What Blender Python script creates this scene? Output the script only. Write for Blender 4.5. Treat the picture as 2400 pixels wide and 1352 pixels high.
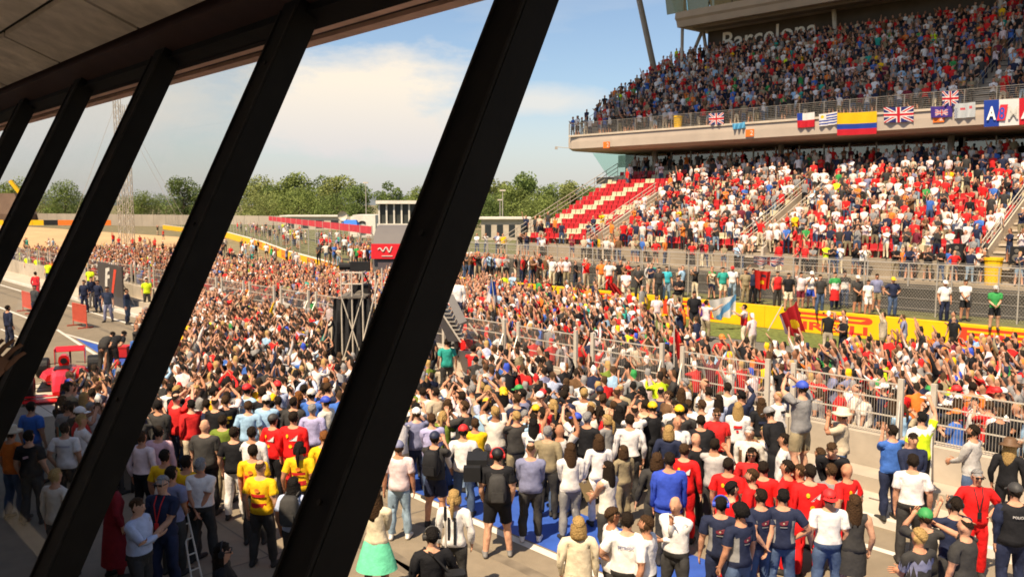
import bpy, bmesh, math, random
import numpy as np
from mathutils import Vector, Matrix

for _o in list(bpy.data.objects):
    bpy.data.objects.remove(_o, do_unlink=True)
rnd = random.Random(11)
rng = np.random.default_rng(11)
scene = bpy.context.scene
C = scene.collection
R = math.radians

# ------------------------------------------------------------------ camera
CAMZ, PITCH, FPX = 5.9, R(5.65), 2000.0          # eye height, downward tilt, focal length for a 2400 px wide frame
cd = bpy.data.cameras.new('camera')
cam = bpy.data.objects.new('camera', cd)
C.objects.link(cam)
cam.location = (0, 0, CAMZ)
cam.rotation_euler = (R(90) - PITCH, 0, 0)
cd.sensor_width = 36.0
cd.lens = 36.0 * FPX / 2400.0
cd.clip_start = 0.05
cd.clip_end = 20000
scene.camera = cam

# ------------------------------------------------------------------ sky, sun, exposure
SUN_EL = R(58)
SHX, SHY = 0.55, 0.835                            # ground direction in which shadows fall
world = bpy.data.worlds.new('World')
scene.world = world
world.use_nodes = True
wn, wl = world.node_tree.nodes, world.node_tree.links
wn.clear()
wout = wn.new('ShaderNodeOutputWorld')
wbg = wn.new('ShaderNodeBackground')
wbg.inputs['Strength'].default_value = 0.074
sky = wn.new('ShaderNodeTexSky')
sky.sky_type = 'NISHITA'
sky.sun_disc = False
sky.sun_elevation = SUN_EL
sky.sun_rotation = math.atan2(-SHX, -SHY)
sky.air_density = 1.0
sky.dust_density = 1.2
sky.ozone_density = 1.6
wtc = wn.new('ShaderNodeTexCoord')


def wmath(op, a, b=None, clamp=False):
    n = wn.new('ShaderNodeMath')
    n.operation = op
    n.use_clamp = clamp
    for i, v in enumerate((a, b)):
        if v is None:
            continue
        if isinstance(v, (int, float)):
            n.inputs[i].default_value = v
        else:
            wl.new(v, n.inputs[i])
    return n.outputs[0]


# clouds: a broad broken layer made of stretched noise, plus one cumulus bank over the far corner
wsep = wn.new('ShaderNodeSeparateXYZ')
wl.new(wtc.outputs['Generated'], wsep.inputs[0])
wx, wy, wz = wsep.outputs


def wnoise(scale, sx, sy, sz, detail, rough=0.55, off=(0, 0, 0)):
    m = wn.new('ShaderNodeMapping')
    m.inputs['Scale'].default_value = (sx, sy, sz)
    m.inputs['Location'].default_value = off
    wl.new(wtc.outputs['Generated'], m.inputs[0])
    t = wn.new('ShaderNodeTexNoise')
    t.inputs['Scale'].default_value = scale
    t.inputs['Detail'].default_value = detail
    t.inputs['Roughness'].default_value = rough
    wl.new(m.outputs[0], t.inputs['Vector'])
    return t.outputs['Fac']


az = wmath('ARCTAN2', wx, wy)                     # 0 straight ahead, negative to the left
el = wmath('ARCSINE', wz)
n_fine = wnoise(5.5, 1, 1, 2.6, 10, 0.62, (3.1, 0.4, 0.2))
n_wisp = wnoise(3.2, 0.8, 0.8, 4.5, 7, 0.55, (0.7, 1.9, 0.5))


def bank(a0, e0, ra, re, edge):
    """soft elliptical bank of cloud in the sky dome, its edge broken up by the fine noise"""
    da = wmath('DIVIDE', wmath('SUBTRACT', az, a0), ra)
    de = wmath('DIVIDE', wmath('SUBTRACT', el, e0), re)
    d = wmath('SQRT', wmath('ADD', wmath('MULTIPLY', da, da), wmath('MULTIPLY', de, de)))
    d = wmath('ADD', d, wmath('MULTIPLY', wmath('SUBTRACT', n_fine, 0.5), -1.9))
    return wmath('DIVIDE', wmath('SUBTRACT', 1.0, d), edge, True)


b1 = bank(R(-10.0), R(5.6), R(10.5), R(4.9), 0.55)
b2 = bank(R(-28), R(5.0), R(19), R(8.0), 0.9)
b3 = bank(R(2.0), R(6.6), R(7.0), R(1.3), 0.8)
layer = wmath('MULTIPLY', wmath('SUBTRACT', n_wisp, 0.55), 3.4, True)
low = wmath('SUBTRACT', 1.0, wmath('DIVIDE', el, 0.26), True)
layer = wmath('MULTIPLY', layer, wmath('ADD', wmath('MULTIPLY', low, 0.7), 0.15))
hz = wmath('MULTIPLY', wmath('SUBTRACT', 1.0, wmath('DIVIDE', el, R(7.5)), True), 0.62)   # pale haze low over the horizon
cov = wmath('MAXIMUM', hz, wmath('MAXIMUM', wmath('MAXIMUM', wmath('MULTIPLY', b1, 0.9), wmath('MULTIPLY', b2, 0.72)), wmath('MAXIMUM', wmath('MULTIPLY', b3, 0.6), layer)))
wcl = wn.new('ShaderNodeMix')
wcl.data_type = 'RGBA'
wcl.inputs[6].default_value = (5.2, 4.95, 5.0, 1)      # grey-violet cloud base
wcl.inputs[7].default_value = (7.4, 6.4, 5.1, 1)       # warm sunlit cloud
wl.new(wmath('MULTIPLY', wmath('SUBTRACT', el, R(2.6)), 11.0, True), wcl.inputs[0])
wmix = wn.new('ShaderNodeMix')
wmix.data_type = 'RGBA'
wl.new(cov, wmix.inputs[0])
wl.new(sky.outputs[0], wmix.inputs[6])
wl.new(wcl.outputs[2], wmix.inputs[7])
wl.new(wmix.outputs[2], wbg.inputs['Color'])
wl.new(wbg.outputs[0], wout.inputs[0])

sd = bpy.data.lights.new('sun', 'SUN')
sd.energy = 4.4
sd.angle = R(0.53)
sd.color = (1.0, 0.81, 0.58)
sun = bpy.data.objects.new('sun', sd)
C.objects.link(sun)
sun.location = (0, 0, 60)
sun.rotation_euler = Vector((SHX * math.cos(SUN_EL), SHY * math.cos(SUN_EL), -math.sin(SUN_EL))).to_track_quat('-Z', 'Y').to_euler()

scene.view_settings.view_transform = 'Standard'
scene.view_settings.look = 'None'
scene.view_settings.gamma = 1.0
scene.view_settings.exposure = 1.0
scene.render.engine = 'CYCLES'
scene.cycles.max_bounces = 6
scene.cycles.diffuse_bounces = 3
scene.cycles.glossy_bounces = 2
scene.cycles.transparent_max_bounces = 8
scene.cycles.caustics_reflective = False
scene.cycles.caustics_refractive = False
scene.cycles.use_denoising = True
scene.cycles.pixel_filter_type = 'BLACKMAN_HARRIS'
scene.cycles.filter_width = 1.75

# ------------------------------------------------------------------ places
PA = R(42.3)                                      # heading of the pit lane, left of the camera axis
FA = R(45.0)                                      # heading of the far side of the track


def PF(s, n, z=0.0):
    return Vector((-s * math.sin(PA) + n * math.cos(PA), s * math.cos(PA) + n * math.sin(PA), z))


def FF(s, n, z=0.0):
    return Vector((-s * math.sin(FA) + n * math.cos(FA), s * math.cos(FA) + n * math.sin(FA), z))


def W(x, y, z=0.0):
    return Vector((x, y, z))


def inv(P, a):
    return (-P[0] * math.sin(a) + P[1] * math.cos(a), P[0] * math.cos(a) + P[1] * math.sin(a))


def ray(px, py):
    dx, dy = (px - 1200) / FPX, (676 - py) / FPX
    return Vector((dx, math.cos(PITCH) + math.sin(PITCH) * dy, -math.sin(PITCH) + math.cos(PITCH) * dy))


def at(px, py, z=0.0):
    """ground (or level z) point that a sight line meets: used once, to survey positions"""
    d = ray(px, py)
    t = (z - CAMZ) / d.z
    return Vector((d.x * t, d.y * t, z))


def atY(px, py, Y):
    d = ray(px, py)
    t = Y / d.y
    return Vector((d.x * t, Y, CAMZ + d.z * t))


def onF(px, py, n, a=FA):
    """(s, z) on the upright plane n of the far side"""
    d = ray(px, py)
    t = n / (d.x * math.cos(a) + d.y * math.sin(a))
    return (-d.x * math.sin(a) + d.y * math.cos(a)) * t, CAMZ + d.z * t


def proj(P):
    x, y, z = P[0], P[1], P[2] - CAMZ
    dep = y * math.cos(PITCH) - z * math.sin(PITCH)
    up = y * math.sin(PITCH) + z * math.cos(PITCH)
    if dep < 0.1:
        return (-9999, -9999)
    return 1200 + FPX * x / dep, 676 - FPX * up / dep


# ------------------------------------------------------------------ materials
MATS = {}


def mat(name, col, rough=0.75, var=0.12, scale=6.0, bump=0.0, metal=0.0, spec=0.3, stain=0.0, bscale=None, stretch=None):
    if name in MATS:
        return MATS[name]
    m = bpy.data.materials.new(name)
    m.use_nodes = True
    nt = m.node_tree
    b = nt.nodes['Principled BSDF']
    b.inputs['Roughness'].default_value = rough
    b.inputs['Metallic'].default_value = metal
    b.inputs['Specular IOR Level'].default_value = spec
    tc = nt.nodes.new('ShaderNodeTexCoord')
    vec = tc.outputs['Object']
    if stretch:
        mp = nt.nodes.new('ShaderNodeMapping')
        mp.inputs['Scale'].default_value = stretch
        nt.links.new(vec, mp.inputs[0])
        vec = mp.outputs[0]
    no = nt.nodes.new('ShaderNodeTexNoise')
    no.inputs['Scale'].default_value = scale
    no.inputs['Detail'].default_value = 6
    nt.links.new(vec, no.inputs['Vector'])
    mx = nt.nodes.new('ShaderNodeMix')
    mx.data_type = 'RGBA'
    mx.inputs[6].default_value = (*[max(0, c * (1 - var)) for c in col], 1)
    mx.inputs[7].default_value = (*[min(0.95, c * (1 + var)) for c in col], 1)
    rp = nt.nodes.new('ShaderNodeMapRange')
    rp.inputs[1].default_value = 0.3
    rp.inputs[2].default_value = 0.7
    nt.links.new(no.outputs['Fac'], rp.inputs[0])
    nt.links.new(rp.outputs[0], mx.inputs[0])
    last = mx.outputs[2]
    if stain:
        n2 = nt.nodes.new('ShaderNodeTexNoise')
        n2.inputs['Scale'].default_value = scale * 0.13
        n2.inputs['Detail'].default_value = 8
        n2.inputs['Roughness'].default_value = 0.65
        nt.links.new(vec, n2.inputs['Vector'])
        r2 = nt.nodes.new('ShaderNodeMapRange')
        r2.inputs[1].default_value = 0.42
        r2.inputs[2].default_value = 0.66
        r2.inputs[3].default_value = 0.0
        r2.inputs[4].default_value = stain
        nt.links.new(n2.outputs['Fac'], r2.inputs[0])
        m2 = nt.nodes.new('ShaderNodeMix')
        m2.data_type = 'RGBA'
        nt.links.new(r2.outputs[0], m2.inputs[0])
        nt.links.new(last, m2.inputs[6])
        m2.inputs[7].default_value = (*[c * 0.45 for c in col], 1)
        last = m2.outputs[2]
    nt.links.new(last, b.inputs['Base Color'])
    if bump:
        bn = nt.nodes.new('ShaderNodeTexNoise')
        bn.inputs['Scale'].default_value = bscale or scale * 4
        bn.inputs['Detail'].default_value = 4
        nt.links.new(vec, bn.inputs['Vector'])
        bp = nt.nodes.new('ShaderNodeBump')
        bp.inputs['Strength'].default_value = bump
        bp.inputs['Distance'].default_value = 0.02
        nt.links.new(bn.outputs['Fac'], bp.inputs['Height'])
        nt.links.new(bp.outputs[0], b.inputs['Normal'])
    MATS[name] = m
    return m


def vmat(name, rough=0.8, bump=0.35, bscale=14.0, spec=0.2, var=0.12, trans=0.0):
    """colour from the mesh's own colour attribute, with weave and fold relief"""
    if name in MATS:
        return MATS[name]
    m = bpy.data.materials.new(name)
    m.use_nodes = True
    nt = m.node_tree
    b = nt.nodes['Principled BSDF']
    b.inputs['Roughness'].default_value = rough
    b.inputs['Specular IOR Level'].default_value = spec
    at_ = nt.nodes.new('ShaderNodeAttribute')
    at_.attribute_name = 'Col'
    tc = nt.nodes.new('ShaderNodeTexCoord')
    no = nt.nodes.new('ShaderNodeTexNoise')
    no.inputs['Scale'].default_value = bscale
    no.inputs['Detail'].default_value = 3
    nt.links.new(tc.outputs['Object'], no.inputs['Vector'])
    rp = nt.nodes.new('ShaderNodeMapRange')
    rp.inputs[1].default_value = 0.3
    rp.inputs[2].default_value = 0.7
    rp.inputs[3].default_value = 1 - var
    rp.inputs[4].default_value = 1 + var * 0.5
    nt.links.new(no.outputs['Fac'], rp.inputs[0])
    hs = nt.nodes.new('ShaderNodeMix')
    hs.data_type = 'RGBA'
    hs.blend_type = 'MULTIPLY'
    hs.inputs[0].default_value = 1.0
    nt.links.new(at_.outputs['Color'], hs.inputs[6])
    nt.links.new(rp.outputs[0], hs.inputs[7])
    nt.links.new(hs.outputs[2], b.inputs['Base Color'])
    if bump:
        bp = nt.nodes.new('ShaderNodeBump')
        bp.inputs['Strength'].default_value = bump
        bp.inputs['Distance'].default_value = 0.03
        nt.links.new(no.outputs['Fac'], bp.inputs['Height'])
        nt.links.new(bp.outputs[0], b.inputs['Normal'])
    if trans:
        tr = nt.nodes.new('ShaderNodeBsdfTranslucent')
        nt.links.new(hs.outputs[2], tr.inputs['Color'])
        ms = nt.nodes.new('ShaderNodeMixShader')
        ms.inputs[0].default_value = trans
        out = nt.nodes['Material Output']
        nt.links.new(b.outputs[0], ms.inputs[1])
        nt.links.new(tr.outputs[0], ms.inputs[2])
        nt.links.new(ms.outputs[0], out.inputs[0])
    MATS[name] = m
    return m


def glass(name, tint, refl, rough=0.02):
    if name in MATS:
        return MATS[name]
    m = bpy.data.materials.new(name)
    m.use_nodes = True
    nt = m.node_tree
    nt.nodes.remove(nt.nodes['Principled BSDF'])
    tr = nt.nodes.new('ShaderNodeBsdfTransparent')
    tr.inputs[0].default_value = (*tint, 1)
    gl = nt.nodes.new('ShaderNodeBsdfGlossy')
    gl.inputs['Roughness'].default_value = rough
    ms = nt.nodes.new('ShaderNodeMixShader')
    ms.inputs[0].default_value = refl
    nt.links.new(tr.outputs[0], ms.inputs[1])
    nt.links.new(gl.outputs[0], ms.inputs[2])
    nt.links.new(ms.outputs[0], nt.nodes['Material Output'].inputs[0])
    MATS[name] = m
    return m


# ------------------------------------------------------------------ mesh helpers
def tag(o, label=None, cat=None, group=None, kind=None):
    if label:
        o['label'] = label
    if cat:
        o['category'] = cat
    if group:
        o['group'] = group
    if kind:
        o['kind'] = kind
    return o


def empty(name, loc=(0, 0, 0), rz=0.0):
    o = bpy.data.objects.new(name, None)
    C.objects.link(o)
    o.location = loc
    o.rotation_euler = (0, 0, rz)
    o.empty_display_size = 0.2
    return o


def link(name, me, material, parent=None):
    o = bpy.data.objects.new(name, me)
    C.objects.link(o)
    if material is not None and not me.materials:
        me.materials.append(material)
    if parent is not None:
        o.parent = parent
    return o


def np_mesh(name, V, F, cols=None, smooth=False):
    """triangle mesh from arrays; cols is one linear colour for each face"""
    me = bpy.data.meshes.new(name)
    V = np.asarray(V, dtype=np.float32)
    F = np.asarray(F, dtype=np.int32)
    nv, nf = len(V), len(F)
    me.vertices.add(nv)
    me.vertices.foreach_set('co', V.ravel())
    me.loops.add(nf * 3)
    me.loops.foreach_set('vertex_index', F.ravel())
    me.polygons.add(nf)
    me.polygons.foreach_set('loop_start', np.arange(0, nf * 3, 3, dtype=np.int32))
    me.polygons.foreach_set('use_smooth', np.full(nf, bool(smooth)))
    me.update(calc_edges=True)
    if cols is not None:
        a = me.color_attributes.new('Col', 'FLOAT_COLOR', 'CORNER')
        c4 = np.ones((nf, 4), dtype=np.float32)
        c4[:, :3] = cols
        a.data.foreach_set('color', np.repeat(c4, 3, axis=0).ravel())
    return me


class MB:
    """collects boxes, bars, tubes and panels; build() links them as one mesh object"""

    def __init__(self, fr=W):
        self.v, self.f, self.c, self.fr = [], [], [], fr
        self.col = None

    def add(self, pts, faces):
        b = len(self.v)
        self.v += [tuple(p) for p in pts]
        for f in faces:
            self.f.append(tuple(i + b for i in f))
            self.c.append(self.col)
        return self

    def box(self, a0, a1, b0, b1, c0, c1):
        fr = self.fr
        p = [fr(a0, b0, c0), fr(a1, b0, c0), fr(a1, b1, c0), fr(a0, b1, c0), fr(a0, b0, c1), fr(a1, b0, c1), fr(a1, b1, c1), fr(a0, b1, c1)]
        f = [(0, 3, 2, 1), (4, 5, 6, 7), (0, 1, 5, 4), (1, 2, 6, 5), (2, 3, 7, 6), (3, 0, 4, 7)]
        if fr is not W:
            f = [tuple(reversed(q)) for q in f]
        return self.add(p, f)

    def hexa(self, p):
        return self.add(p, [(0, 3, 2, 1), (4, 5, 6, 7), (0, 1, 5, 4), (1, 2, 6, 5), (2, 3, 7, 6), (3, 0, 4, 7)])

    def quad(self, a, b, c, d):
        return self.add([a, b, c, d], [(0, 1, 2, 3)])

    def beam(self, p0, p1, w, d, side):
        """rectangular bar; w along side, d along the other axis"""
        p0, p1, side = Vector(p0), Vector(p1), Vector(side)
        ax = (p1 - p0).normalized()
        s = (side - ax * side.dot(ax)).normalized()
        t = ax.cross(s)
        q = [p0 + s * (w / 2 * i) + t * (d / 2 * j) for i, j in ((-1, -1), (1, -1), (1, 1), (-1, 1))]
        q += [p1 + s * (w / 2 * i) + t * (d / 2 * j) for i, j in ((-1, -1), (1, -1), (1, 1), (-1, 1))]
        return self.hexa(q)

    def tube(self, p0, p1, r0, r1=None, k=6):
        r1 = r0 if r1 is None else r1
        p0, p1 = Vector(p0), Vector(p1)
        ax = (p1 - p0).normalized()
        s = ax.orthogonal().normalized()
        t = ax.cross(s)
        pts = []
        for p, r in ((p0, r0), (p1, r1)):
            for i in range(k):
                a = 2 * math.pi * i / k
                pts.append(p + s * (r * math.cos(a)) + t * (r * math.sin(a)))
        fs = [(i, (i + 1) % k, k + (i + 1) % k, k + i) for i in range(k)]
        fs += [tuple(reversed(range(k))), tuple(range(k, 2 * k))]
        return self.add(pts, fs)

    def path(self, pts, r, k=6):
        for a, b in zip(pts[:-1], pts[1:]):
            self.tube(a, b, r, k=k)
        return self

    def loft(self, rings, cap=True):
        k = len(rings[0])
        pts = [p for r in rings for p in r]
        fs = []
        for j in range(len(rings) - 1):
            for i in range(k):
                fs.append((j * k + i, j * k + (i + 1) % k, (j + 1) * k + (i + 1) % k, (j + 1) * k + i))
        if cap:
            fs.append(tuple(reversed(range(k))))
            fs.append(tuple(range((len(rings) - 1) * k, len(rings) * k)))
        return self.add(pts, fs)

    def extrude(self, poly, off):
        """polygon (list of points) pushed along off"""
        n = len(poly)
        off = Vector(off)
        a = [Vector(p) for p in poly]
        pts = a + [p + off for p in a]
        fs = [tuple(range(n)), tuple(reversed(range(n, 2 * n)))]
        fs += [(i, n + i, n + (i + 1) % n, (i + 1) % n) for i in range(n)]
        return self.add(pts, fs)

    def mesh(self, name, smooth=False):
        me = bpy.data.meshes.new(name)
        me.from_pydata([tuple(p) for p in self.v], [], self.f)
        if smooth:
            me.polygons.foreach_set('use_smooth', [True] * len(me.polygons))
        if any(c is not None for c in self.c):
            a = me.color_attributes.new('Col', 'FLOAT_COLOR', 'CORNER')
            out = []
            for f, c in zip(self.f, self.c):
                out += [(*(c or (0.5, 0.5, 0.5)), 1.0)] * len(f)
            a.data.foreach_set('color', np.array(out, dtype=np.float32).ravel())
        me.update()
        return me

    def build(self, name, material, parent=None, smooth=False, kind=None):
        o = link(name, self.mesh(name, smooth), material, parent)
        if kind:
            o['kind'] = kind
        return o


_text_cache = {}


def text_geo(s, bold=0.0):
    """flat outline mesh (verts, faces) of a string in the built-in font, width normalised to 1"""
    key = (s, bold)
    if key in _text_cache:
        return _text_cache[key]
    cu = bpy.data.curves.new('lettering', 'FONT')
    cu.body = s
    cu.size = 1.0
    cu.offset = bold
    cu.resolution_u = 3
    ob = bpy.data.objects.new('lettering', cu)
    C.objects.link(ob)
    dg = bpy.context.evaluated_depsgraph_get()
    me = ob.evaluated_get(dg).to_mesh()
    v = np.array([tuple(p.co) for p in me.vertices])
    f = [tuple(p.vertices) for p in me.polygons]
    ob.evaluated_get(dg).to_mesh_clear()
    bpy.data.objects.remove(ob, do_unlink=True)
    v[:, 0] -= v[:, 0].min()
    v[:, 1] -= v[:, 1].min()
    _text_cache[key] = (v, f, v[:, 0].max(), v[:, 1].max())
    return _text_cache[key]


def text_on(mb, s, origin, xax, yax, w, h, push, bold=0.0, slant=0.0):
    """lay a string on a surface: fits w by h, origin = lower left"""
    v, f, tw, th = text_geo(s, bold)
    o, x, y, n = Vector(origin), Vector(xax), Vector(yax), Vector(push)
    pts = [o + x * (p[0] / tw * w + slant * p[1] / th * h) + y * (p[1] / th * h) + n for p in v]
    mb.add(pts, f)

# ================================================================== THE SETTING
def struct(o):
    o['kind'] = 'structure'
    return o


m_ground = mat('dry_grass_ground', (0.19, 0.16, 0.085), 0.95, 0.35, 0.9, 0.5, stain=0.3)
m_asph = mat('pit_lane_asphalt', (0.235, 0.192, 0.135), 0.9, 0.10, 3.0, 0.5, stain=0.3, bscale=60)
m_track = mat('track_asphalt', (0.15, 0.137, 0.118), 0.9, 0.12, 2.0, 0.4, stain=0.4, bscale=60)
m_road = mat('service_road_asphalt', (0.030, 0.029, 0.025), 0.9, 0.15, 2.0, 0.3)
m_grass = mat('green_grass', (0.115, 0.14, 0.035), 0.95, 0.4, 5.0, 0.8, stain=0.2)
m_sand = mat('gravel_trap_sand', (0.56, 0.37, 0.19), 0.95, 0.12, 0.5, 0.3, stain=0.25)
m_white = mat('white_road_paint', (0.68, 0.64, 0.56), 0.6, 0.1, 4.0, stain=0.3)
m_blue = mat('blue_road_paint', (0.035, 0.095, 0.40), 0.55, 0.15, 3.0, stain=0.25)
m_conc = mat('pale_concrete', (0.42, 0.36, 0.28), 0.9, 0.12, 1.6, 0.3, stain=0.3)
m_conc_l = mat('light_concrete', (0.50, 0.43, 0.34), 0.9, 0.10, 1.6, 0.3, stain=0.25)
m_conc_d = mat('dark_concrete', (0.13, 0.115, 0.095), 0.9, 0.2, 1.2, 0.3, stain=0.3)
m_yellow = mat('yellow_wall_paint', (0.80, 0.47, 0.008), 0.5, 0.05, 2.0, stain=0.08)
m_red = mat('red_letter_paint', (0.66, 0.055, 0.02), 0.5, 0.06, 3.0)
m_steel = mat('galvanised_steel', (0.44, 0.40, 0.34), 0.45, 0.12, 8.0, metal=0.25, spec=0.5)
m_steel_l = mat('pale_painted_steel', (0.50, 0.45, 0.37), 0.5, 0.08, 6.0, spec=0.4)
m_dark = mat('black_painted_metal', (0.0075, 0.0072, 0.0065), 0.65, 0.25, 10.0, 0.05, spec=0.2)
m_black = mat('matt_black', (0.012, 0.012, 0.013), 0.7, 0.2, 8.0)


def sheet(name, poly, z, m, kind='structure'):
    mb = MB()
    mb.add([(p[0], p[1], z) for p in poly], [tuple(range(len(poly)))])
    o = mb.build(name, m)
    if o.data.polygons[0].normal.z < 0:
        o.data.flip_normals()
    o['kind'] = kind
    return o


sheet('ground', [(-6000, -2000), (6000, -2000), (6000, 9000), (-6000, 9000)], -0.03, m_ground)
sheet('pit_lane', [PF(-20, -3), PF(-20, 17.4), PF(140, 17.4), PF(140, -3)], 0.0, m_asph)
sheet('race_track', [FF(-40, 17.0), FF(-40, 33.2), FF(60, 33.2), FF(150, 62), FF(260, 62), FF(200, 17.0)], -0.012, m_track)
sheet('gravel_trap', [PF(64, 19.5), FF(72, 34), FF(140, 66), FF(330, 70), FF(330, -90), PF(150, 17.6), PF(100, 17.6)], 0.003, m_sand)
sheet('grass_verge', [FF(-40, 33.2), FF(-40, 37.2), FF(60, 37.2), FF(74, 40.5), FF(70, 33.2)], 0.006, m_grass)
# raised bank and service road behind the yellow wall
WALL = [(-40, 37.3), (52, 37.3), (60, 39.2), (80, 46.5), (104, 56.5), (140, 70), (200, 84)]
bank_p = [FF(s, n + 0.2) for s, n in WALL] + [FF(200, 140), FF(80, 95), FF(-40, 60)]
sheet('grass_bank', bank_p, 0.93, mat('dry_bank_grass', (0.125, 0.125, 0.05), 0.95, 0.35, 1.5, 0.6, stain=0.4))
sheet('service_road', [FF(-40, 41.0), FF(-40, 45.6), FF(66, 45.6), FF(66, 43.5), FF(56, 41.0)], 0.945, m_road)

# painted lines of the pit lane
mb = MB(PF)


def stripe(name, s0, s1, n0, n1, m, z=0.004):
    b = MB(PF)
    b.add([PF(s0, n0, z), PF(s1, n0, z), PF(s1, n1, z), PF(s0, n1, z)], [(0, 3, 2, 1)])
    return struct(b.build(name, m))


def strip_poly(name, pts, m, z):
    b = MB()
    b.add([PF(s, n, z) for s, n in pts], [tuple(range(len(pts)))])
    o = b.build(name, m)
    if o.data.polygons[0].normal.z < 0:
        o.data.flip_normals()
    return struct(o)


strip_poly('painted_line', [(-15, 9.62), (33, 9.9), (44.5, 10.95), (44.8, 11.1), (33, 10.08), (-15, 9.8)], m_white, 0.004)
strip_poly('blue_marking', [(-15, 9.85), (33, 10.13), (40.5, 10.85), (33, 11.4), (22, 11.7), (-15, 11.5)], m_blue, 0.004)
strip_poly('painted_line', [(22, 11.74), (33, 11.44), (41.5, 10.85), (42.5, 10.9), (33, 11.62), (22, 11.92)], m_white, 0.004)
strip_poly('blue_marking', [(31.0, 7.4), (31.9, 7.4), (33.4, 9.75), (32.4, 9.75)], m_blue, 0.0045)
strip_poly('painted_box', [(26.0, 6.0), (30.8, 6.0), (32.0, 9.5), (26.0, 9.5)], mat('cream_road_paint', (0.56, 0.50, 0.40), 0.7, 0.1, 3.0, stain=0.2), 0.004)
stripe('painted_line', -20, 120, 14.10, 14.26, m_white)
stripe('painted_line', 44, 120, 10.9, 11.06, m_white)
stripe('painted_line', 38, 46, 9.0, 9.1, m_white, 0.0045)
m_tyre = mat('tyre_marks', (0.168, 0.138, 0.10), 0.9, 0.35, 2.5, stretch=(1, 1, 1))
for s0, n0, s1, n1, bend in ((-4, 8.3, 20, 8.9, 0.5), (-4, 6.9, 20, 7.6, 0.4), (2, 5.2, 16, 8.0, 0.9), (34, 12.2, 70, 12.9, 0.3), (34, 13.4, 70, 13.7, 0.2), (36, 8.2, 60, 9.9, 0.8)):
    pts_ = []
    for i in range(13):
        t = i / 12
        pts_.append((s0 + (s1 - s0) * t, n0 + (n1 - n0) * t + bend * math.sin(math.pi * t)))
    w_ = 0.11
    strip_poly('tyre_mark', [(a, c - w_) for a, c in pts_] + [(a, c + w_) for a, c in reversed(pts_)], m_tyre, 0.0025)
# joints in the concrete apron by the garages
for s in range(-2, 30, 5):
    stripe('apron_joint', s, s + 0.03, 2.0, 9.55, m_conc_d, 0.0042)
stripe('apron_joint', -15, 34, 6.3, 6.33, m_conc_d, 0.0044)

# ------------------------------------------------------------------ pit wall
pw = empty('pit_wall', PF(0, 17.5))
tag(pw, 'pale concrete pit wall with stepped kerb between pit lane and track', 'wall')
S0, S1 = -12.0, 118.0


def pchild(name, mb_, m, parent, **k):
    """link a mesh given in world coordinates under an Empty"""
    o = mb_.build(name, m, parent, **k)
    o.matrix_parent_inverse = Matrix.Translation(parent.location).inverted() if parent.rotation_euler.z == 0 else parent.matrix_basis.inverted()
    return o


seg = 3.05
k = 0
s = 6.7 - seg * 6
while s < S1:
    b = MB(PF)
    b.box(s + 0.01, s + seg - 0.01, 17.3, 17.62, 0.0, 1.12 + 0.008 * math.sin(k * 2.1))
    pchild('wall_block', b, m_conc_l if k % 3 else m_conc, pw)
    s += seg
    k += 1
b = MB(PF)
b.box(S0, S1, 15.35, 17.3, 0.0, 0.13)
pchild('step', b, m_conc_l, pw)
b = MB(PF)
b.box(S0, S1, 15.2, 15.348, 0.0, 0.16)
pchild('kerb', b, m_white, pw)
b = MB(PF)
b.box(S0, 60, 16.62, 17.29, 0.13, 0.42)
pchild('bench_step', b, m_conc, pw)

pf = empty('pit_wall_fence', PF(0, 17.46, 1.12))
tag(pf, 'pale steel bar fence panels on paired posts along the pit wall', 'fence')
post_me = None
bars = None
rail_z = (1.17, 1.52, 1.87, 2.2)
for k in range(-6, 36):
    s = 6.7 + seg * k
    near = k < 14
    for ds in (0.0, 0.65):
        b = MB(PF)
        b.box(s + ds - 0.055, s + ds + 0.055, 17.42, 17.5, 1.1, 2.34)
        pchild('post', b, m_steel_l, pf)
    b = MB(PF)
    a0, a1 = s + 0.69, s + seg - 0.04
    for z in rail_z:
        b.box(a0, a1, 17.45, 17.475, z, z + 0.026)
    pchild('rail', b, m_steel_l, pf)
    b = MB(PF)
    nb = int((a1 - a0) / (0.058 if near else 0.12))
    for i in range(nb):
        t = a0 + (a1 - a0) * (i + 0.5) / nb
        r = 0.0042 if near else 0.005
        b.add([PF(t - r, 17.448, 1.17), PF(t + r, 17.448, 1.17), PF(t + r, 17.448, 2.22), PF(t - r, 17.448, 2.22), PF(t, 17.46, 1.17), PF(t, 17.46, 2.22)],
              [(0, 1, 2, 3), (1, 4, 5, 2), (4, 0, 3, 5)])
    pchild('bar_panel', b, mat('weathered_bars', (0.33, 0.29, 0.24), 0.6, 0.15, 8.0), pf, kind='stuff')
    if k % 2 == 0 and near:                        # leaning struts on the pit side
        b = MB(PF)
        b.tube(PF(s, 17.42, 1.9), PF(s - 0.5, 16.2, 0.13), 0.022)
        b.tube(PF(s + 0.65, 17.42, 1.9), PF(s + 0.2, 16.2, 0.13), 0.022)
        b.tube(PF(s - 0.5, 16.2, 0.16), PF(s + 0.65, 16.2, 0.16), 0.018)
        pchild('brace', b, m_steel, pf)

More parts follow.
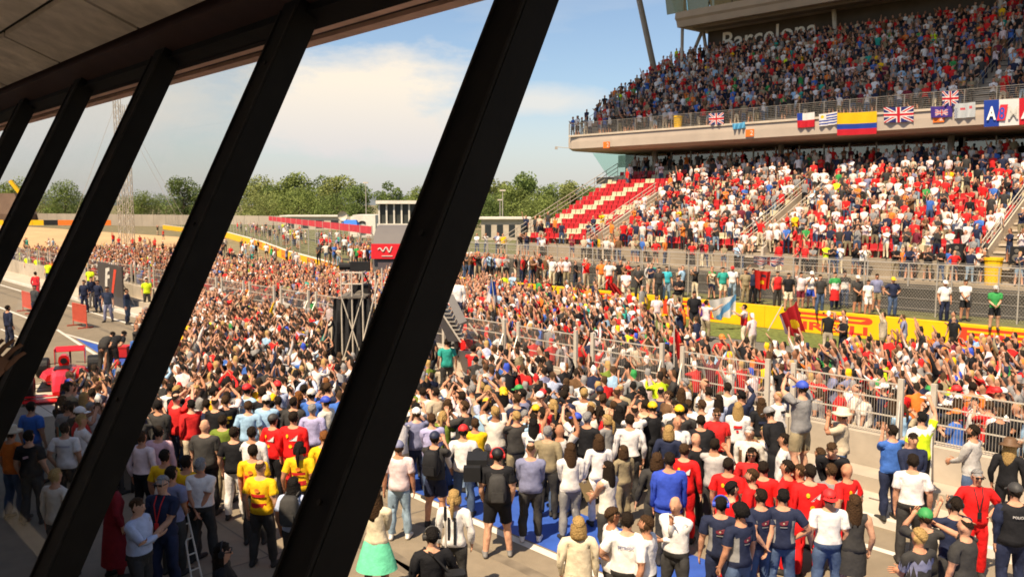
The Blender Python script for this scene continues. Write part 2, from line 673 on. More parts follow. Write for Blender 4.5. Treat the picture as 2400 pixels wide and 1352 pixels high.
# ------------------------------------------------------------------ yellow barrier wall with lettering
yw = empty('barrier_wall', FF(20, 37.3))
tag(yw, 'low bright yellow barrier wall with red lettering along the far grass verge', 'wall')
wl_len = 0.0
pieces = []
for (s0, n0), (s1, n1) in zip(WALL[:-1], WALL[1:]):
    A, B = FF(s0, n0), FF(s1, n1)
    L = (B - A).length
    cnt = max(1, round(L / 3.6))
    for i in range(cnt):
        pieces.append((A.lerp(B, i / cnt), A.lerp(B, (i + 1) / cnt)))
for i, (A, B) in enumerate(pieces):
    ax = (B - A).normalized()
    nn = Vector((ax.y, -ax.x, 0))
    if nn.dot(FF(0, 1)) < 0:
        nn = -nn
    b = MB()
    a, c = A + ax * 0.006, B - ax * 0.006
    zt = 1.0
    b.hexa([a, c, c + nn * 0.34, a + nn * 0.34] + [p + Vector((0, 0, zt)) for p in (a, c, c + nn * 0.30, a + nn * 0.30)])
    pchild('wall_block', b, m_yellow, yw)
    b = MB()
    b.hexa([p + Vector((0, 0, zt)) for p in (a - nn * 0.004, c - nn * 0.004, c + nn * 0.31, a + nn * 0.31)] + [p + Vector((0, 0, zt + 0.045)) for p in (a, c, c + nn * 0.30, a + nn * 0.30)])
    pchild('coping', b, m_yellow if A.y < 62 else m_white, yw)


def pirelli(A, ax, L, Hh, parent):
    """the long-bowled P over the other letters; A = lower left as read, ax = reading direction"""
    up = Vector((0, 0, 1))
    nrm = ax.cross(up) * 0.006
    b = MB()
    h = Hh
    # stem and stretched bowl of the P
    def rect(x0, x1, y0, y1):
        b.add([A + ax * x0 * L + up * y0 * h + nrm, A + ax * x1 * L + up * y0 * h + nrm, A + ax * x1 * L + up * y1 * h + nrm, A + ax * x0 * L + up * y1 * h + nrm], [(0, 1, 2, 3)])
    rect(0.0, 0.085, 0.0, 1.0)
    rect(0.085, 0.93, 0.86, 1.0)
    rect(0.085, 0.86, 0.60, 0.735)
    pts = []
    for i in range(9):
        t = -math.pi / 2 + math.pi * i / 8
        pts.append((0.93 + 0.07 * math.cos(t), 0.80 + 0.20 * math.sin(t)))
    pts2 = [(0.86, 0.735), (0.90, 0.86)]
    b.add([A + ax * x * L + up * y * h + nrm for x, y in pts + [(0.93, 0.86), (0.86, 0.735), (0.86, 0.60)]], [tuple(range(len(pts) + 3))])
    text_on(b, 'IRELLI', A + ax * 0.145 * L, ax, up, 0.80 * L, 0.47 * h, nrm, bold=0.035)
    pchild('lettering', b, m_red, parent)


for k in range(-3, 5):
    s = 18.75 + 7.25 * k
    pirelli(FF(s, 37.3, 0.13), -FF(1, 0), 3.75, 0.80, yw)
run = [(A, B) for A, B in pieces if inv(A, FA)[0] > 56 and inv(A, FA)[0] < 112]
for i in range(0, len(run) - 1, 2):
    A, B = run[i]
    ax = (A - B).normalized()
    pirelli(B + Vector((0, 0, 0.15)), ax, (B - A).length * 0.97, 0.78, yw)

# chain-link fence on the bank
cf = empty('chain_link_fence', FF(20, 39.6, 0.93))
tag(cf, 'tall wire mesh fence with thin steel posts on the bank behind yellow wall', 'fence')
s = -6.0
while s < 56:
    b = MB()
    b.tube(FF(s, 39.6, 0.9), FF(s, 39.6, 3.35), 0.032)
    b.tube(FF(s, 39.6, 3.35), FF(s, 39.25, 3.7), 0.028)
    pchild('post', b, m_steel, cf)
    s += 3.2
b = MB()
for z in (1.25, 1.7, 2.15, 2.6, 3.05, 3.35):
    b.tube(FF(-6, 39.58, z), FF(56, 39.58, z), 0.009, k=4)
pchild('wire', b, m_steel, cf)
b = MB()
g = 0.13
hh = 2.3
i = -6.0
while i < 56:
    for d in (1, -1):
        p, q = FF(i, 39.6, 0.95), FF(i + d * hh * 0.8, 39.6, 0.95 + hh)
        w = FF(0.0035, 0, 0)
        b.add([p - w, p + w, q + w, q - w], [(0, 1, 2, 3)])
    i += g
pchild('wire_mesh', b, m_steel, cf, kind='stuff')

# ------------------------------------------------------------------ GRANDSTAND
gs = empty('grandstand', FF(20, 60))
tag(gs, 'two-tier concrete grandstand packed with spectators along the straight', 'grandstand')
GE = 47.6                                         # left end of the lower tier
ROWS, RP, RR, N0, Z0 = 15, 0.86, 0.365, 48.6, 2.85
AISLES = [(12.4, 14.0), (26.4, 28.0), (39.0, 40.5)]
m_tier = mat('tier_concrete', (0.30, 0.245, 0.175), 0.9, 0.15, 1.2, 0.3, stain=0.35)
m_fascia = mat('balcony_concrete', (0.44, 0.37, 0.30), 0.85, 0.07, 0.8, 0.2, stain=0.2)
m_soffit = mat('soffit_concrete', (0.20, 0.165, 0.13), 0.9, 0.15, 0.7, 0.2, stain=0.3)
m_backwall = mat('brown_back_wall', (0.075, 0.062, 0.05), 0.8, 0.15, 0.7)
m_gglass = glass('green_tinted_glass', (0.84, 0.97, 0.92), 0.10)
m_dglass = glass('dark_box_glass', (0.34, 0.40, 0.35), 0.16, 0.04)

b = MB(FF)
b.box(-30, 66, 45.6, 46.4, 0.6, 1.62)
pchild('front_wall', b, mat('blackish_concrete', (0.05, 0.045, 0.036), 0.9, 0.3, 1.0, stain=0.4), gs)  # near-black base colour with darker blotches
b = MB(FF)
b.box(-30, GE + 6, 46.4, N0 - 0.05, 0.6, Z0 - 0.98)
pchild('front_walkway', b, m_tier, gs)
b = MB(FF)
b.box(-30, GE, N0 - 0.05, N0 + 0.02, 0.6, Z0 - 0.2)
pchild('tier_front', b, m_tier, gs)
for r in range(ROWS):
    b = MB(FF)
    z = Z0 + r * RR
    n = N0 + r * RP
    b.box(-30, GE + 0.3, n, n + RP + 0.02, z - 0.6, z)
    pchild('step', b, m_tier, gs)
b = MB(FF)                                        # end wall of the lower tier
for r in range(ROWS):
    b.box(GE + 0.3, GE + 0.55, N0 + r * RP, N0 + (r + 1) * RP, 0.6, Z0 + r * RR + 0.12)
pchild('end_wall', b, m_conc, gs)
# aisles: half steps, flank walls, handrails
for (s0, s1) in AISLES:
    for r in range(ROWS):
        b = MB(FF)
        b.box(s0 + 0.1, s1 - 0.1, N0 + r * RP - 0.43, N0 + r * RP - 0.005, Z0 + (r - 0.5) * RR - 0.1, Z0 + (r - 0.5) * RR)
        pchild('stair', b, m_conc_l, gs)
    for sx in (s0, s1):
        b = MB(FF)
        hi = 8.2
        b.extrude([FF(sx - 0.08, N0 - 0.3, Z0 - 0.9), FF(sx - 0.08, N0 + hi, Z0 + (hi / RP) * RR - 0.3), FF(sx - 0.08, N0 + hi, Z0 + (hi / RP) * RR + 0.5), FF(sx - 0.08, N0 - 0.3, Z0 + 0.35)], FF(0.16, 0))
        pchild('flank_wall', b, m_conc_l, gs)
        b = MB()
        for dz in (0.65, 0.95, 1.25):
            b.tube(FF(sx, N0 - 0.3, Z0 + dz - 0.1), FF(sx, N0 + hi, Z0 + (hi / RP) * RR + dz), 0.028)
        for q in range(6):
            t = hi * q / 5
            b.tube(FF(sx, N0 - 0.2 + t, Z0 + t / RP * RR), FF(sx, N0 - 0.2 + t, Z0 + t / RP * RR + 1.22), 0.025)
        pchild('handrail', b, m_steel_l, gs)
# handrail down the left end
b = MB()
for dz in (0.5, 0.85, 1.2):
    b.path([FF(GE + 0.45, N0 - 2.0, Z0 + dz - 0.9), FF(GE + 0.45, N0 + ROWS * RP, Z0 + ROWS * RR + dz)], 0.03)
for q in range(9):
    t = ROWS * RP * q / 8
    b.tube(FF(GE + 0.45, N0 + t, Z0 + t / RP * RR - 0.3), FF(GE + 0.45, N0 + t, Z0 + t / RP * RR + 1.2), 0.025)
pchild('handrail', b, m_steel, gs)


def railing(name, p0, p1, h, n_rails, step_, m, parent, rr=0.02, pr=0.028, off=0.0):
    p0, p1 = Vector(p0), Vector(p1)
    L = (p1 - p0).length
    b = MB()
    for i in range(n_rails):
        z = h * (i + 1) / n_rails
        b.tube(p0 + Vector((0, 0, z)), p1 + Vector((0, 0, z)), rr if i == n_rails - 1 else rr * 0.6, k=5)
    pchild('rail', b, m, parent)
    k_ = int(L / step_)
    for i in range(k_ + 1):
        q = p0.lerp(p1, i / k_)
        b = MB()
        b.tube(q, q + Vector((0, 0, h)), pr)
        pchild(name, b, m, parent)


railing('rail_post', FF(4, 46.2, 1.6), FF(66, 46.2, 1.6), 1.22, 3, 2.1, m_steel, gs, 0.034, 0.04)

# seats: small bucket shells, red with drifting cream bands
sb = MB()
prof = [(-0.21, 0.40), (-0.20, 0.44), (0.10, 0.42), (0.17, 0.50), (0.21, 0.78), (0.24, 0.78), (0.20, 0.46), (0.12, 0.38), (-0.2, 0.39)]
k_ = len(prof)
ringL = [Vector((-0.215, y, z)) for y, z in prof]
ringR = [Vector((0.215, y, z)) for y, z in prof]
sb.loft([ringL, ringR])
sb.box(-0.05, 0.05, -0.02, 0.1, 0.0, 0.39)
m_seat_r = mat('red_plastic_seat', (0.40, 0.014, 0.016), 0.45, 0.08, 3.0, spec=0.4)
m_seat_c = mat('cream_plastic_seat', (0.52, 0.46, 0.30), 0.5, 0.08, 3.0, spec=0.4)
seat_me = {}
for nm, m in (('r', m_seat_r), ('c', m_seat_c)):
    seat_me[nm] = sb.mesh('seat')
    seat_me[nm].materials.append(m)
SEATS = []
for r in range(ROWS):
    for a, c in ((14.1, 26.3), (28.1, 38.9), (40.6, GE + 0.1), (2.0, 12.3)):
        cnt = int((c - a) / 0.5)
        for i in range(cnt):
            ss = a + (c - a) * (i + 0.5) / cnt
            ph = (ss + 0.4 * r) % 4.3
            SEATS.append((r, ss, 'c' if ph < 1.35 else 'r'))
SEATS.sort(key=lambda q: (0 if q[1] > 40.5 else 1, q[0], q[1]))
rz_seat = FA - R(90)                              # seat's front (-y) towards the track
front = []
mbr = {'r': [], 'c': []}
sv = np.array(sb.v)
cr, sr = math.cos(rz_seat), math.sin(rz_seat)
svr = np.stack([sv[:, 0] * cr - sv[:, 1] * sr, sv[:, 0] * sr + sv[:, 1] * cr, sv[:, 2]], 1)
for i, (r, ss, cc) in enumerate(SEATS):
    P = FF(ss, N0 + r * RP + 0.52, Z0 + r * RR)
    if i < 290:
        o = link('seat', seat_me[cc], None, gs)
        o.location = P - gs.location
        o.rotation_euler.z = rz_seat
    else:
        mbr[cc].append(np.array(P))
for cc, m in (('r', m_seat_r), ('c', m_seat_c)):
    b = MB()
    for P in mbr[cc]:
        b.add(svr + P, sb.f)
    pchild('seating', b, m, gs, kind='stuff')

# concourse behind the lower tier: glazed boxes
NB = N0 + ROWS * RP + 2.0
ZB = Z0 + ROWS * RR
b = MB(FF)
b.box(-30, 50.5, N0 + ROWS * RP, NB + 1.0, ZB - 0.6, ZB)
pchild('concourse_floor', b, m_tier, gs)
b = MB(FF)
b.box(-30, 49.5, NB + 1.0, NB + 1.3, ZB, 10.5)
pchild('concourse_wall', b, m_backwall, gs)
s = -24.0
while s < 49:
    b = MB(FF)
    b.box(s + 0.04, s + 1.96, NB + 0.5, NB + 0.53, ZB + 0.95, 10.4)
    pchild('box_glass', b, m_dglass, gs)
    b = MB(FF)
    b.box(s - 0.04, s + 0.04, NB + 0.42, NB + 0.56, ZB, 10.45)
    pchild('glazing_bar', b, m_steel, gs)
    s += 2.0
b = MB(FF)
b.box(-26, 49, NB + 0.40, NB + 0.52, ZB, ZB + 0.94)
pchild('box_parapet', b, m_conc, gs)
b = MB()
g0 = 49.5
b.add([FF(g0, NB - 1.6, ZB + 0.1), FF(g0 + 1.0, NB - 2.6, 10.5), FF(g0, NB + 1.2, 10.5), FF(g0 - 0.3, NB + 1.2, ZB + 0.1)], [(0, 1, 2, 3)])
b.add([FF(g0 + 0.02, NB - 1.58, ZB + 0.1), FF(g0 + 1.02, NB - 2.58, 10.5), FF(g0 + 0.02, NB + 1.22, 10.5), FF(g0 - 0.28, NB + 1.22, ZB + 0.1)], [(3, 2, 1, 0)])
pchild('end_glass', b, m_gglass, gs)
for s in (33.0, 20.5, 8.0, 45.0):
    b = MB()
    b.tube(FF(s, NB - 0.6, ZB - 0.2), FF(s, NB - 0.6, 10.6), 0.22, k=12)
    pchild('column', b, m_steel, gs, smooth=True)

# balcony slab of the upper tier
NU, ZU, SE = 58.0, 11.8, 51.4
prof = [(NU, ZU), (NU - 0.02, ZU - 0.45), (NU + 0.0, ZU - 1.05), (NU + 0.55, ZU - 1.28), (NU + 7.2, ZU - 1.28), (NU + 7.2, ZU)]
ss_ = [-30, 49.6, 50.6, 51.2, SE]
ins = [0, 0, 0.12, 0.38, 0.8]
b = MB()
b.loft([[FF(s, n + (i_ if n < NU + 2 else 0), z + (i_ * 0.3 if z < ZU - 0.5 else 0)) for n, z in prof] for s, i_ in zip(ss_, ins)])
pchild('balcony_slab', b, m_fascia, gs)
b = MB(FF)
b.box(-30, 50.8, NU - 0.10, NU + 0.35, ZU + 0.003, ZU + 0.16)
pchild('balcony_kerb', b, m_conc_l, gs)
UROWS, UP, UR = 17, 0.93, 0.475
for r in range(UROWS):
    b = MB(FF)
    n = NU + 1.3 + r * UP
    b.box(-30, SE - 0.15 - 0.01 * r, n, n + UP + 0.02, ZU + r * UR - 0.4, ZU + (r + 1) * UR)
    pchild('step', b, m_conc, gs)
b = MB(FF)
b.box(-30, 50.9, NU + 0.36, NU + 1.31, ZU - 0.02, ZU + 0.05)
pchild('balcony_walkway', b, m_conc, gs)
m_rail_d = mat('dull_grey_rail', (0.20, 0.19, 0.175), 0.6, 0.12, 6.0)
railing('rail_post', FF(2, NU + 0.14, ZU + 0.16), FF(50.9, NU + 0.14, ZU + 0.16), 1.02, 8, 1.75, m_rail_d, gs, 0.022, 0.028)
railing('rail_post', FF(50.95, NU + 0.14, ZU + 0.16), FF(50.95, NU + 1.3, ZU + 0.16), 1.02, 6, 0.6, m_steel, gs, 0.022, 0.026)
b = MB()
for dz in (0.55, 1.05):
    b.tube(FF(SE - 0.2, NU + 1.3, ZU + dz), FF(SE - 0.2, NU + 1.3 + UROWS * UP, ZU + UROWS * UR + dz), 0.025)
for q in range(12):
    t = UROWS * UP * q / 11
    b.tube(FF(SE - 0.2, NU + 1.3 + t, ZU + t / UP * UR), FF(SE - 0.2, NU + 1.3 + t, ZU + t / UP * UR + 1.05), 0.022)
pchild('handrail', b, m_steel, gs)
b = MB(FF)                                        # stair channel in the upper tier
for r in range(UROWS):
    b.box(17.0, 18.4, NU + 1.3 + r * UP - 0.4, NU + 1.3 + r * UP - 0.004, ZU + (r + 0.5) * UR - 0.1, ZU + (r + 0.5) * UR)
pchild('stair', b, m_conc_l, gs)
b = MB()
for s in (17.0, 18.4):
    for dz in (0.6, 1.0):
        b.tube(FF(s, NU + 1.3, ZU + 0.4 + dz), FF(s, NU + 1.3 + UROWS * UP, ZU + UROWS * UR + 0.4 + dz), 0.022)
pchild('handrail', b, m_steel, gs)
# orange number plates on the fascia
NP = NU - 0.075
for px, py in ((1421, 340), (1757, 312), (2200, 277)):
    s, z = onF(px, py, NP)
    b = MB(FF)
    b.box(s - 0.34, s + 0.34, NP, NP + 0.03, z - 0.27, z + 0.27)
    o = pchild('number_plate', b, mat('orange_plate', (0.75, 0.16, 0.02), 0.5, 0.05), gs)
    b = MB()
    text_on(b, '2', FF(s - 0.05, NP, z - 0.17), -FF(1, 0), (0, 0, 1), 0.22, 0.34, FF(0, -0.01))
    b.build('number', m_white, o)

# back wall of the upper tier with its lettering
NW = NU + 1.3 + UROWS * UP
ZW = ZU + UROWS * UR
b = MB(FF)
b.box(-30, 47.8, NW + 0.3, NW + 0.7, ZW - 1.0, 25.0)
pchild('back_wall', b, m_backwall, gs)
s0, z0 = onF(1693, 126, NW + 0.2)
s1, _z = onF(1914, 126, NW + 0.2)
v, f, tw, th = text_geo('Barcelona', 0.012)
b = MB()
text_on(b, 'Barcelona', FF(s0, NW + 0.2, 20.85), -FF(1, 0), (0, 0, 1), s0 - s1, 1.75, FF(0, 0), bold=0.012)
nface = len(b.f)
pchild('lettering', b, mat('white_letters', (0.85, 0.83, 0.78), 0.5, 0.04), gs)
for px in (1965, 2350):
    s, _z = onF(px, 60, NW - 0.4)
    b = MB()
    b.tube(FF(s, NW - 0.5, ZW - 1), FF(s + 0.4, NW - 0.8, 24.0), 0.2, k=10)
    pchild('column', b, m_steel_l, gs, smooth=True)
# private boxes above: slab, glass front, green end glass
NV, ZV = 70.6, 22.8
SV = 48.4
b = MB()
b.loft([[FF(s, n, z) for n, z in ((NV, ZV + 1.35), (NV - 0.1, ZV + 0.75), (NV + 0.15, ZV + 0.55), (NV + 0.35, ZV), (NV + 14, ZV + 0.35), (NV + 14, ZV + 1.35))] for s in (-30, SV)])
pchild('box_slab', b, m_fascia, gs)
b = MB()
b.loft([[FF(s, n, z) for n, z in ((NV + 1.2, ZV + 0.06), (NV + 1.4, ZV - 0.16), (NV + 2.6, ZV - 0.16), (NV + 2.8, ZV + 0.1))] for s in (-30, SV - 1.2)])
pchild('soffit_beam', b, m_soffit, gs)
s = -20.0
while s < SV - 0.6:
    b = MB()
    p = [FF(s + 0.05, NV + 0.25, ZV + 1.36), FF(s + 2.35, NV + 0.25, ZV + 1.36), FF(s + 2.35, NV - 0.5, ZV + 4.6), FF(s + 0.05, NV - 0.5, ZV + 4.6)]
    b.extrude(p, FF(0, 0.04))
    pchild('box_glass', b, m_dglass, gs)
    s += 2.4
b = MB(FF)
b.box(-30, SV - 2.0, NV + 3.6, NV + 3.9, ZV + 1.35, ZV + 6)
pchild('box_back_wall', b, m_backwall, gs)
b = MB()
b.extrude([FF(SV + 0.0, NV + 0.3, ZV + 0.9), FF(SV + 0.0, NV + 3.0, ZV + 0.9), FF(SV + 1.1, NV + 3.0, ZV + 5.5), FF(SV + 1.1, NV - 0.6, ZV + 5.5)], FF(0.05, 0))
pchild('end_glass', b, m_gglass, gs)
for s in (SV - 0.35,):
    b = MB()
    b.tube(FF(s, NV + 0.7, ZU + 6), FF(s, NV + 0.7, ZV + 0.1), 0.16, k=10)
    b.tube(FF(s - 0.2, NV + 0.7, ZV + 1.35), FF(s - 0.2, NV + 0.7, ZV + 6), 0.12, k=8)
    pchild('column', b, m_steel, gs, smooth=True)
b = MB()
b.tube(FF(49.9, NW - 0.6, ZW - 1.0), FF(48.2, NW - 0.2, ZV + 0.1), 0.18, k=8)
b.tube(FF(47.0, NW - 0.6, ZW - 1.0), FF(48.0, NW - 0.2, ZV + 0.1), 0.18, k=8)
pchild('strut', b, m_steel, gs, smooth=True)
b = MB()
b.tube(FF(51.7, 72.6, 17.6), FF(56.4, 73.2, 33.0), 0.30, k=12)
pchild('mast', b, mat('grey_painted_mast', (0.28, 0.26, 0.24), 0.5, 0.05, 2.0), gs, smooth=True)
b = MB(FF)                                        # the big roof overhead, out of the picture
b.box(-30, 57, 46.0, 88, 33.0, 33.7)
pchild('roof', b, mat('white_roof_sheet', (0.8, 0.78, 0.74), 0.6, 0.05, 1.0), gs)
b = MB(FF)
b.box(-30, 46, NV + 13.0, NV + 13.4, 0.0, 33.0)
pchild('rear_wall', b, m_conc_d, gs)
b = MB()
b.tube(FF(51.3, 58.6, 10.9), FF(52.6, 58.4, 11.05), 0.03)
b.box(*(lambda p: (p.x - 0.12, p.x + 0.12, p.y - 0.12, p.y + 0.12, p.z - 0.16, p.z + 0.08))(FF(52.7, 58.4, 11.0)))
pchild('camera_arm', b, m_steel, gs)

# ------------------------------------------------------------------ OUR BUILDING: raked window of the pit building
pb = empty('pit_building', (0, 0, 0))
tag(pb, 'dark pit building interior with raked black window posts and panelled ceiling', 'building')
TL = math.tan(R(26.0))                            # outward rake of the glazing
UP_ = (PF(0, TL) + Vector((0, 0, 1))).normalized()   # along a window post
NO_ = PF(1, 0).cross(UP_).normalized()
if NO_.dot(PF(0, 1)) < 0:
    NO_ = -NO_                                    # outward normal of the glazing
NT, ZT = 1.80, CAMZ + 0.735                       # where the glazing meets the header
SPC = 1.45
M1S = 1.76                                       # station of the nearest post
m_ceil = mat('ceiling_panel', (0.68, 0.60, 0.51), 0.85, 0.22, 7.0, 0.35, stain=0.5)
m_header = mat('red_brown_header', (0.05, 0.026, 0.024), 0.6, 0.15, 6.0)
m_canopy = mat('pink_canopy_trim', (0.72, 0.47, 0.36), 0.7, 0.15, 8.0, stain=0.4)


def GZ(s, t, o=0.0):
    """s along the building, t along the rake from the header (negative is down), o outward"""
    return PF(s, NT, ZT) + UP_ * t + NO_ * o


for k in range(0, 7):
    s = M1S + SPC * k
    b = MB()
    b.beam(GZ(s, -2.72, -0.05), GZ(s, 0.30, -0.05), 0.14, 0.10, PF(1, 0))
    o = pchild('window_post', b, m_dark, pb)
for k in range(0, 7):                             # rubber gaskets and fixing bolts of the posts
    s = M1S + SPC * k
    for ds in (-0.062, 0.062):
        b = MB()
        b.beam(GZ(s + ds, -2.7, -0.104), GZ(s + ds, 0.0, -0.104), 0.010, 0.008, PF(1, 0))
        pchild('gasket', b, mat('worn_rubber', (0.022, 0.021, 0.019), 0.8, 0.3, 20.0), pb)
    for t in (-0.25, -0.95, -1.65, -2.35):
        b = MB()
        b.tube(GZ(s, t, -0.100), GZ(s, t, -0.106), 0.008, k=8)
        pchild('bolt', b, MATS['worn_rubber'], pb)
for k in range(1, 6):                             # panes of the bays to the left; the nearest bays stand open
    s = M1S + SPC * k
    b = MB()
    b.extrude([GZ(s + 0.02, -2.7, 0.012), GZ(s + SPC - 0.02, -2.7, 0.012), GZ(s + SPC - 0.02, 0.0, 0.012), GZ(s + 0.02, 0.0, 0.012)], NO_ * 0.006)
    pchild('window_pane', b, glass('window_glass', (0.93, 0.93, 0.92), 0.025), pb)
b = MB()                                          # header along the top of the glazing
b.beam(GZ(-6, 0.16, -0.13), GZ(40, 0.16, -0.13), 0.14, 0.24, NO_)
pchild('header', b, m_header, pb)
b = MB()
b.beam(GZ(-6, 0.03, -0.01), GZ(40, 0.03, -0.01), 0.10, 0.06, NO_)
pchild('glazing_rail', b, m_dark, pb)
b = MB()                                          # canopy edge outside
for (dn, dz, w, h, m, nm) in ((0.42, 0.125, 0.13, 0.05, m_canopy, 'canopy_trim'), (0.555, 0.125, 0.045, 0.03, m_header, 'canopy_seal'), (0.605, 0.115, 0.09, 0.05, m_canopy, 'canopy_trim')):
    b = MB(PF)
    b.box(-8, 40, NT + dn, NT + dn + w, ZT + dz - h / 2 + 0.06, ZT + dz + h / 2 + 0.06)
    pchild(nm, b, m, pb)
b = MB(PF)
b.box(-8, 40, 1.38, NT + 0.415, ZT + 0.33, ZT + 0.5)
pchild('canopy', b, m_dark, pb)
# ceiling: panels with dark open joints, falling towards the window
CS = math.tan(R(22.5))


def CE(s, q, d=0.0):
    """q metres inwards from the header, d above the panel face"""
    return PF(s, NT - 0.16 - q * math.cos(R(22.5)), ZT + 0.16 + q * math.sin(R(22.5)) + d)


b = MB()
b.extrude([CE(-6, -0.1, 0.06), CE(40, -0.1, 0.06), CE(40, 7, 0.06), CE(-6, 7, 0.06)], (0, 0, 0.2))
pchild('ceiling_backing', b, m_black, pb)
QJ = [0.0, 0.37, 1.55, 2.75, 3.95]
for k in range(-4, 16):
    s = M1S + SPC * k
    for q0, q1 in zip(QJ[:-1], QJ[1:]):
        b = MB()
        g = 0.020
        b.extrude([CE(s + g, q0 + g), CE(s + SPC - g, q0 + g), CE(s + SPC - g, q1 - g), CE(s + g, q1 - g)], (0, 0, 0.03))
        pchild('ceiling_panel', b, m_ceil, pb)
b = MB(PF)
b.box(-6, 40, -6.5, 0.52, 4.0, 4.2)
pchild('floor', b, mat('pale_floor_tiles', (0.42, 0.38, 0.33), 0.95, 0.2), pb)
b = MB(PF)
b.box(-6, 40, -6.7, -6.5, 4.0, 10)
b.box(-6.2, -6, -6.7, NT, 4.0, 10)
pchild('room_wall', b, mat('cream_room_wall', (0.72, 0.66, 0.56), 0.9, 0.1), pb)
b = MB(PF)
b.box(-8, 40, 0.38, 0.5, 0.0, 3.98)
b.box(-8, 40, -6.9, 0.37, 3.6, 3.95)
pchild('facade_wall', b, m_conc, pb)

# ================================================================== PEOPLE
ARMD = Vector((math.sin(R(35)), 0, -math.cos(R(35))))
SHO = Vector((0.19, -0.01, 1.41))
ELB = SHO + ARMD * 0.285
WRI = ELB + ARMD * 0.25
HIP, KNE, ANK = Vector((0.092, 0, 0.90)), Vector((0.112, 0.012, 0.49)), Vector((0.122, -0.02, 0.085))
BONES = ['pelvis', 'spine', 'chest', 'head'] + [p + sd_ for sd_ in 'LR' for p in ('uarm', 'farm', 'hand', 'thigh', 'shin', 'foot')]


def mir(v, sd_):
    return Vector((v[0] * (-1 if sd_ == 'L' else 1), v[1], v[2]))


SEGS = {'pelvis': ((0, 0, 0.90), (0, 0, 1.0), 0.165), 'spine': ((0, 0, 1.06), (0, 0, 1.18), 0.15), 'chest': ((0, 0, 1.24), (0, -0.01, 1.43), 0.165), 'head': ((0, 0, 1.53), (0, 0.01, 1.70), 0.10)}
for sd_ in 'LR':
    SEGS['uarm' + sd_] = (mir(SHO, sd_), mir(ELB, sd_), 0.06)
    SEGS['farm' + sd_] = (mir(ELB, sd_), mir(WRI, sd_), 0.045)
    SEGS['hand' + sd_] = (mir(WRI, sd_), mir(WRI + ARMD * 0.16, sd_), 0.04)
    SEGS['thigh' + sd_] = (mir(HIP, sd_), mir(KNE, sd_), 0.09)
    SEGS['shin' + sd_] = (mir(KNE, sd_), mir(ANK, sd_), 0.065)
    SEGS['foot' + sd_] = (mir(ANK, sd_), mir(Vector((0.13, 0.16, 0.03)), sd_), 0.05)


def seg_dist(P, a, b):
    a, b = np.array(a), np.array(b)
    ab = b - a
    t = np.clip(((P - a) @ ab) / (ab @ ab), 0, 1)
    return np.linalg.norm(P - (a + t[:, None] * ab), axis=1)


def bone_weights(P):
    D = np.stack([seg_dist(P, *SEGS[n][:2]) / SEGS[n][2] for n in BONES], 1)
    w = 1.0 / (D + 0.05) ** 7
    w[w < w.max(1, keepdims=True) * 0.03] = 0
    return w / w.sum(1, keepdims=True)


def closed_loft(path, rads, k=14):
    """closed tube along path; rads = (r across, r fore-aft) at each point; rounded ends"""
    path = [Vector(p) for p in path]
    rads = [(r, r) if isinstance(r, (int, float)) else r for r in rads]
    d0, d1 = (path[0] - path[1]).normalized(), (path[-1] - path[-2]).normalized()
    e0, e1 = min(rads[0]), min(rads[-1])
    pp = [path[0] + d0 * e0 * 0.9, path[0] + d0 * e0 * 0.6] + path + [path[-1] + d1 * e1 * 0.6, path[-1] + d1 * e1 * 0.9]
    rr = [tuple(x * 0.3 for x in rads[0]), tuple(x * 0.8 for x in rads[0])] + rads + [tuple(x * 0.8 for x in rads[-1]), tuple(x * 0.3 for x in rads[-1])]
    ax = (path[-1] - path[0]).normalized()
    fwd = Vector((0, 1, 0)) if abs(ax.y) < 0.8 else Vector((0, 0, 1))
    sx = fwd.cross(ax).normalized()
    fy = ax.cross(sx).normalized()
    rings = []
    for p, (a, c) in zip(pp, rr):
        rings.append([p + sx * (a * math.cos(2 * math.pi * i / k)) + fy * (c * math.sin(2 * math.pi * i / k)) for i in range(k)])
    return rings


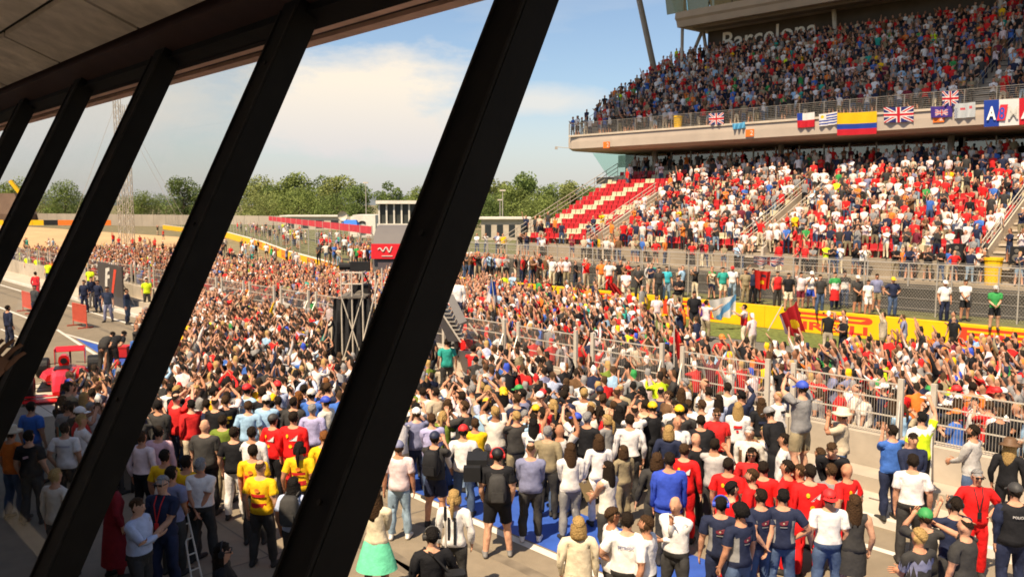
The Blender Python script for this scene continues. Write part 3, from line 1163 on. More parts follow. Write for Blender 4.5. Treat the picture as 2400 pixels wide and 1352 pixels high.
def base_body(voxel, tris, mitten):
    b = MB()
    tz = [(0.86, 0.0, 0.125, 0.10), (0.92, -0.005, 0.168, 0.122), (0.99, -0.005, 0.17, 0.124), (1.07, 0.0, 0.158, 0.116), (1.16, 0.006, 0.158, 0.118), (1.26, 0.008, 0.174, 0.128),
          (1.34, 0.0, 0.182, 0.122), (1.40, -0.01, 0.168, 0.102), (1.45, -0.015, 0.105, 0.078)]
    b.loft(closed_loft([(0, y, z) for z, y, _, _ in tz], [(a, c) for _, _, a, c in tz], 20))
    b.loft(closed_loft([(0, -0.012, 1.42), (0, 0.0, 1.56)], [0.062, 0.056]))
    b.loft(closed_loft([(0, 0.0, 1.60), (0, 0.003, 1.66), (0, -0.003, 1.705)], [(0.070, 0.088), (0.080, 0.100), (0.068, 0.086)], 18))
    b.loft(closed_loft([(0, 0.035, 1.60), (0, 0.045, 1.562)], [(0.056, 0.055), (0.044, 0.045)]))
    b.loft(closed_loft([(0, 0.098, 1.645), (0, 0.116, 1.615)], [0.012, 0.017], 8))
    for sg in (-1, 1):
        b.loft(closed_loft([(sg * 0.083, -0.008, 1.615), (sg * 0.085, -0.012, 1.65)], [(0.011, 0.02), (0.012, 0.024)], 8))
        b.loft(closed_loft([(sg * 0.09, -0.012, 1.415), (sg * 0.185, -0.01, 1.40)], [0.07, 0.064]))
    for sd_ in 'LR':
        M_ = lambda v: mir(v, sd_)
        b.loft(closed_loft([M_(SHO), M_(SHO + ARMD * 0.12), M_(ELB)], [0.064, 0.058, 0.045]))
        b.loft(closed_loft([M_(ELB), M_(ELB + ARMD * 0.07), M_(WRI)], [0.045, 0.046, 0.030]))
        e = WRI + ARMD * (0.15 if mitten else 0.085)
        b.loft(closed_loft([M_(WRI), M_(WRI + ARMD * 0.05), M_(e)], [(0.024, 0.030), (0.020, 0.044), (0.017, 0.040)]))
        b.loft(closed_loft([M_(HIP), M_(HIP.lerp(KNE, 0.35)), M_(HIP.lerp(KNE, 0.75)), M_(KNE)], [0.094, 0.090, 0.070, 0.062]))
        b.loft(closed_loft([M_(KNE), M_(KNE.lerp(ANK, 0.32) + Vector((0, -0.022, 0))), M_(KNE.lerp(ANK, 0.7)), M_(ANK)], [0.062, 0.064, 0.052, 0.048]))
        b.loft(closed_loft([M_(Vector((0.122, -0.055, 0.042))), M_(Vector((0.124, 0.06, 0.045))), M_(Vector((0.132, 0.165, 0.034)))], [(0.042, 0.042), (0.045, 0.044), (0.040, 0.034)], 10))
    o = link('base', b.mesh('base'), None)
    md = o.modifiers.new('r', 'REMESH')
    md.mode = 'VOXEL'
    md.voxel_size = voxel
    sm = o.modifiers.new('s', 'SMOOTH')
    sm.factor = 0.5
    sm.iterations = 2
    dc = o.modifiers.new('d', 'DECIMATE')
    dg = bpy.context.evaluated_depsgraph_get()
    n0 = len(o.evaluated_get(dg).to_mesh().polygons) * 2
    o.evaluated_get(dg).to_mesh_clear()
    dc.ratio = 1.0
    dg.update()
    n0 = len(o.evaluated_get(dg).to_mesh().polygons) * 2
    dc.ratio = min(1.0, tris / n0)
    dg = bpy.context.evaluated_depsgraph_get()
    dg.update()
    me = bpy.data.meshes.new_from_object(o.evaluated_get(dg))
    bpy.data.objects.remove(o, do_unlink=True)
    bm = bmesh.new()
    bm.from_mesh(me)
    bmesh.ops.triangulate(bm, faces=bm.faces)

    def cut(co, no, test):
        fs = [f for f in bm.faces if test(f.calc_center_median())]
        geom = list({v for f in fs for v in f.verts}) + list({e for f in fs for e in f.edges}) + fs
        bmesh.ops.bisect_plane(bm, geom=geom, plane_co=co, plane_no=no, dist=0.0005)

    torso = lambda c: abs(c.x) < 0.20 and c.z > 0.7
    if not mitten:
        cut((0, 0, 0.995), (0, 0, 1), torso)
        cut((0, 0, 0.905), (0, 0, 1), torso)
        cut((0, 0, 0.585), (0, 0, 1), lambda c: c.z < 0.75)
        cut((0, 0, 0.115), (0, 0, 1), lambda c: c.z < 0.3)
        cut((0, 0.0, 1.487), (0, -0.35, 1), lambda c: abs(c.x) < 0.1 and c.z > 1.4)
        for sg in (-1, 1):
            d = Vector((ARMD.x * sg, 0, ARMD.z))
            s0 = Vector((SHO.x * sg, SHO.y, SHO.z))
            for t in (0.19, 0.515):
                cut(s0 + d * t, d, lambda c, g=sg: c.x * g > 0.2 and c.z > 0.7)
        bmesh.ops.triangulate(bm, faces=bm.faces)
    bm.verts.ensure_lookup_table()
    V = np.array([tuple(v.co) for v in bm.verts])
    F = np.array([[v.index for v in f.verts] for f in bm.faces])
    bm.free()
    bpy.data.meshes.remove(me)
    return V, F


# regions: 0 head 1 neck 2 torso 3 sleeve 4 arm 5 hand 6 seat 7 thigh 8 shin 9 shoe 10 eye 11 mouth 12 hair 13 hem 14 forearm
def region_of(Cn):
    reg = np.full(len(Cn), 2)
    bw = bone_weights(Cn).argmax(1)
    nm = np.array(BONES)[bw]
    ax = np.abs(Cn[:, 0])
    ta = (ax - SHO.x) * ARMD.x + (Cn[:, 2] - SHO.z) * ARMD.z
    arm = np.isin(nm, ['uarmL', 'uarmR', 'farmL', 'farmR', 'handL', 'handR']) & (ax > 0.17)
    z = Cn[:, 2]
    reg[~arm & (z < 0.995)] = 13
    reg[~arm & (z < 0.905)] = 7
    reg[~arm & (z < 0.585)] = 8
    reg[~arm & (z < 0.115)] = 9
    reg[~arm & (z - 0.35 * Cn[:, 1] > 1.487)] = 1
    reg[~arm & (z > 1.535)] = 0
    hair = ~arm & (((z > 1.69) & (Cn[:, 1] < 0.08)) | ((Cn[:, 1] < -0.01) & (z > 1.575)))
    reg[hair] = 12
    reg[arm] = 3
    reg[arm & (ta > 0.19)] = 14
    reg[arm & (ta > 0.515)] = 5
    return reg


class Body:
    pass


def make_body(voxel, tris, mitten):
    B = Body()
    V, F = base_body(voxel, tris, mitten)
    reg = region_of(V[F].mean(1))
    Wt = bone_weights(V)
    if not mitten:
        EV, EF, EW, ER = [], [], [], []

        def addp(pts, faces, bone, r):
            o = len(V) + sum(len(x) for x in EV)
            EV.append(np.array([tuple(p) for p in pts]))
            w = np.zeros((len(pts), len(BONES)))
            w[:, BONES.index(bone)] = 1
            EW.append(w)
            for f in faces:
                for i in range(1, len(f) - 1):
                    EF.append((f[0] + o, f[i] + o, f[i + 1] + o))
                    ER.append(r)
        for sd_ in 'LR':
            sg = -1 if sd_ == 'L' else 1
            inw = Vector((-ARMD.z, 0, ARMD.x)) * -1          # towards the body
            for fi, (dy, ln, st) in enumerate(((-0.033, 0.062, 0.080), (-0.011, 0.078, 0.085), (0.011, 0.082, 0.085), (0.032, 0.072, 0.080), (0.046, 0.060, 0.035))):
                thumb = fi == 4
                p0 = WRI + ARMD * (st - 0.02) + Vector((0, dy * (0.8 if thumb else 1), 0))
                dirn = (ARMD + Vector((0, 0.75 if thumb else dy * 2.0, 0)) + inw * 0.12).normalized()
                p1 = p0 + dirn * (ln * 0.5 + 0.02)
                p2 = p1 + (dirn + inw * 0.45).normalized() * ln * 0.5
                mbf = MB()
                rings = []
                for p, r in ((p0, 0.0105), (p1, 0.0095), (p2, 0.0075)):
                    p = Vector((p.x * sg, p.y, p.z))
                    t = Vector((0, 1, 0))
                    q = Vector((ARMD.z * sg, 0, -ARMD.x))
                    rings.append([p + t * r * math.cos(a) + q * r * math.sin(a) for a in (0.3, 1.87, 3.44, 5.0)])
                mbf.loft(rings)
                addp(mbf.v, mbf.f, 'hand' + sd_, 5)
        for sg in (-1, 1):                                    # eyes and brows
            for (dz, hw, hh_, r, yy) in ((1.655, 0.014, 0.006, 10, 0.098), (1.677, 0.02, 0.0045, 12, 0.099)):
                c = Vector((sg * 0.033, yy, dz))
                addp([c + Vector((-hw, -0.006, 0)), c + Vector((0, 0.004, -hh_)), c + Vector((hw, -0.006, 0)), c + Vector((0, 0.003, hh_)), c + Vector((0, 0.008, 0))],
                     [(0, 1, 4), (1, 2, 4), (2, 3, 4), (3, 0, 4)], 'head', r)
        c = Vector((0, 0.094, 1.578))
        addp([c + Vector((-0.025, -0.008, 0)), c + Vector((0, 0.002, -0.007)), c + Vector((0.025, -0.008, 0)), c + Vector((0, 0.004, 0.006))], [(0, 1, 2), (0, 2, 3)], 'head', 11)
        V = np.concatenate([V] + EV)
        F = np.concatenate([F, np.array(EF)])
        reg = np.concatenate([reg, np.array(ER)])
        Wt = np.concatenate([Wt] + EW)
    B.V, B.F, B.reg, B.W = V, F, reg, Wt
    B.FC = V[F].mean(1)
    fn = np.cross(V[F[:, 1]] - V[F[:, 0]], V[F[:, 2]] - V[F[:, 0]])
    N = np.zeros_like(V)
    for i in range(3):
        np.add.at(N, F[:, i], fn)
    B.N = N / (np.linalg.norm(N, axis=1, keepdims=True) + 1e-9)

    def vmask(rs):
        m = np.zeros(len(V), bool)
        m[F[np.isin(reg, rs)].ravel()] = True
        return m
    B.vshirt = vmask([2, 13]) & ~vmask([1, 0, 7])
    B.vsleeve = vmask([3])
    B.vfore = vmask([14]) & ~vmask([5])
    B.vleg = vmask([7, 8]) & ~vmask([9, 13])
    B.ta = (np.abs(V[:, 0]) - SHO.x) * ARMD.x + (V[:, 2] - SHO.z) * ARMD.z
    return B


HD = make_body(0.0145, 1750, False)
LD = make_body(0.024, 262, True)


def rotx(a):
    c, s = math.cos(a), math.sin(a)
    return np.array([[1, 0, 0], [0, c, -s], [0, s, c]])


def rotz(a):
    c, s = math.cos(a), math.sin(a)
    return np.array([[c, -s, 0], [s, c, 0], [0, 0, 1]])


def rot_between(a, b):
    q = Vector(a).rotation_difference(Vector(b))
    return np.array(q.to_matrix())


def ik(root, target, l1, l2, pole):
    d = target - root
    L = float(np.linalg.norm(d))
    L2 = min(max(L, abs(l1 - l2) + 0.02), (l1 + l2) * 0.995)
    u = d / max(L, 1e-6)
    tip = root + u * L2
    a = (l1 * l1 - l2 * l2 + L2 * L2) / (2 * L2)
    h = math.sqrt(max(l1 * l1 - a * a, 0.0))
    pl = pole - u * float(pole @ u)
    nrm = np.linalg.norm(pl)
    pl = pl / nrm if nrm > 1e-5 else np.array([0, 0, -1.0])
    return root + u * a + pl * h, tip


# wrist targets (out, forward, up) for a 1.75 m figure: (right, left), elbow pole (out, forward, up)
POSES = {
    'down': ((0.25, 0.05, 0.89), (0.25, 0.04, 0.89)), 'front': ((0.06, 0.20, 0.98), (0.05, 0.21, 1.0)), 'hips': ((0.19, 0.06, 1.03), (0.19, 0.06, 1.03)),
    'crossed': ((-0.10, 0.20, 1.17), (-0.11, 0.17, 1.20)), 'phone': ((0.07, 0.34, 1.50), (0.07, 0.34, 1.50)), 'camera': ((0.09, 0.22, 1.56), (0.08, 0.24, 1.55)),
    'up1': ((0.24, 0.14, 1.88), (0.25, 0.05, 0.90)), 'up1l': ((0.25, 0.04, 0.90), (0.22, 0.16, 1.88)), 'up2': ((0.27, 0.12, 1.88), (0.27, 0.12, 1.87)), 'behind': ((0.03, -0.16, 0.93), (0.05, -0.17, 0.95)),
    'clap': ((0.05, 0.30, 1.26), (0.05, 0.30, 1.26)), 'high_phone': ((0.10, 0.30, 1.78), (0.10, 0.30, 1.78)), 'chin': ((0.02, 0.16, 1.45), (-0.10, 0.18, 1.16)), 'onehip': ((0.19, 0.05, 1.03), (0.25, 0.05, 0.89)),
    'clip': ((0.02, 0.27, 1.10), (0.05, 0.30, 1.05)), 'wave': ((0.30, 0.05, 1.80), (0.19, 0.06, 1.03)), 'point': ((0.20, 0.50, 1.45), (0.25, 0.05, 0.89)), 'shade': ((0.06, 0.12, 1.66), (0.25, 0.05, 0.89)),
    'side_hold': ((0.30, 0.18, 1.10), (0.25, 0.04, 0.89)), 'spread': ((0.55, 0.22, 1.50), (0.55, 0.22, 1.50)),
}
POLES = {'hips': (1, -0.4, 0.1), 'onehip': (1, -0.4, 0.0), 'behind': (1, -0.9, 0.2), 'up1': (0.6, -0.2, 0.2), 'up2': (1, 0.1, 0.0), 'crossed': (0.8, -0.1, -0.9), 'wave': (1, 0, -0.3)}


def pose_bones(pose='down', lean=0.0, turn=0.0, nod=0.0, stance=0.0, step=0.0, crouch=0.0, sit=False, jit=0.0, custom=None):
    """rotation, rest pivot and posed pivot of each bone"""
    T = {}
    I = np.eye(3)
    pz = -0.42 * crouch
    py = -0.10 * crouch
    if sit:
        pz, py = -0.42, -0.05
    pel = np.array([0, 0, 0.95])
    T['pelvis'] = (I, pel, pel + np.array([0, py, pz]))

    def tr(n, p):
        Rm, j, q = T[n]
        return Rm @ (np.array(p) - j) + q
    j = np.array([0, 0, 1.02])
    T['spine'] = (rotx(-lean * 0.5), j, tr('pelvis', j))
    j = np.array([0, 0, 1.2])
    T['chest'] = (rotx(-lean) @ rotz(turn * 0.25), j, tr('spine', j))
    j = np.array([0, -0.01, 1.49])
    T['head'] = (rotx(-lean * 0.6) @ rotz(turn) @ rotx(-nod), j, tr('chest', j))
    tg = custom or POSES[pose]
    for i, sd_ in enumerate('RL'):
        sg = 1 if sd_ == 'R' else -1
        t = np.array(tg[i], float)
        if jit:
            t = t + rng.normal(0, jit, 3)
        if t[2] > 1.0 or abs(t[1]) > 0.1:
            wt = tr('chest', (t[0] * sg, t[1], t[2]))
        else:
            wt = tr('spine', (t[0] * sg, t[1], t[2]))
        sh = tr('chest', np.array(mir(SHO, sd_)))
        pole = np.array(POLES.get(pose, (0.45, -0.55, -0.75)), float) * np.array([sg, 1, 1])
        el_, tip = ik(sh, wt, 0.285, 0.25, pole)
        ad = np.array(mir(ARMD, sd_))
        T['uarm' + sd_] = (rot_between(ad, el_ - sh), np.array(mir(SHO, sd_)), sh)
        T['farm' + sd_] = (rot_between(ad, tip - el_), np.array(mir(ELB, sd_)), el_)
        T['hand' + sd_] = (T['farm' + sd_][0], np.array(mir(WRI, sd_)), tip)
        hp = tr('pelvis', np.array(mir(HIP, sd_)))
        an = np.array(mir(ANK, sd_)) + np.array([sg * stance, sg * step, 0.0])
        if crouch:
            an = an + np.array([sg * 0.03, 0.05 if sg > 0 else -0.12 * crouch, 0])
        if sit:
            an = np.array([sg * 0.12, 0.38, 0.085])
        kn, tip = ik(hp, an, 0.41, 0.405, np.array([sg * 0.12, 1.0, 0.15]))
        T['thigh' + sd_] = (rot_between(np.array(mir(KNE - HIP, sd_)), kn - hp), np.array(mir(HIP, sd_)), hp)
        T['shin' + sd_] = (rot_between(np.array(mir(ANK - KNE, sd_)), tip - kn), np.array(mir(KNE, sd_)), kn)
        T['foot' + sd_] = (rotz(-sg * 0.12), np.array(mir(ANK, sd_)), tip)
    return T


def looser(B, d, seed):
    """rest shape with room in the clothes: flared sleeve and hem ends, soft folds"""
    r_ = np.random.default_rng(seed)
    V = B.V
    fold = np.zeros(len(V))
    for q in range(5):
        kv = r_.normal(0, 1, 3)
        kv *= r_.uniform(22, 55) / np.linalg.norm(kv)
        fold += np.sin(V @ kv + r_.uniform(0, 6.28)) * 0.0035
    off = np.zeros(len(V))
    z = V[:, 2]
    tight = d.get('sleeve') == 'n'
    sh = B.vshirt
    off[sh] = 0.006 + fold[sh] * 1.2 + np.interp(z[sh], [0.9, 1.0, 1.15, 1.4], [0.018, 0.016, 0.010, 0.004])
    sl = B.vsleeve
    ta = B.ta
    if not tight:
        off[sl] = 0.004 + fold[sl] + np.interp(ta[sl], [0.0, 0.1, 0.195], [0.004, 0.012, 0.022 if d.get('sleeve', 's') == 's' else 0.012])
    if d.get('sleeve') == 'l':
        off[B.vfore] = 0.008 + fold[B.vfore]
    lg = B.vleg
    shorts = d.get('leg', 'l') == 's'
    off[lg] = 0.004 + fold[lg] * 1.3 + (np.interp(z[lg], [0.58, 0.75, 0.9], [0.03, 0.014, 0.004]) if shorts else np.interp(z[lg], [0.11, 0.3, 0.6, 0.9], [0.022, 0.012, 0.008, 0.004]))
    if shorts:
        off[lg & (z < 0.58)] = 0
    return V + B.N * off[:, None]


def skin(B, T, female=False, girth=1.0, V0=None):
    V = B.V if V0 is None else V0
    if female or girth != 1.0:
        V = V.copy()
        z = V[:, 2]
        ax = np.abs(V[:, 0])
        tor = (z > 0.80) & (z < 1.44) & (ax < 0.215)
        g = np.ones(len(V))
        if female:
            g = np.interp(z, [0.8, 0.93, 1.08, 1.25, 1.40, 1.5], [1.02, 1.03, 0.84, 0.90, 0.88, 0.95])
        V[tor, 0] *= (g * (1 + (girth - 1) * 0.7))[tor]
        bel = 1 + (girth - 1) * np.interp(z, [0.8, 0.95, 1.1, 1.3, 1.45], [0.5, 1.0, 1.6, 1.0, 0.2])
        V[tor, 1] *= bel[tor]
        if female:
            bust = (z > 1.22) & (z < 1.34) & (V[:, 1] > 0.03) & (ax < 0.15)
            V[bust, 1] += 0.025
    out = np.zeros_like(V)
    for bi, n in enumerate(BONES):
        w = B.W[:, bi]
        m = w > 0
        if not m.any():
            continue
        Rm, j, q = T[n]
        out[m] += w[m, None] * ((V[m] - j) @ Rm.T + q)
    return out


# ------------------------------------------------------------------ colours
COL = dict(white=(0.76, 0.73, 0.70), offwhite=(0.68, 0.63, 0.55), cream=(0.70, 0.60, 0.42), pink=(0.66, 0.42, 0.46), palepink=(0.74, 0.60, 0.60), red=(0.60, 0.022, 0.022), scarlet=(0.72, 0.014, 0.014), darkred=(0.22, 0.015, 0.02),
           orange=(0.72, 0.19, 0.03), yellow=(0.80, 0.48, 0.01), hivis=(0.62, 0.80, 0.02), green=(0.04, 0.27, 0.07), olive=(0.16, 0.22, 0.03), teal=(0.03, 0.32, 0.26), mint=(0.16, 0.66, 0.40), turquoise=(0.05, 0.42, 0.50),
           skyblue=(0.32, 0.50, 0.68), blue=(0.05, 0.14, 0.46), royal=(0.035, 0.075, 0.46), navy=(0.018, 0.024, 0.055), paleblue=(0.44, 0.50, 0.66), lavender=(0.40, 0.38, 0.60), greyblue=(0.20, 0.21, 0.33),
           black=(0.012, 0.012, 0.014), charcoal=(0.042, 0.040, 0.038), grey=(0.24, 0.235, 0.23), palegrey=(0.46, 0.44, 0.42), beige=(0.50, 0.42, 0.30), khaki=(0.27, 0.22, 0.13), brown=(0.14, 0.075, 0.035), purple=(0.14, 0.05, 0.30),
           jeans=(0.065, 0.10, 0.18), palejeans=(0.27, 0.37, 0.46), maroon=(0.16, 0.02, 0.035))
SKIN = [(0.56, 0.29, 0.18), (0.60, 0.33, 0.21), (0.50, 0.24, 0.14), (0.44, 0.20, 0.11), (0.63, 0.36, 0.25), (0.30, 0.14, 0.075)]
HAIR = dict(black=(0.012, 0.010, 0.009), dark=(0.020, 0.013, 0.008), brown=(0.062, 0.033, 0.015), blonde=(0.42, 0.27, 0.10), grey=(0.26, 0.25, 0.24), white=(0.5, 0.49, 0.47), ginger=(0.20, 0.075, 0.02))
m_person = vmat('skin_and_cloth', 0.8, 0.45, 11.0, 0.2, 0.16)
m_hair = vmat('hair', 0.7, 0.9, 55.0, 0.12, 0.45)
m_gear = vmat('gear', 0.6, 0.15, 20.0, 0.4, 0.1)


def colours(B, d):
    """one colour for each face from the description d"""
    sk = d['skin']
    top, bot = COL[d['top']], COL[d['bottom']]
    t = np.zeros((16, 3))
    for r in (0, 1, 4, 5, 14):
        t[r] = sk
    t[2] = top
    t[3] = top if d.get('sleeve', 's') != 'n' else sk
    if d.get('sleeve', 's') == 'l':
        t[14] = top
    t[13] = bot if d.get('tuck') else top
    t[7] = bot
    t[8] = bot if d.get('leg', 'l') == 'l' else sk
    t[9] = COL[d.get('shoe', 'charcoal')]
    t[10] = (0.02, 0.015, 0.01)
    t[11] = (0.35, 0.10, 0.08)
    t[12] = HAIR.get(d.get('hair', 'dark'), sk) if (B is LD or d.get('style', 'short') != 'thin') else sk
    if d.get('hat') and B is LD:
        t[12] = COL[d['hat']]
    if B is LD:
        for r in (0, 1, 5, 14):
            if r != 14 or d.get('sleeve', 's') != 'l':
                t[r] = np.array(sk) * 0.8
    c = t[B.reg].copy()
    if B is HD:
        brow = (B.reg == 12) & (B.FC[:, 1] > 0.09)
        c[brow] = HAIR.get(d.get('hair'), (0.05, 0.03, 0.02))
        fc = B.FC
        if d.get('hair') is not None and d.get('beard'):
            c[(B.reg == 0) & (fc[:, 2] < 1.60) & (fc[:, 1] > 0.0)] = HAIR[d['hair']]
        s2 = d.get('side')                       # second colour: side panels or yoke
        if s2:
            m = (B.reg == 2) & (np.abs(fc[:, 0]) > 0.10) & (fc[:, 2] < 1.33)
            c[m] = COL[s2]
        s3 = d.get('lower')                      # coloured lower half of the top
        if s3:
            m = ((B.reg == 2) | (B.reg == 13)) & (fc[:, 2] < 1.24)
            c[m] = COL[s3]
        s4 = d.get('yoke')
        if s4:
            m = ((B.reg == 2) | (B.reg == 3)) & (fc[:, 2] > 1.36)
            c[m] = COL[s4]
        s5 = d.get('vest')
        if s5:
            c[B.reg == 3] = COL[s5]
            c[B.reg == 14] = COL[s5]
    return c


# ------------------------------------------------------------------ hair, hats and other worn pieces (rest space of the head)
def cap_shell(tmax, off, n=18, m=7, seed=0, rag=0.0, cz=1.655, rx=0.082, ry=0.101, rz=0.100):
    """shell over the skull; tmax(phi) = polar reach, phi = 0 at the front"""
    r_ = random.Random(seed)
    V, F = [(0, -0.004, cz + rz + off)], []
    for j in range(1, m + 1):
        for i in range(n):
            ph = 2 * math.pi * i / n
            th = tmax(ph) * j / m
            o = off * (1.0 if j < m else 0.55) + r_.uniform(-rag, rag)
            x = (rx + o) * math.sin(th) * math.sin(ph)
            y = (ry + o) * math.sin(th) * math.cos(ph) - 0.004
            z = cz + (rz + o) * math.cos(th)
            V.append((x, y, z))
    for i in range(n):
        F.append((0, 1 + i, 1 + (i + 1) % n))
    for j in range(m - 1):
        for i in range(n):
            a, b_ = 1 + j * n + i, 1 + j * n + (i + 1) % n
            F.append((a, a + n, b_))
            F.append((b_, a + n, b_ + n))
    return V, F


def hair_geo(style, seed):
    fr = lambda ph: (1 + math.cos(ph)) / 2                     # 1 at the front, 0 at the back
    if style == 'thin':
        return cap_shell(lambda p: R(100) - R(70) * fr(p) ** 0.7, 0.006, 18, 6, seed, 0.002)
    V, F = cap_shell(lambda p: R(112) - R(62) * fr(p) ** 0.6 - R(10) * math.sin(p) ** 2, 0.015 if style == 'short' else 0.020, 20, 8, seed, 0.006)
    if style == 'curly':
        V, F = cap_shell(lambda p: R(120) - R(62) * fr(p), 0.036, 18, 8, seed, 0.014)
    if style in ('long', 'bob', 'pony'):
        n = 11
        b0 = len(V)
        low = {'long': 1.30, 'bob': 1.47, 'pony': 1.56}[style]
        rows = 6
        r_ = random.Random(seed)
        for j in range(rows):
            t = j / (rows - 1)
            z = 1.68 + (low - 1.68) * t
            for i in range(n):
                ph = R(75) + R(210) * i / (n - 1)
                flare = 1.05 + 0.10 * math.sin(t * 3.0) - (0.12 * t if style == 'long' else 0)
                rr_ = 0.105 + (0.03 * t if style == 'long' else 0.012 * t)
                zz = z + r_.uniform(-0.012, 0.012) * t
                V.append((rr_ * 0.92 * flare * math.sin(ph), rr_ * flare * math.cos(ph) - 0.004, zz))
        for j in range(rows - 1):
            for i in range(n - 1):
                a = b0 + j * n + i
                F += [(a, a + n, a + 1), (a + 1, a + n, a + n + 1)]
        # inner layer gives the sheet body
        b1 = len(V)
        for q in range(b0, b1):
            x, y, z = V[q]
            V.append((x * 0.80, y * 0.78, z))
        for j in range(rows - 1):
            for i in range(n - 1):
                a = b1 + j * n + i
                F += [(a, a + 1, a + n), (a + 1, a + n + 1, a + n)]
        for i in range(n - 1):
            a, c_ = b0 + (rows - 1) * n + i, b1 + (rows - 1) * n + i
            F += [(a, c_, a + 1), (a + 1, c_, c_ + 1)]
    if style == 'pony':
        mbp = MB()
        mbp.loft(closed_loft([(0, -0.10, 1.67), (0, -0.155, 1.62), (0, -0.165, 1.50), (0, -0.15, 1.36)], [0.024, 0.032, 0.034, 0.014], 8))
        o = len(V)
        V += [tuple(p) for p in mbp.v]
        for f in mbp.f:
            for i in range(1, len(f) - 1):
                F.append((f[0] + o, f[i] + o, f[i + 1] + o))
    return V, F


def tri(mb_):
    F = []
    for f in mb_.f:
        for i in range(1, len(f) - 1):
            F.append((f[0], f[i], f[i + 1]))
    return [tuple(p) for p in mb_.v], F


def hat_geo(kind, back=False):
    if kind == 'cap':
        V, F = cap_shell(lambda p: R(88), 0.020, 18, 6, 0, 0.0, cz=1.662)
        n = 9
        b0 = len(V)
        for j, (d, dz) in enumerate(((0.0, 0.0), (0.045, -0.006), (0.085, -0.020))):
            for i in range(n):
                ph = R(-62) + R(124) * i / (n - 1)
                k_ = 1 - 0.4 * (ph / R(62)) ** 2 * (j / 2)
                sg = -1 if back else 1
                V.append(((0.102 + d * 0.25) * math.sin(ph), sg * ((0.118 + d * k_) * math.cos(ph)), 1.668 + dz))
        for j in range(2):
            for i in range(n - 1):
                a = b0 + j * n + i
                F += [(a, a + 1, a + n), (a + 1, a + n + 1, a + n)]
        return V, F
    if kind == 'brim':
        mbp = MB()
        k_ = 20
        rings = []
        for r_, z in ((0.19, 1.672), (0.12, 1.690), (0.108, 1.70), (0.100, 1.775), (0.075, 1.795), (0.02, 1.788)):
            rings.append([(r_ * math.sin(2 * math.pi * i / k_), r_ * 1.1 * math.cos(2 * math.pi * i / k_), z + (0.014 * math.cos(4 * math.pi * i / k_) if r_ > 0.15 else 0)) for i in range(k_)])
        mbp.loft(rings)
        return tri(mbp)
    if kind == 'headphones':
        mbp = MB()
        pts = [Vector((0.108 * math.cos(a), -0.005, 1.65 + 0.128 * math.sin(a))) for a in [math.pi * i / 12 for i in range(13)]]
        mbp.path(pts, 0.012, 5)
        for sg in (-1, 1):
            mbp.tube((sg * 0.075, -0.005, 1.642), (sg * 0.118, -0.005, 1.642), 0.042, k=10)
        return tri(mbp)
    if kind == 'glasses':
        mbp = MB()
        for sg in (-1, 1):
            mbp.box(sg * 0.035 - 0.026, sg * 0.035 + 0.026, 0.103, 0.112, 1.638, 1.670)
            mbp.box(sg * 0.082 - 0.004, sg * 0.082 + 0.004, -0.01, 0.108, 1.655, 1.664)
        mbp.box(-0.012, 0.012, 0.108, 0.114, 1.656, 1.664)
        return tri(mbp)


def back_y(x, z, B=None):
    """rear (negative) surface of the torso at x, z"""
    rx = np.interp(z, [0.92, 1.07, 1.16, 1.26, 1.34, 1.40], [0.168, 0.158, 0.158, 0.174, 0.185, 0.20])
    ry = np.interp(z, [0.92, 1.07, 1.16, 1.26, 1.34, 1.40, 1.45], [0.125, 0.118, 0.116, 0.122, 0.122, 0.108, 0.08])
    q = max(0.0, 1 - min(0.98, abs(x) / rx) ** 2)
    return -ry * math.sqrt(q)


PEOPLE = []


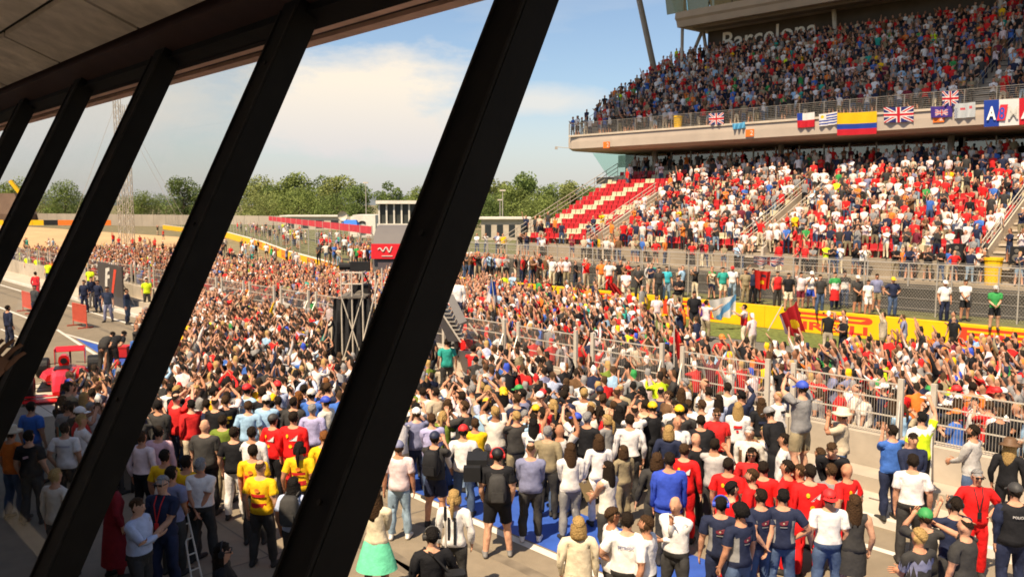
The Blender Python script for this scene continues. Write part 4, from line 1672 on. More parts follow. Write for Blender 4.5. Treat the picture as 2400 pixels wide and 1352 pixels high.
def person(loc, yaw, d, label, group='people in the pit lane', cat='person'):
    """yaw in degrees: 0 faces away from the camera, 90 to the right of the picture, 180 towards the camera"""
    sc = d.get('h', 1.75) / 1.75
    T = pose_bones(d.get('pose', 'down'), d.get('lean', 0.0), R(d.get('turn', 0)) * -1, R(d.get('nod', 0)), d.get('stance', 0.02), d.get('step', 0.03), d.get('crouch', 0.0), d.get('sit', False), 0.022, d.get('custom'))
    V = skin(HD, T, d.get('female', False), d.get('girth', 1.0), looser(HD, d, rnd.randint(0, 99999))) * sc
    low = V[:, 2].min()
    V[:, 2] -= low
    me = np_mesh('person', V, HD.F, colours(HD, d), smooth=True)
    o = link('person', me, m_person)
    o.location = loc
    o.rotation_euler.z = -R(yaw)
    tag(o, label, cat, group)

    def worn(name, VF, bone, col, m, smooth=True):
        Rm, j, q = T[bone]
        P = ((np.array([tuple(p) for p in VF[0]]) - j) @ Rm.T + q) * sc
        P[:, 2] -= low
        F_ = np.array(VF[1])
        cc = np.tile(np.array(col), (len(F_), 1)) if not isinstance(col, np.ndarray) else col
        return link(name, np_mesh(name, P, F_, cc, smooth), m, o)
    seed = rnd.randint(0, 999)
    if d.get('hair') and d.get('style', 'short') != 'bald':
        worn('hair', hair_geo(d.get('style', 'short'), seed), 'head', HAIR[d['hair']], m_hair)
    if d.get('hat'):
        worn('cap' if d.get('hatk', 'cap') == 'cap' else 'hat', hat_geo(d.get('hatk', 'cap'), d.get('hatback')), 'head', COL[d['hat']], m_gear)
    if d.get('phones'):
        worn('headphones', hat_geo('headphones'), 'head', COL[d['phones']], m_gear, False)
    if d.get('glasses'):
        worn('glasses', hat_geo('glasses'), 'head', (0.012, 0.010, 0.010), m_gear, False)
    if d.get('skirt'):
        col_, hem, fl = d['skirt']
        mbk = MB()
        rings = []
        k_ = 28
        for z, rx_, ry_ in ((1.06, 0.150, 0.115), (0.97, 0.185, 0.145), (0.5 * (0.97 + hem), 0.20 + fl * 0.5, 0.16 + fl * 0.5), (hem, 0.205 + fl, 0.165 + fl)):
            rings.append([Vector(((rx_ + (0.018 * fl * 5) * math.sin(i * 5 * math.pi * 2 / k_ + 1) * (1.06 - z)) * math.cos(2 * math.pi * i / k_), (ry_ + (0.018 * fl * 5) * math.sin(i * 5 * math.pi * 2 / k_) * (1.06 - z)) * math.sin(2 * math.pi * i / k_), z)) for i in range(k_)])
        mbk.loft(rings, cap=False)
        worn('skirt', tri(mbk), 'pelvis', COL[col_], m_person)
    if d.get('coat'):                                          # open hem of a long jacket
        col_, hem = d['coat']
        mbk = MB()
        k_ = 22
        rings = []
        for z, rx_, ry_ in ((1.34, 0.195, 0.135), (1.15, 0.185, 0.138), (1.0, 0.195, 0.15), (hem, 0.215, 0.17)):
            rings.append([Vector((rx_ * math.cos(2 * math.pi * i / k_), ry_ * math.sin(2 * math.pi * i / k_), z)) for i in range(k_)])
        mbk.loft(rings, cap=False)
        worn('jacket', tri(mbk), 'spine', COL[col_], m_person)
    if d.get('lanyard'):
        mbk = MB()
        for sg in (-1, 1):
            mbk.path([Vector((sg * 0.06, 0.05, 1.49)), Vector((sg * 0.05, 0.14, 1.38)), Vector((0, 0.175, 1.14))], 0.008, 4)
        mbk.box(-0.03, 0.03, 0.170, 0.180, 1.04, 1.14)
        worn('lanyard', tri(mbk), 'chest', COL[d['lanyard']], m_gear, False)
    bel_ = lambda z: 1 + (d.get('girth', 1.0) - 1) * float(np.interp(z, [0.8, 0.95, 1.1, 1.3, 1.45], [0.5, 1.0, 1.6, 1.0, 0.2]))
    for nm, polys in (d.get('deco') or {}).items():            # printed marks on the back or chest
        mbk = MB()
        cc = []
        front_ = nm.startswith('front')
        for (pts, col_) in polys:
            b0 = len(mbk.f)
            yy = lambda x, z: (back_y(x, z) * bel_(z) - 0.030) if not front_ else (-back_y(x, z) * bel_(z) + 0.034)
            for (V_, F_) in [pts]:
                mbk.add([Vector((x, yy(x, z), z)) for x, z in V_], F_)
            for f in mbk.f[b0:]:
                cc += [COL[col_]] * (len(f) - 2)
        worn('print', tri(mbk), 'chest', np.array(cc), m_gear, False)
    PEOPLE.append((o.location.x, o.location.y))
    return o


def quadp(x0, x1, z0, z1, sh=0.0):
    """a little grid so the patch follows the back; x to the right as seen from behind"""
    n = 5
    V = [(x0 + (x1 - x0) * i / n + sh * j, z0 + (z1 - z0) * j) for j in (0, 1) for i in range(n + 1)]
    F = [(i, i + 1, n + 2 + i, n + 1 + i) for i in range(n)]
    return V, F


def discp(cx, cz, r, rz=None):
    k_ = 12
    rz = rz or r
    return [(cx + r * math.cos(2 * math.pi * i / k_), cz + rz * math.sin(2 * math.pi * i / k_)) for i in range(k_)], [tuple(range(k_))]


def textp(s, cx, cz, w, h, bold=0.02):
    v, f, tw, th = text_geo(s, bold)
    return [(cx - w / 2 + p[0] / tw * w, cz - h / 2 + p[1] / th * h) for p in v], f


# seen from behind, the figure's own right (+x) is on the right
def ferrari_back():
    return {'back': [(([(-0.03, 1.255), (0.11, 1.255), (0.125, 1.36), (0.03, 1.30)], [(0, 1, 2, 3)]), 'white'), (discp(-0.065, 1.34, 0.025, 0.034), 'yellow'), (discp(0.0, 1.16, 0.034), 'yellow')]}


def bull_back():
    return {'back': [(([(-0.06, 1.31), (-0.01, 1.335), (0.03, 1.32), (0.065, 1.345), (0.05, 1.28), (-0.02, 1.265), (-0.055, 1.275)], [(0, 1, 2, 3, 4, 5, 6)]), 'maroon'), (discp(0.0, 1.30, 0.014), 'beige'), (quadp(-0.05, 0.05, 1.235, 1.25), 'grey')]}


def petronas_back(w=0.25):
    return {'back': [(textp('PETRONAS', 0.0, 1.335, w, 0.04, 0.03), 'greyblue')]}


def vest_back():
    return {'back': [(quadp(-0.13, 0.13, 1.02, 1.10), 'red'), (quadp(-0.12, 0.12, 1.20, 1.25), 'red'), (discp(0, 1.31, 0.045, 0.035), 'orange')]}

# ================================================================== THE PEOPLE ONE CAN PICK OUT
def P(hx, hy, yaw, top, bottom, label, z=0.0, group='people standing in the pit lane', **k):
    """survey a person by where the head shows; k = clothing, hair and pose"""
    d = dict(top=top, bottom=bottom, skin=SKIN[k.pop('sk', rnd.randrange(3))], hair=k.pop('hair', 'dark'))
    d['h'] = k.pop('h', 1.70 if k.get('female') else 1.77)
    d.update(k)
    if d['hair'] == 'none':
        d['hair'] = None
    zh = z + d['h'] * 0.955 - 0.42 * d.get('crouch', 0) - 0.05 * abs(d.get('lean', 0))
    q = at(hx, hy, zh)
    q.z = z
    return person(q, yaw, d, label, group)


RED_DECO, BULL, PET, VEST = ferrari_back(), bull_back(), petronas_back(), vest_back()
# --- bottom left, in the shade of the building
P(322, 1180, 100, 'paleblue', 'charcoal', 'man in pale blue shirt with folded arms in the building shade', sleeve='l', pose='crossed', tuck=1, hair='brown', girth=1.1)
P(380, 1128, 190, 'navy', 'navy', 'grey-haired man in navy shirt with red lanyard, facing the window', sleeve='s', pose='front', hair='grey', glasses=1, lanyard='red', h=1.86)
P(402, 1104, 20, 'greyblue', 'charcoal', 'dark-haired man in grey-blue shirt behind the navy-shirted man', pose='front')
P(470, 1084, 8, 'white', 'charcoal', 'man in white shirt holding his hands behind his back', pose='behind', hair='grey', tuck=1, girth=1.15, leg='l', stance=0.06)
P(437, 1078, 15, 'yellow', 'charcoal', 'marshal in yellow and red vest left of white-shirted man', deco=VEST, lower='orange')
P(480, 994, 2, 'charcoal', 'black', 'bald man in dark grey t-shirt seen from behind', hair='none', girth=1.25, h=1.85)
P(372, 1008, 5, 'pink', 'black', 'man in pink shirt with rolled sleeves beside dark grey t-shirt', sleeve='l', hair='dark')
P(332, 1020, 15, 'palepink', 'black', 'person in pale striped shirt at the left window post', sleeve='l', hair='brown', tuck=1)
P(386, 1064, 10, 'yellow', 'charcoal', 'short-haired youth in yellow collar under the pink shirt', hair='dark', lower='white')
P(611, 1090, 12, 'yellow', 'charcoal', 'marshal in bright yellow vest with belt gear, nearest the central post', deco=VEST, hair='brown', style='thin', stance=0.05)
P(593, 1052, 5, 'yellow', 'charcoal', 'marshal in yellow and red vest behind the belted marshal', deco=VEST, lower='orange')
P(590, 1010, 0, 'white', 'charcoal', 'man in white long-sleeved shirt behind the yellow vests', sleeve='l', girth=1.1)
P(702, 1046, 0, 'yellow', 'charcoal', 'woman with long dark ponytail in yellow and red vest', deco=VEST, style='pony', hair='black', female=True, h=1.74)
P(688, 974, 10, 'scarlet', 'red', 'broad-shouldered man in red team overalls with white mark', sleeve='l', deco=RED_DECO, hair='dark', girth=1.15, h=1.88)
P(640, 980, 30, 'scarlet', 'black', 'man in red team shirt and dark cap beside broad red overalls', sleeve='l', hat='charcoal', deco=RED_DECO)
P(760, 1020, 350, 'yellow', 'charcoal', 'marshal in yellow vest half hidden by central window post', lower='orange', hair='ginger')
bp16 = P(688, 1130, 5, 'paleblue', 'charcoal', 'dark-haired person in pale blue shirt wearing a black backpack', hair='black', style='long', female=True)
P(522, 1286, 80, 'black', 'black', 'woman in black with sunglasses and headset, lowest at the window', style='long', hair='dark', female=True, glasses=1, phones='black', sleeve='l')
P(262, 1120, 40, 'darkred', 'darkred', 'person in long dark red dress in the shade', sleeve='l', female=True, style='long', hair='dark', skirt=('darkred', 0.25, 0.05))
P(522, 982, 5, 'olive', 'khaki', 'man in olive green shirt behind the bald man')
P(582, 948, 355, 'skyblue', 'khaki', 'man in sky blue shirt behind the white long-sleeved shirt', hair='brown')
P(732, 955, 2, 'lavender', 'charcoal', 'man in lavender shirt right of the red overalls', hair='grey')
P(548, 1010, 0, 'black', 'white', 'person in black top and white trousers beside dark grey t-shirt', hair='dark')
P(160, 948, 5, 'grey', 'jeans', 'man in grey-teal shirt in shade behind left window posts', lower='teal', girth=1.2)
P(73, 950, 10, 'blue', 'jeans', 'man in blue shirt at far left of the shaded crowd', hair='dark')
P(152, 1000, 2, 'white', 'black', 'man in white team shirt with dark lettering, shaded, left bays', deco=petronas_back(0.27), hair='dark')
P(68, 1018, 3, 'black', 'charcoal', 'man in black t-shirt with small pink mark at far left', deco={'back': [(([(-0.05, 1.30), (0.05, 1.33), (0.06, 1.29), (-0.04, 1.26)], [(0, 1, 2, 3)]), 'pink')]})
P(130, 1110, 20, 'offwhite', 'charcoal', 'person in off-white shirt low in the left bays', sleeve='l', hair='blonde')
P(25, 1010, 20, 'orange', 'jeans', 'person in orange top and straw hat at left edge', hat='beige', hatk='brim')
# --- right of the central post, front rank
P(880, 1158, 12, 'cream', 'mint', 'woman in cream cardigan and mint green skirt', sleeve='l', female=True, style='long', hair='brown', leg='s', skirt=('mint', 0.52, 0.12), pose='clip')
P(934, 1044, 4, 'palepink', 'palejeans', 'man in pale pink t-shirt, faded jeans and grey cap', hat='greyblue', shoe='white', hair='brown')
P(1019, 1022, 15, 'charcoal', 'navy', 'man in dark polo, navy cap and navy shorts with backpack', hat='navy', leg='s', pose='phone', hair='dark')
P(1086, 1006, 8, 'white', 'jeans', 'man in white shirt, jeans and red cap', hat='red', sleeve='l')
P(1166, 1062, 0, 'black', 'black', 'sturdy man in black t-shirt and cargo shorts with grey backpack', hat='black', leg='s', phones='red', girth=1.25, h=1.86, shoe='grey', stance=0.07, pose='down')
P(1064, 1160, 8, 'white', 'charcoal', 'woman with blonde ponytail in white blouse with two black straps', sleeve='l', female=True, hair='blonde', style='pony', deco={'back': [(quadp(-0.075, -0.035, 0.96, 1.38), 'black'), (quadp(0.02, 0.06, 0.96, 1.38), 'black')]})
P(1012, 1250, 345, 'black', 'black', 'sound man in black jacket and headphones holding a pole', sleeve='l', phones='charcoal', hair='black', custom=((0.22, 0.28, 1.2), (0.2, 0.2, 1.0)))
P(1244, 1048, 5, 'greyblue', 'charcoal', 'man in grey-blue shirt and dark trousers on the blue marking', sleeve='l', hair='brown', style='thin', pose='front', shoe='white', girth=1.1)
P(1337, 1048, 350, 'white', 'grey', 'woman with long wavy brown hair in white shirt', sleeve='l', female=True, style='long', hair='brown', h=1.74, pose='front')
P(1284, 1008, 20, 'khaki', 'charcoal', 'man in tan jacket and grey hair among the photographers', sleeve='l', hair='grey')
P(1312, 1005, 15, 'palegrey', 'jeans', 'balding man in pale grey t-shirt reaching both arms up', hair='none', pose='up2', sk=3)
P(1377, 975, 30, 'black', 'black', 'man in black jacket left of white blouses', sleeve='l', hair='grey', h=1.84)
P(1404, 1028, 350, 'white', 'white', 'woman in white blouse with brown bob', sleeve='l', female=True, hair='brown', style='bob')
P(1476, 980, 0, 'white', 'charcoal', 'man in crisp white shirt and black trousers behind the child', sleeve='l', tuck=1, h=1.84)
P(1425, 1092, 315, 'offwhite', 'charcoal', 'dark-haired woman in white sleeveless top holding a clipboard', sleeve='n', female=True, style='long', hair='dark', pose='clip')
P(1461, 1052, 330, 'khaki', 'khaki', 'child in khaki camouflage top standing in the crowd', h=1.5, hair='brown', style='bob', sleeve='l')
P(1356, 1224, 0, 'cream', 'cream', 'blonde woman in long cream cardigan', sleeve='l', female=True, hair='blonde', style='bob', coat=('cream', 0.55))
P(1436, 1202, 80, 'white', 'charcoal', 'red-faced man with glasses in white team shirt', sleeve='l', hair='brown', glasses=1, sk=3, pose='front')
P(1470, 1214, 5, 'white', 'charcoal', 'man in white team shirt with dark lettering across his shoulders', sleeve='s', hair='dark', deco=PET, girth=1.2, tuck=1, pose='hips')
P(1514, 1222, 300, 'white', 'charcoal', 'bearded man in white team shirt beside the lettered shirt', hair='brown', beard=1, deco=petronas_back(0.16), tuck=1)
P(1585, 1176, 215, 'white', 'charcoal', 'bald bearded man in white shirt with arms folded', hair='none', sleeve='l', pose='chin', tuck=1, nod=12, girth=1.08)
P(1540, 1072, 10, 'charcoal', 'charcoal', 'woman with straight brown hair in charcoal shirt with yellow patch', sleeve='l', female=True, hair='brown', style='bob', h=1.76, deco={'back': [(quadp(0.05, 0.12, 1.31, 1.36), 'yellow')]})
P(1569, 1072, 2, 'royal', 'charcoal', 'tall man in royal blue sweater', sleeve='l', hair='dark', h=1.88, girth=1.2, coat=('royal', 0.86))
P(1604, 1050, 20, 'scarlet', 'scarlet', 'man in red overalls with yellow badge beside the blue sweater', sleeve='l', hair='brown', deco=RED_DECO)
P(1631, 1026, 330, 'black', 'charcoal', 'bald man in black shirt and grey trousers', hair='none', sleeve='l', girth=1.15)
P(1676, 1038, 30, 'palegrey', 'charcoal', 'camera operator in light grey t-shirt', hair='dark', pose='camera')
P(1643, 982, 10, 'black', 'black', 'heavy man in black shirt behind the bald black-shirted man', girth=1.4, hair='dark', sleeve='l')
P(1680, 966, 190, 'red', 'black', 'man in red polo and sunglasses facing the window', glasses=1, hair='brown')
P(1568, 1006, 20, 'navy', 'navy', 'blonde woman in navy jacket', sleeve='l', female=True, hair='blonde', style='bob')
P(1588, 986, 170, 'white', 'charcoal', 'bald man in white shirt facing the window behind the blonde', hair='none')
P(1582, 948, 180, 'white', 'navy', 'man in white shirt and sunglasses under the fence posts', glasses=1, hair='dark')
P(1756, 1010, 200, 'offwhite', 'navy', 'white-haired man in cream cardigan among reporters', hair='white', sleeve='l', side='brown')
P(1794, 1008, 190, 'palegrey', 'jeans', 'sandy-haired man in grey sweater and sunglasses', hair='blonde', glasses=1, sleeve='l')
P(1838, 1026, 300, 'white', 'navy', 'man in white shirt stretching an arm to the reporters', sleeve='l', hair='dark', pose='point')
P(1762, 1060, 200, 'red', 'black', 'long-haired woman in red shirt and sunglasses', female=True, hair='dark', style='long', glasses=1)
# red team group
for (x, y, yw_, lab, kw) in [
    (1707, 1084, 20, 'red-shirted mechanic leftmost of the red team group', dict(deco=RED_DECO)),
    (1716, 1140, 70, 'red-shirted mechanic behind the man with blue headphones', dict(hair='black')),
    (1762, 1110, 300, 'red-shirted mechanic in profile between red backs', dict(hair='brown', beard=1)),
    (1789, 1092, 20, 'red-shirted mechanic behind the profile head', dict(hair='dark')),
    (1845, 1090, 310, 'tall red-shirted mechanic looking left', dict(hair='dark', h=1.84)),
    (1875, 1100, 300, 'red-shirted mechanic partly behind the white-logo back', dict(hair='brown')),
    (1899, 1100, 2, 'mechanic in full red overalls with white logo on his back', dict(deco=RED_DECO, hair='dark', h=1.86, girth=1.15, sleeve='l', stance=0.05)),
    (1985, 1098, 330, 'bald mechanic in red team polo', dict(hair='none', deco=RED_DECO))]:
    P(x, y, yw_, 'scarlet', 'scarlet', lab, group='red team mechanics', **kw)
P(1948, 1098, 350, 'grey', 'jeans', 'man in grey t-shirt inside the red team group', hair='brown')
P(1922, 1060, 340, 'palegrey', 'charcoal', 'man in pale grey shirt behind the red team', hair='brown')
# navy and grey team
P(1690, 1176, 15, 'navy', 'navy', 'mechanic in navy and grey shirt wearing blue headphones', side='grey', hair='black', phones='royal', deco=BULL)
P(1735, 1194, 330, 'navy', 'jeans', 'curly bearded mechanic in navy and grey team shirt', side='grey', hair='black', style='curly', beard=1, deco=BULL)
P(1783, 1158, 345, 'navy', 'jeans', 'mechanic in navy team shirt clasping hands behind his back', side='grey', hair='dark', pose='behind', deco=BULL)
P(1836, 1158, 10, 'navy', 'jeans', 'mechanic in navy and grey team shirt with hand on hip', side='grey', hair='black', pose='hips', deco=BULL)
P(1944, 1160, 8, 'white', 'jeans', 'man in white shirt and blue jeans with red cap backwards', hair='dark', hat='red', hatback=1, tuck=1, stance=0.04)
P(2003, 1172, 10, 'charcoal', 'charcoal', 'woman with long light brown hair in sleeveless grey dress', sleeve='n', female=True, hair='brown', style='long', leg='s', skirt=('charcoal', 0.56, 0.0))
# by the pit wall on the right
P(2092, 1006, 350, 'blue', 'navy', 'man in blue polo with raised camera on the wall step', z=0.13, pose='camera', hair='dark', girth=1.1)
P(2160, 975, 350, 'hivis', 'black', 'marshal in fluorescent yellow vest reaching over the fence', z=0.42, pose='up1', hair='black', yoke='white')
P(2141, 1026, 185, 'navy', 'navy', 'dark-haired man in navy jacket facing the pit lane', z=0.13, sleeve='l', hair='dark', pose='front')
P(2140, 1076, 20, 'white', 'charcoal', 'man in white short-sleeved shirt and black trousers by the wall', hair='dark', tuck=1, h=1.84)
P(2281, 1006, 320, 'palegrey', 'jeans', 'bearded man in pale striped sweater with red bag strap', z=0.13, sleeve='l', hair='dark', beard=1, pose='clip', h=1.84)
P(2367, 1040, 40, 'black', 'black', 'woman with brown wide-brimmed hat and long blonde hair', z=0.13, female=True, hat='brown', hatk='brim', hair='blonde', style='long', sleeve='l')
P(2291, 1112, 190, 'scarlet', 'scarlet', 'man in red polo and glasses facing the pit lane', glasses=1, hair='grey', pose='hips', lanyard='black')
P(2380, 1146, 5, 'black', 'navy', 'police officer in dark vest with lettering at right edge', hat='charcoal', vest='navy', h=1.84, girth=1.15, deco={'back': [(textp('POLICIA', 0, 1.33, 0.17, 0.035, 0.03), 'palegrey')]})
P(2238, 1178, 355, 'navy', 'charcoal', 'photographer in navy shirt with two white camera straps', hair='dark', pose='camera', phones='black', deco={'back': [(quadp(-0.07, -0.055, 1.02, 1.36, 0.06), 'white'), (quadp(0.05, 0.065, 1.02, 1.38, 0.03), 'white')]})
P(2169, 1206, 10, 'charcoal', 'charcoal', 'photographer in green cap and dark shirt', hat='green', pose='camera', hair='brown')
P(2154, 1252, 340, 'greyblue', 'charcoal', 'fair-haired photographer in dark violet shirt with red lanyard', hair='blonde', pose='clip', lower='charcoal', yoke='charcoal')
P(2262, 1228, 330, 'charcoal', 'charcoal', 'photographer in dark grey t-shirt with cropped hair', hair='dark', style='thin', pose='point', girth=1.1)
P(1958, 1030, 210, 'black', 'black', 'man in black leather jacket bent over by the pit wall', z=0.42, sleeve='l', hair='brown', lean=0.7, pose='front')
P(1826, 968, 330, 'black', 'black', 'person in black jacket and cap crouching on the wall step', z=0.42, sleeve='l', hat='grey', lean=0.5, pose='front')
P(1880, 905, 330, 'grey', 'khaki', 'man in grey t-shirt and blue cap standing on the wall filming', z=1.12, hat='royal', leg='s', pose='high_phone')
P(1975, 968, 300, 'beige', 'jeans', 'woman in straw hat leaning on the pit wall', z=0.42, female=True, hat='cream', hatk='brim', pose='camera')
P(1740, 925, 20, 'navy', 'navy', 'short-haired man in navy jacket under the third fence post', sleeve='l')
P(1660, 915, 340, 'white', 'charcoal', 'man in white shirt with camera before the fence', pose='camera', sleeve='l')
P(1705, 905, 350, 'white', 'jeans', 'tall man in white shirt at fence panel centre', h=1.86, sleeve='l')
# upright red overalls and others by the gangway
P(1090, 780, 20, 'scarlet', 'scarlet', 'bald man in red overalls at foot of the gangway', hair='none', sleeve='l', group='people further along the pit lane')
P(1047, 800, 350, 'teal', 'charcoal', 'man in green-teal shirt left of bald red overalls', group='people further along the pit lane')
P(1110, 815, 20, 'red', 'charcoal', 'person in red t-shirt raising a phone below the gangway', pose='phone', group='people further along the pit lane')
P(1060, 718, 180, 'charcoal', 'charcoal', 'man in dark t-shirt leaning on the gangway rail', z=0.9, lean=0.3, pose='front', group='people further along the pit lane')
P(1072, 655, 200, 'white', 'navy', 'man in white shirt with dark tie at top of gangway', z=1.6, sleeve='l', group='people further along the pit lane')
# marshals and mechanics far along the lane, left bays
FARG = 'marshals and mechanics along the empty pit lane'
P(64, 600, 180, 'hivis', 'navy', 'marshal in fluorescent vest leftmost by the far fence', group=FARG)
P(87, 604, 180, 'hivis', 'navy', 'marshal in fluorescent vest second from left by far fence', group=FARG)
P(112, 615, 190, 'hivis', 'navy', 'marshal in fluorescent vest next to an orange jacket', group=FARG)
P(122, 612, 170, 'orange', 'navy', 'marshal in orange jacket beside fluorescent vests', sleeve='l', group=FARG)
P(83, 640, 10, 'scarlet', 'scarlet', 'lone mechanic in red overalls on the empty lane', sleeve='l', group=FARG)
P(80, 672, 200, 'charcoal', 'navy', 'mechanic in dark overalls behind red mesh barrier', sleeve='l', group=FARG)
P(18, 720, 30, 'navy', 'navy', 'bearded mechanic in navy jacket at left edge', sleeve='l', beard=1, group=FARG)
P(210, 630, 180, 'hivis', 'navy', 'marshal in fluorescent vest left of the dark board', group=FARG)
P(343, 655, 160, 'hivis', 'charcoal', 'marshal in fluorescent vest right of the dark board', group=FARG)
P(196, 660, 180, 'navy', 'navy', 'mechanic in navy overalls left of the standing trio', sleeve='l', group=FARG)
P(213, 652, 120, 'navy', 'grey', 'mechanic in navy shirt and grey trousers by the board', group=FARG)
P(228, 660, 200, 'navy', 'navy', 'mechanic in navy overalls holding a red helmet', sleeve='l', group=FARG, pose='side_hold')
P(251, 676, 180, 'navy', 'greyblue', 'mechanic in navy team shirt walking before the board', group=FARG, step=0.12)
P(296, 680, 90, 'navy', 'navy', 'mechanic in dark overalls right of the board', sleeve='l', group=FARG)
P(240, 770, 10, 'charcoal', 'charcoal', 'mechanic bent double over the lane with grey legs', lean=1.4, pose='front', group=FARG)
P(262, 768, 20, 'black', 'black', 'mechanic bent double in black overalls', lean=1.4, pose='front', group=FARG)
# fans on the bank behind the yellow wall
BG = 'fans standing on the bank above the yellow wall'
for (x, y, yw_, top, bot, lab, kw) in [
    (1695, 630, 170, 'teal', 'cream', 'fan in teal t-shirt and cream shorts on the bank', dict(leg='s')),
    (1717, 628, 190, 'white', 'palejeans', 'fan in white t-shirt and red cap next to teal fan', dict(hat='red')),
    (1748, 634, 180, 'khaki', 'khaki', 'fan in khaki beside the red banner', dict()),
    (1766, 634, 190, 'navy', 'black', 'fan in dark clothes holding the banner pole side', dict(pose='up1')),
    (1823, 640, 175, 'red', 'charcoal', 'fan in red vest right of the red banner', dict(sleeve='n')),
    (1849, 644, 185, 'black', 'cream', 'fan in black t-shirt and cream shorts', dict(leg='s')),
    (1878, 642, 170, 'palepink', 'maroon', 'fan in pale t-shirt and maroon shorts raising an arm', dict(leg='s', pose='up1')),
    (1903, 640, 190, 'white', 'royal', 'fan in white t-shirt, blue shorts and white cap', dict(leg='s', hat='white', pose='phone')),
    (1923, 648, 180, 'charcoal', 'jeans', 'fan in dark t-shirt and jeans with red print', dict()),
    (1958, 642, 175, 'green', 'navy', 'fan in green top wearing a white and red flag as skirt', dict(lower='white', skirt=('red', 0.45, 0.02))),
    (1981, 640, 185, 'charcoal', 'jeans', 'fan with white bag on the chest beside green top', dict(lower='white')),
    (2011, 650, 180, 'charcoal', 'charcoal', 'fan in dark t-shirt, shorts and pale cap', dict(hat='offwhite', leg='s', pose='front')),
    (2036, 660, 170, 'white', 'white', 'fan all in white, shorter than neighbours', dict(leg='s', h=1.6)),
    (2056, 646, 195, 'greyblue', 'khaki', 'fan in striped grey-blue polo and khaki shorts', dict(leg='s')),
    (2094, 654, 180, 'navy', 'jeans', 'fan in navy t-shirt, jeans and yellow cap, arms akimbo', dict(hat='yellow', pose='hips')),
    (2216, 662, 182, 'white', 'navy', 'fan in white t-shirt and long navy trousers on right of bank', dict(hat='white')),
    (2264, 660, 190, 'white', 'black', 'fan in white t-shirt and black shorts by the fence post', dict(leg='s', pose='front')),
    (2334, 674, 200, 'green', 'black', 'fan in bright green t-shirt and black shorts, rightmost on bank', dict(leg='s', pose='front', hat='palegrey')),
    (1628, 688, 180, 'black', 'black', 'fan in black crouching on the bank', dict(crouch=0.5)),
    (1590, 650, 180, 'black', 'khaki', 'fan in black t-shirt and khaki shorts alone on bank', dict(leg='s', pose='crossed')),
    (1563, 628, 175, 'turquoise', 'palejeans', 'fan in turquoise t-shirt and pale jeans', dict()),
    (1545, 630, 185, 'charcoal', 'charcoal', 'fan in dark clothes left of turquoise fan', dict()),
    (1497, 626, 180, 'charcoal', 'charcoal', 'fan in dark clothes with hands low on bank', dict(pose='front')),
    (1467, 636, 180, 'white', 'cream', 'fan in white shirt and cream trousers by a fence post', dict(pose='front')),
    (1428, 614, 175, 'white', 'scarlet', 'fan in white t-shirt and red shorts', dict(leg='l')),
    (1410, 612, 185, 'orange', 'cream', 'fan in orange t-shirt on the bank', dict()),
    (1180, 596, 180, 'red', 'cream', 'fan in red shirt and cream trousers, leftmost on bank', dict()),
    (1294, 606, 175, 'white', 'cream', 'fan in white robe-like shirt lifting an arm', dict(pose='up1')),
    (1328, 606, 190, 'palepink', 'khaki', 'fan in pink shirt and red cap on bank', dict(hat='red'))]:
    P(x, y, yw_, top, bot, lab, z=0.93, group=BG, **kw)
# fans on the grass verge below the wall
VG = 'fans on the grass below the yellow wall'
P(1638, 700, 190, 'purple', 'cream', 'fan in purple t-shirt and white cap on the grass', hat='white', group=VG)
P(1656, 708, 60, 'palepink', 'khaki', 'fan holding left end of white and blue flag', pose='spread', group=VG)
P(1745, 718, 300, 'palepink', 'cream', 'fan in red and pink holding right end of flag', lower='red', pose='spread', group=VG)
P(1580, 690, 180, 'palepink', 'palegrey', 'fan in pale pink shirt at the wall', group=VG)
P(1540, 694, 180, 'palepink', 'cream', 'fan in pale shirt left of the pink fan at the wall', group=VG)
P(1486, 700, 180, 'offwhite', 'cream', 'fan in cream t-shirt with dark print on the grass', hat='offwhite', group=VG)
P(1692, 790, 170, 'red', 'charcoal', 'fan in red shirt and orange cap at edge of the grass', hat='orange', group=VG)
# a hand of somebody inside the room at the left window
hp = person(PF(2.60, -0.05, 4.2) + Vector((0.148, 0.065, 0)), 62, dict(top='black', bottom='black', skin=(0.20, 0.11, 0.07), hair='dark', h=1.53, sleeve='s', custom=((0.08, 0.37, 1.45), (0.25, 0.05, 0.89))), 'bare hand of an onlooker reaching in at left edge of window', 'onlookers inside')

# ================================================================== THE CROWD
TOPS_FAN = [('red', 17), ('scarlet', 4), ('white', 11), ('offwhite', 6), ('black', 17), ('charcoal', 17), ('navy', 13), ('grey', 8), ('palegrey', 5), ('khaki', 4), ('brown', 4), ('greyblue', 4), ('orange', 4), ('palepink', 5), ('blue', 4), ('skyblue', 3), ('yellow', 2), ('green', 2), ('teal', 1), ('beige', 3), ('maroon', 2), ('hivis', 0.7)]
TOPS_PIT = [('white', 13), ('offwhite', 7), ('black', 18), ('charcoal', 17), ('brown', 6), ('greyblue', 4), ('navy', 11), ('red', 7), ('grey', 6), ('palegrey', 5), ('paleblue', 4), ('skyblue', 3), ('yellow', 2), ('palepink', 4), ('lavender', 2), ('khaki', 4), ('beige', 4), ('olive', 1), ('blue', 3), ('teal', 1), ('hivis', 0.6)]
BOTS = [('jeans', 28), ('charcoal', 22), ('navy', 14), ('khaki', 12), ('black', 10), ('beige', 8), ('cream', 6), ('palejeans', 8)]
HATS = [('white', 8), ('red', 9), ('navy', 4), ('black', 5), ('royal', 2), ('yellow', 2), ('green', 1), ('offwhite', 4), ('orange', 1)]
HAIRS = [('dark', 40), ('black', 18), ('brown', 26), ('blonde', 8), ('grey', 8), ('ginger', 2)]


def pick(tab):
    t = rnd.uniform(0, sum(w for _, w in tab))
    for n, w in tab:
        t -= w
        if t <= 0:
            return n
    return tab[-1][0]


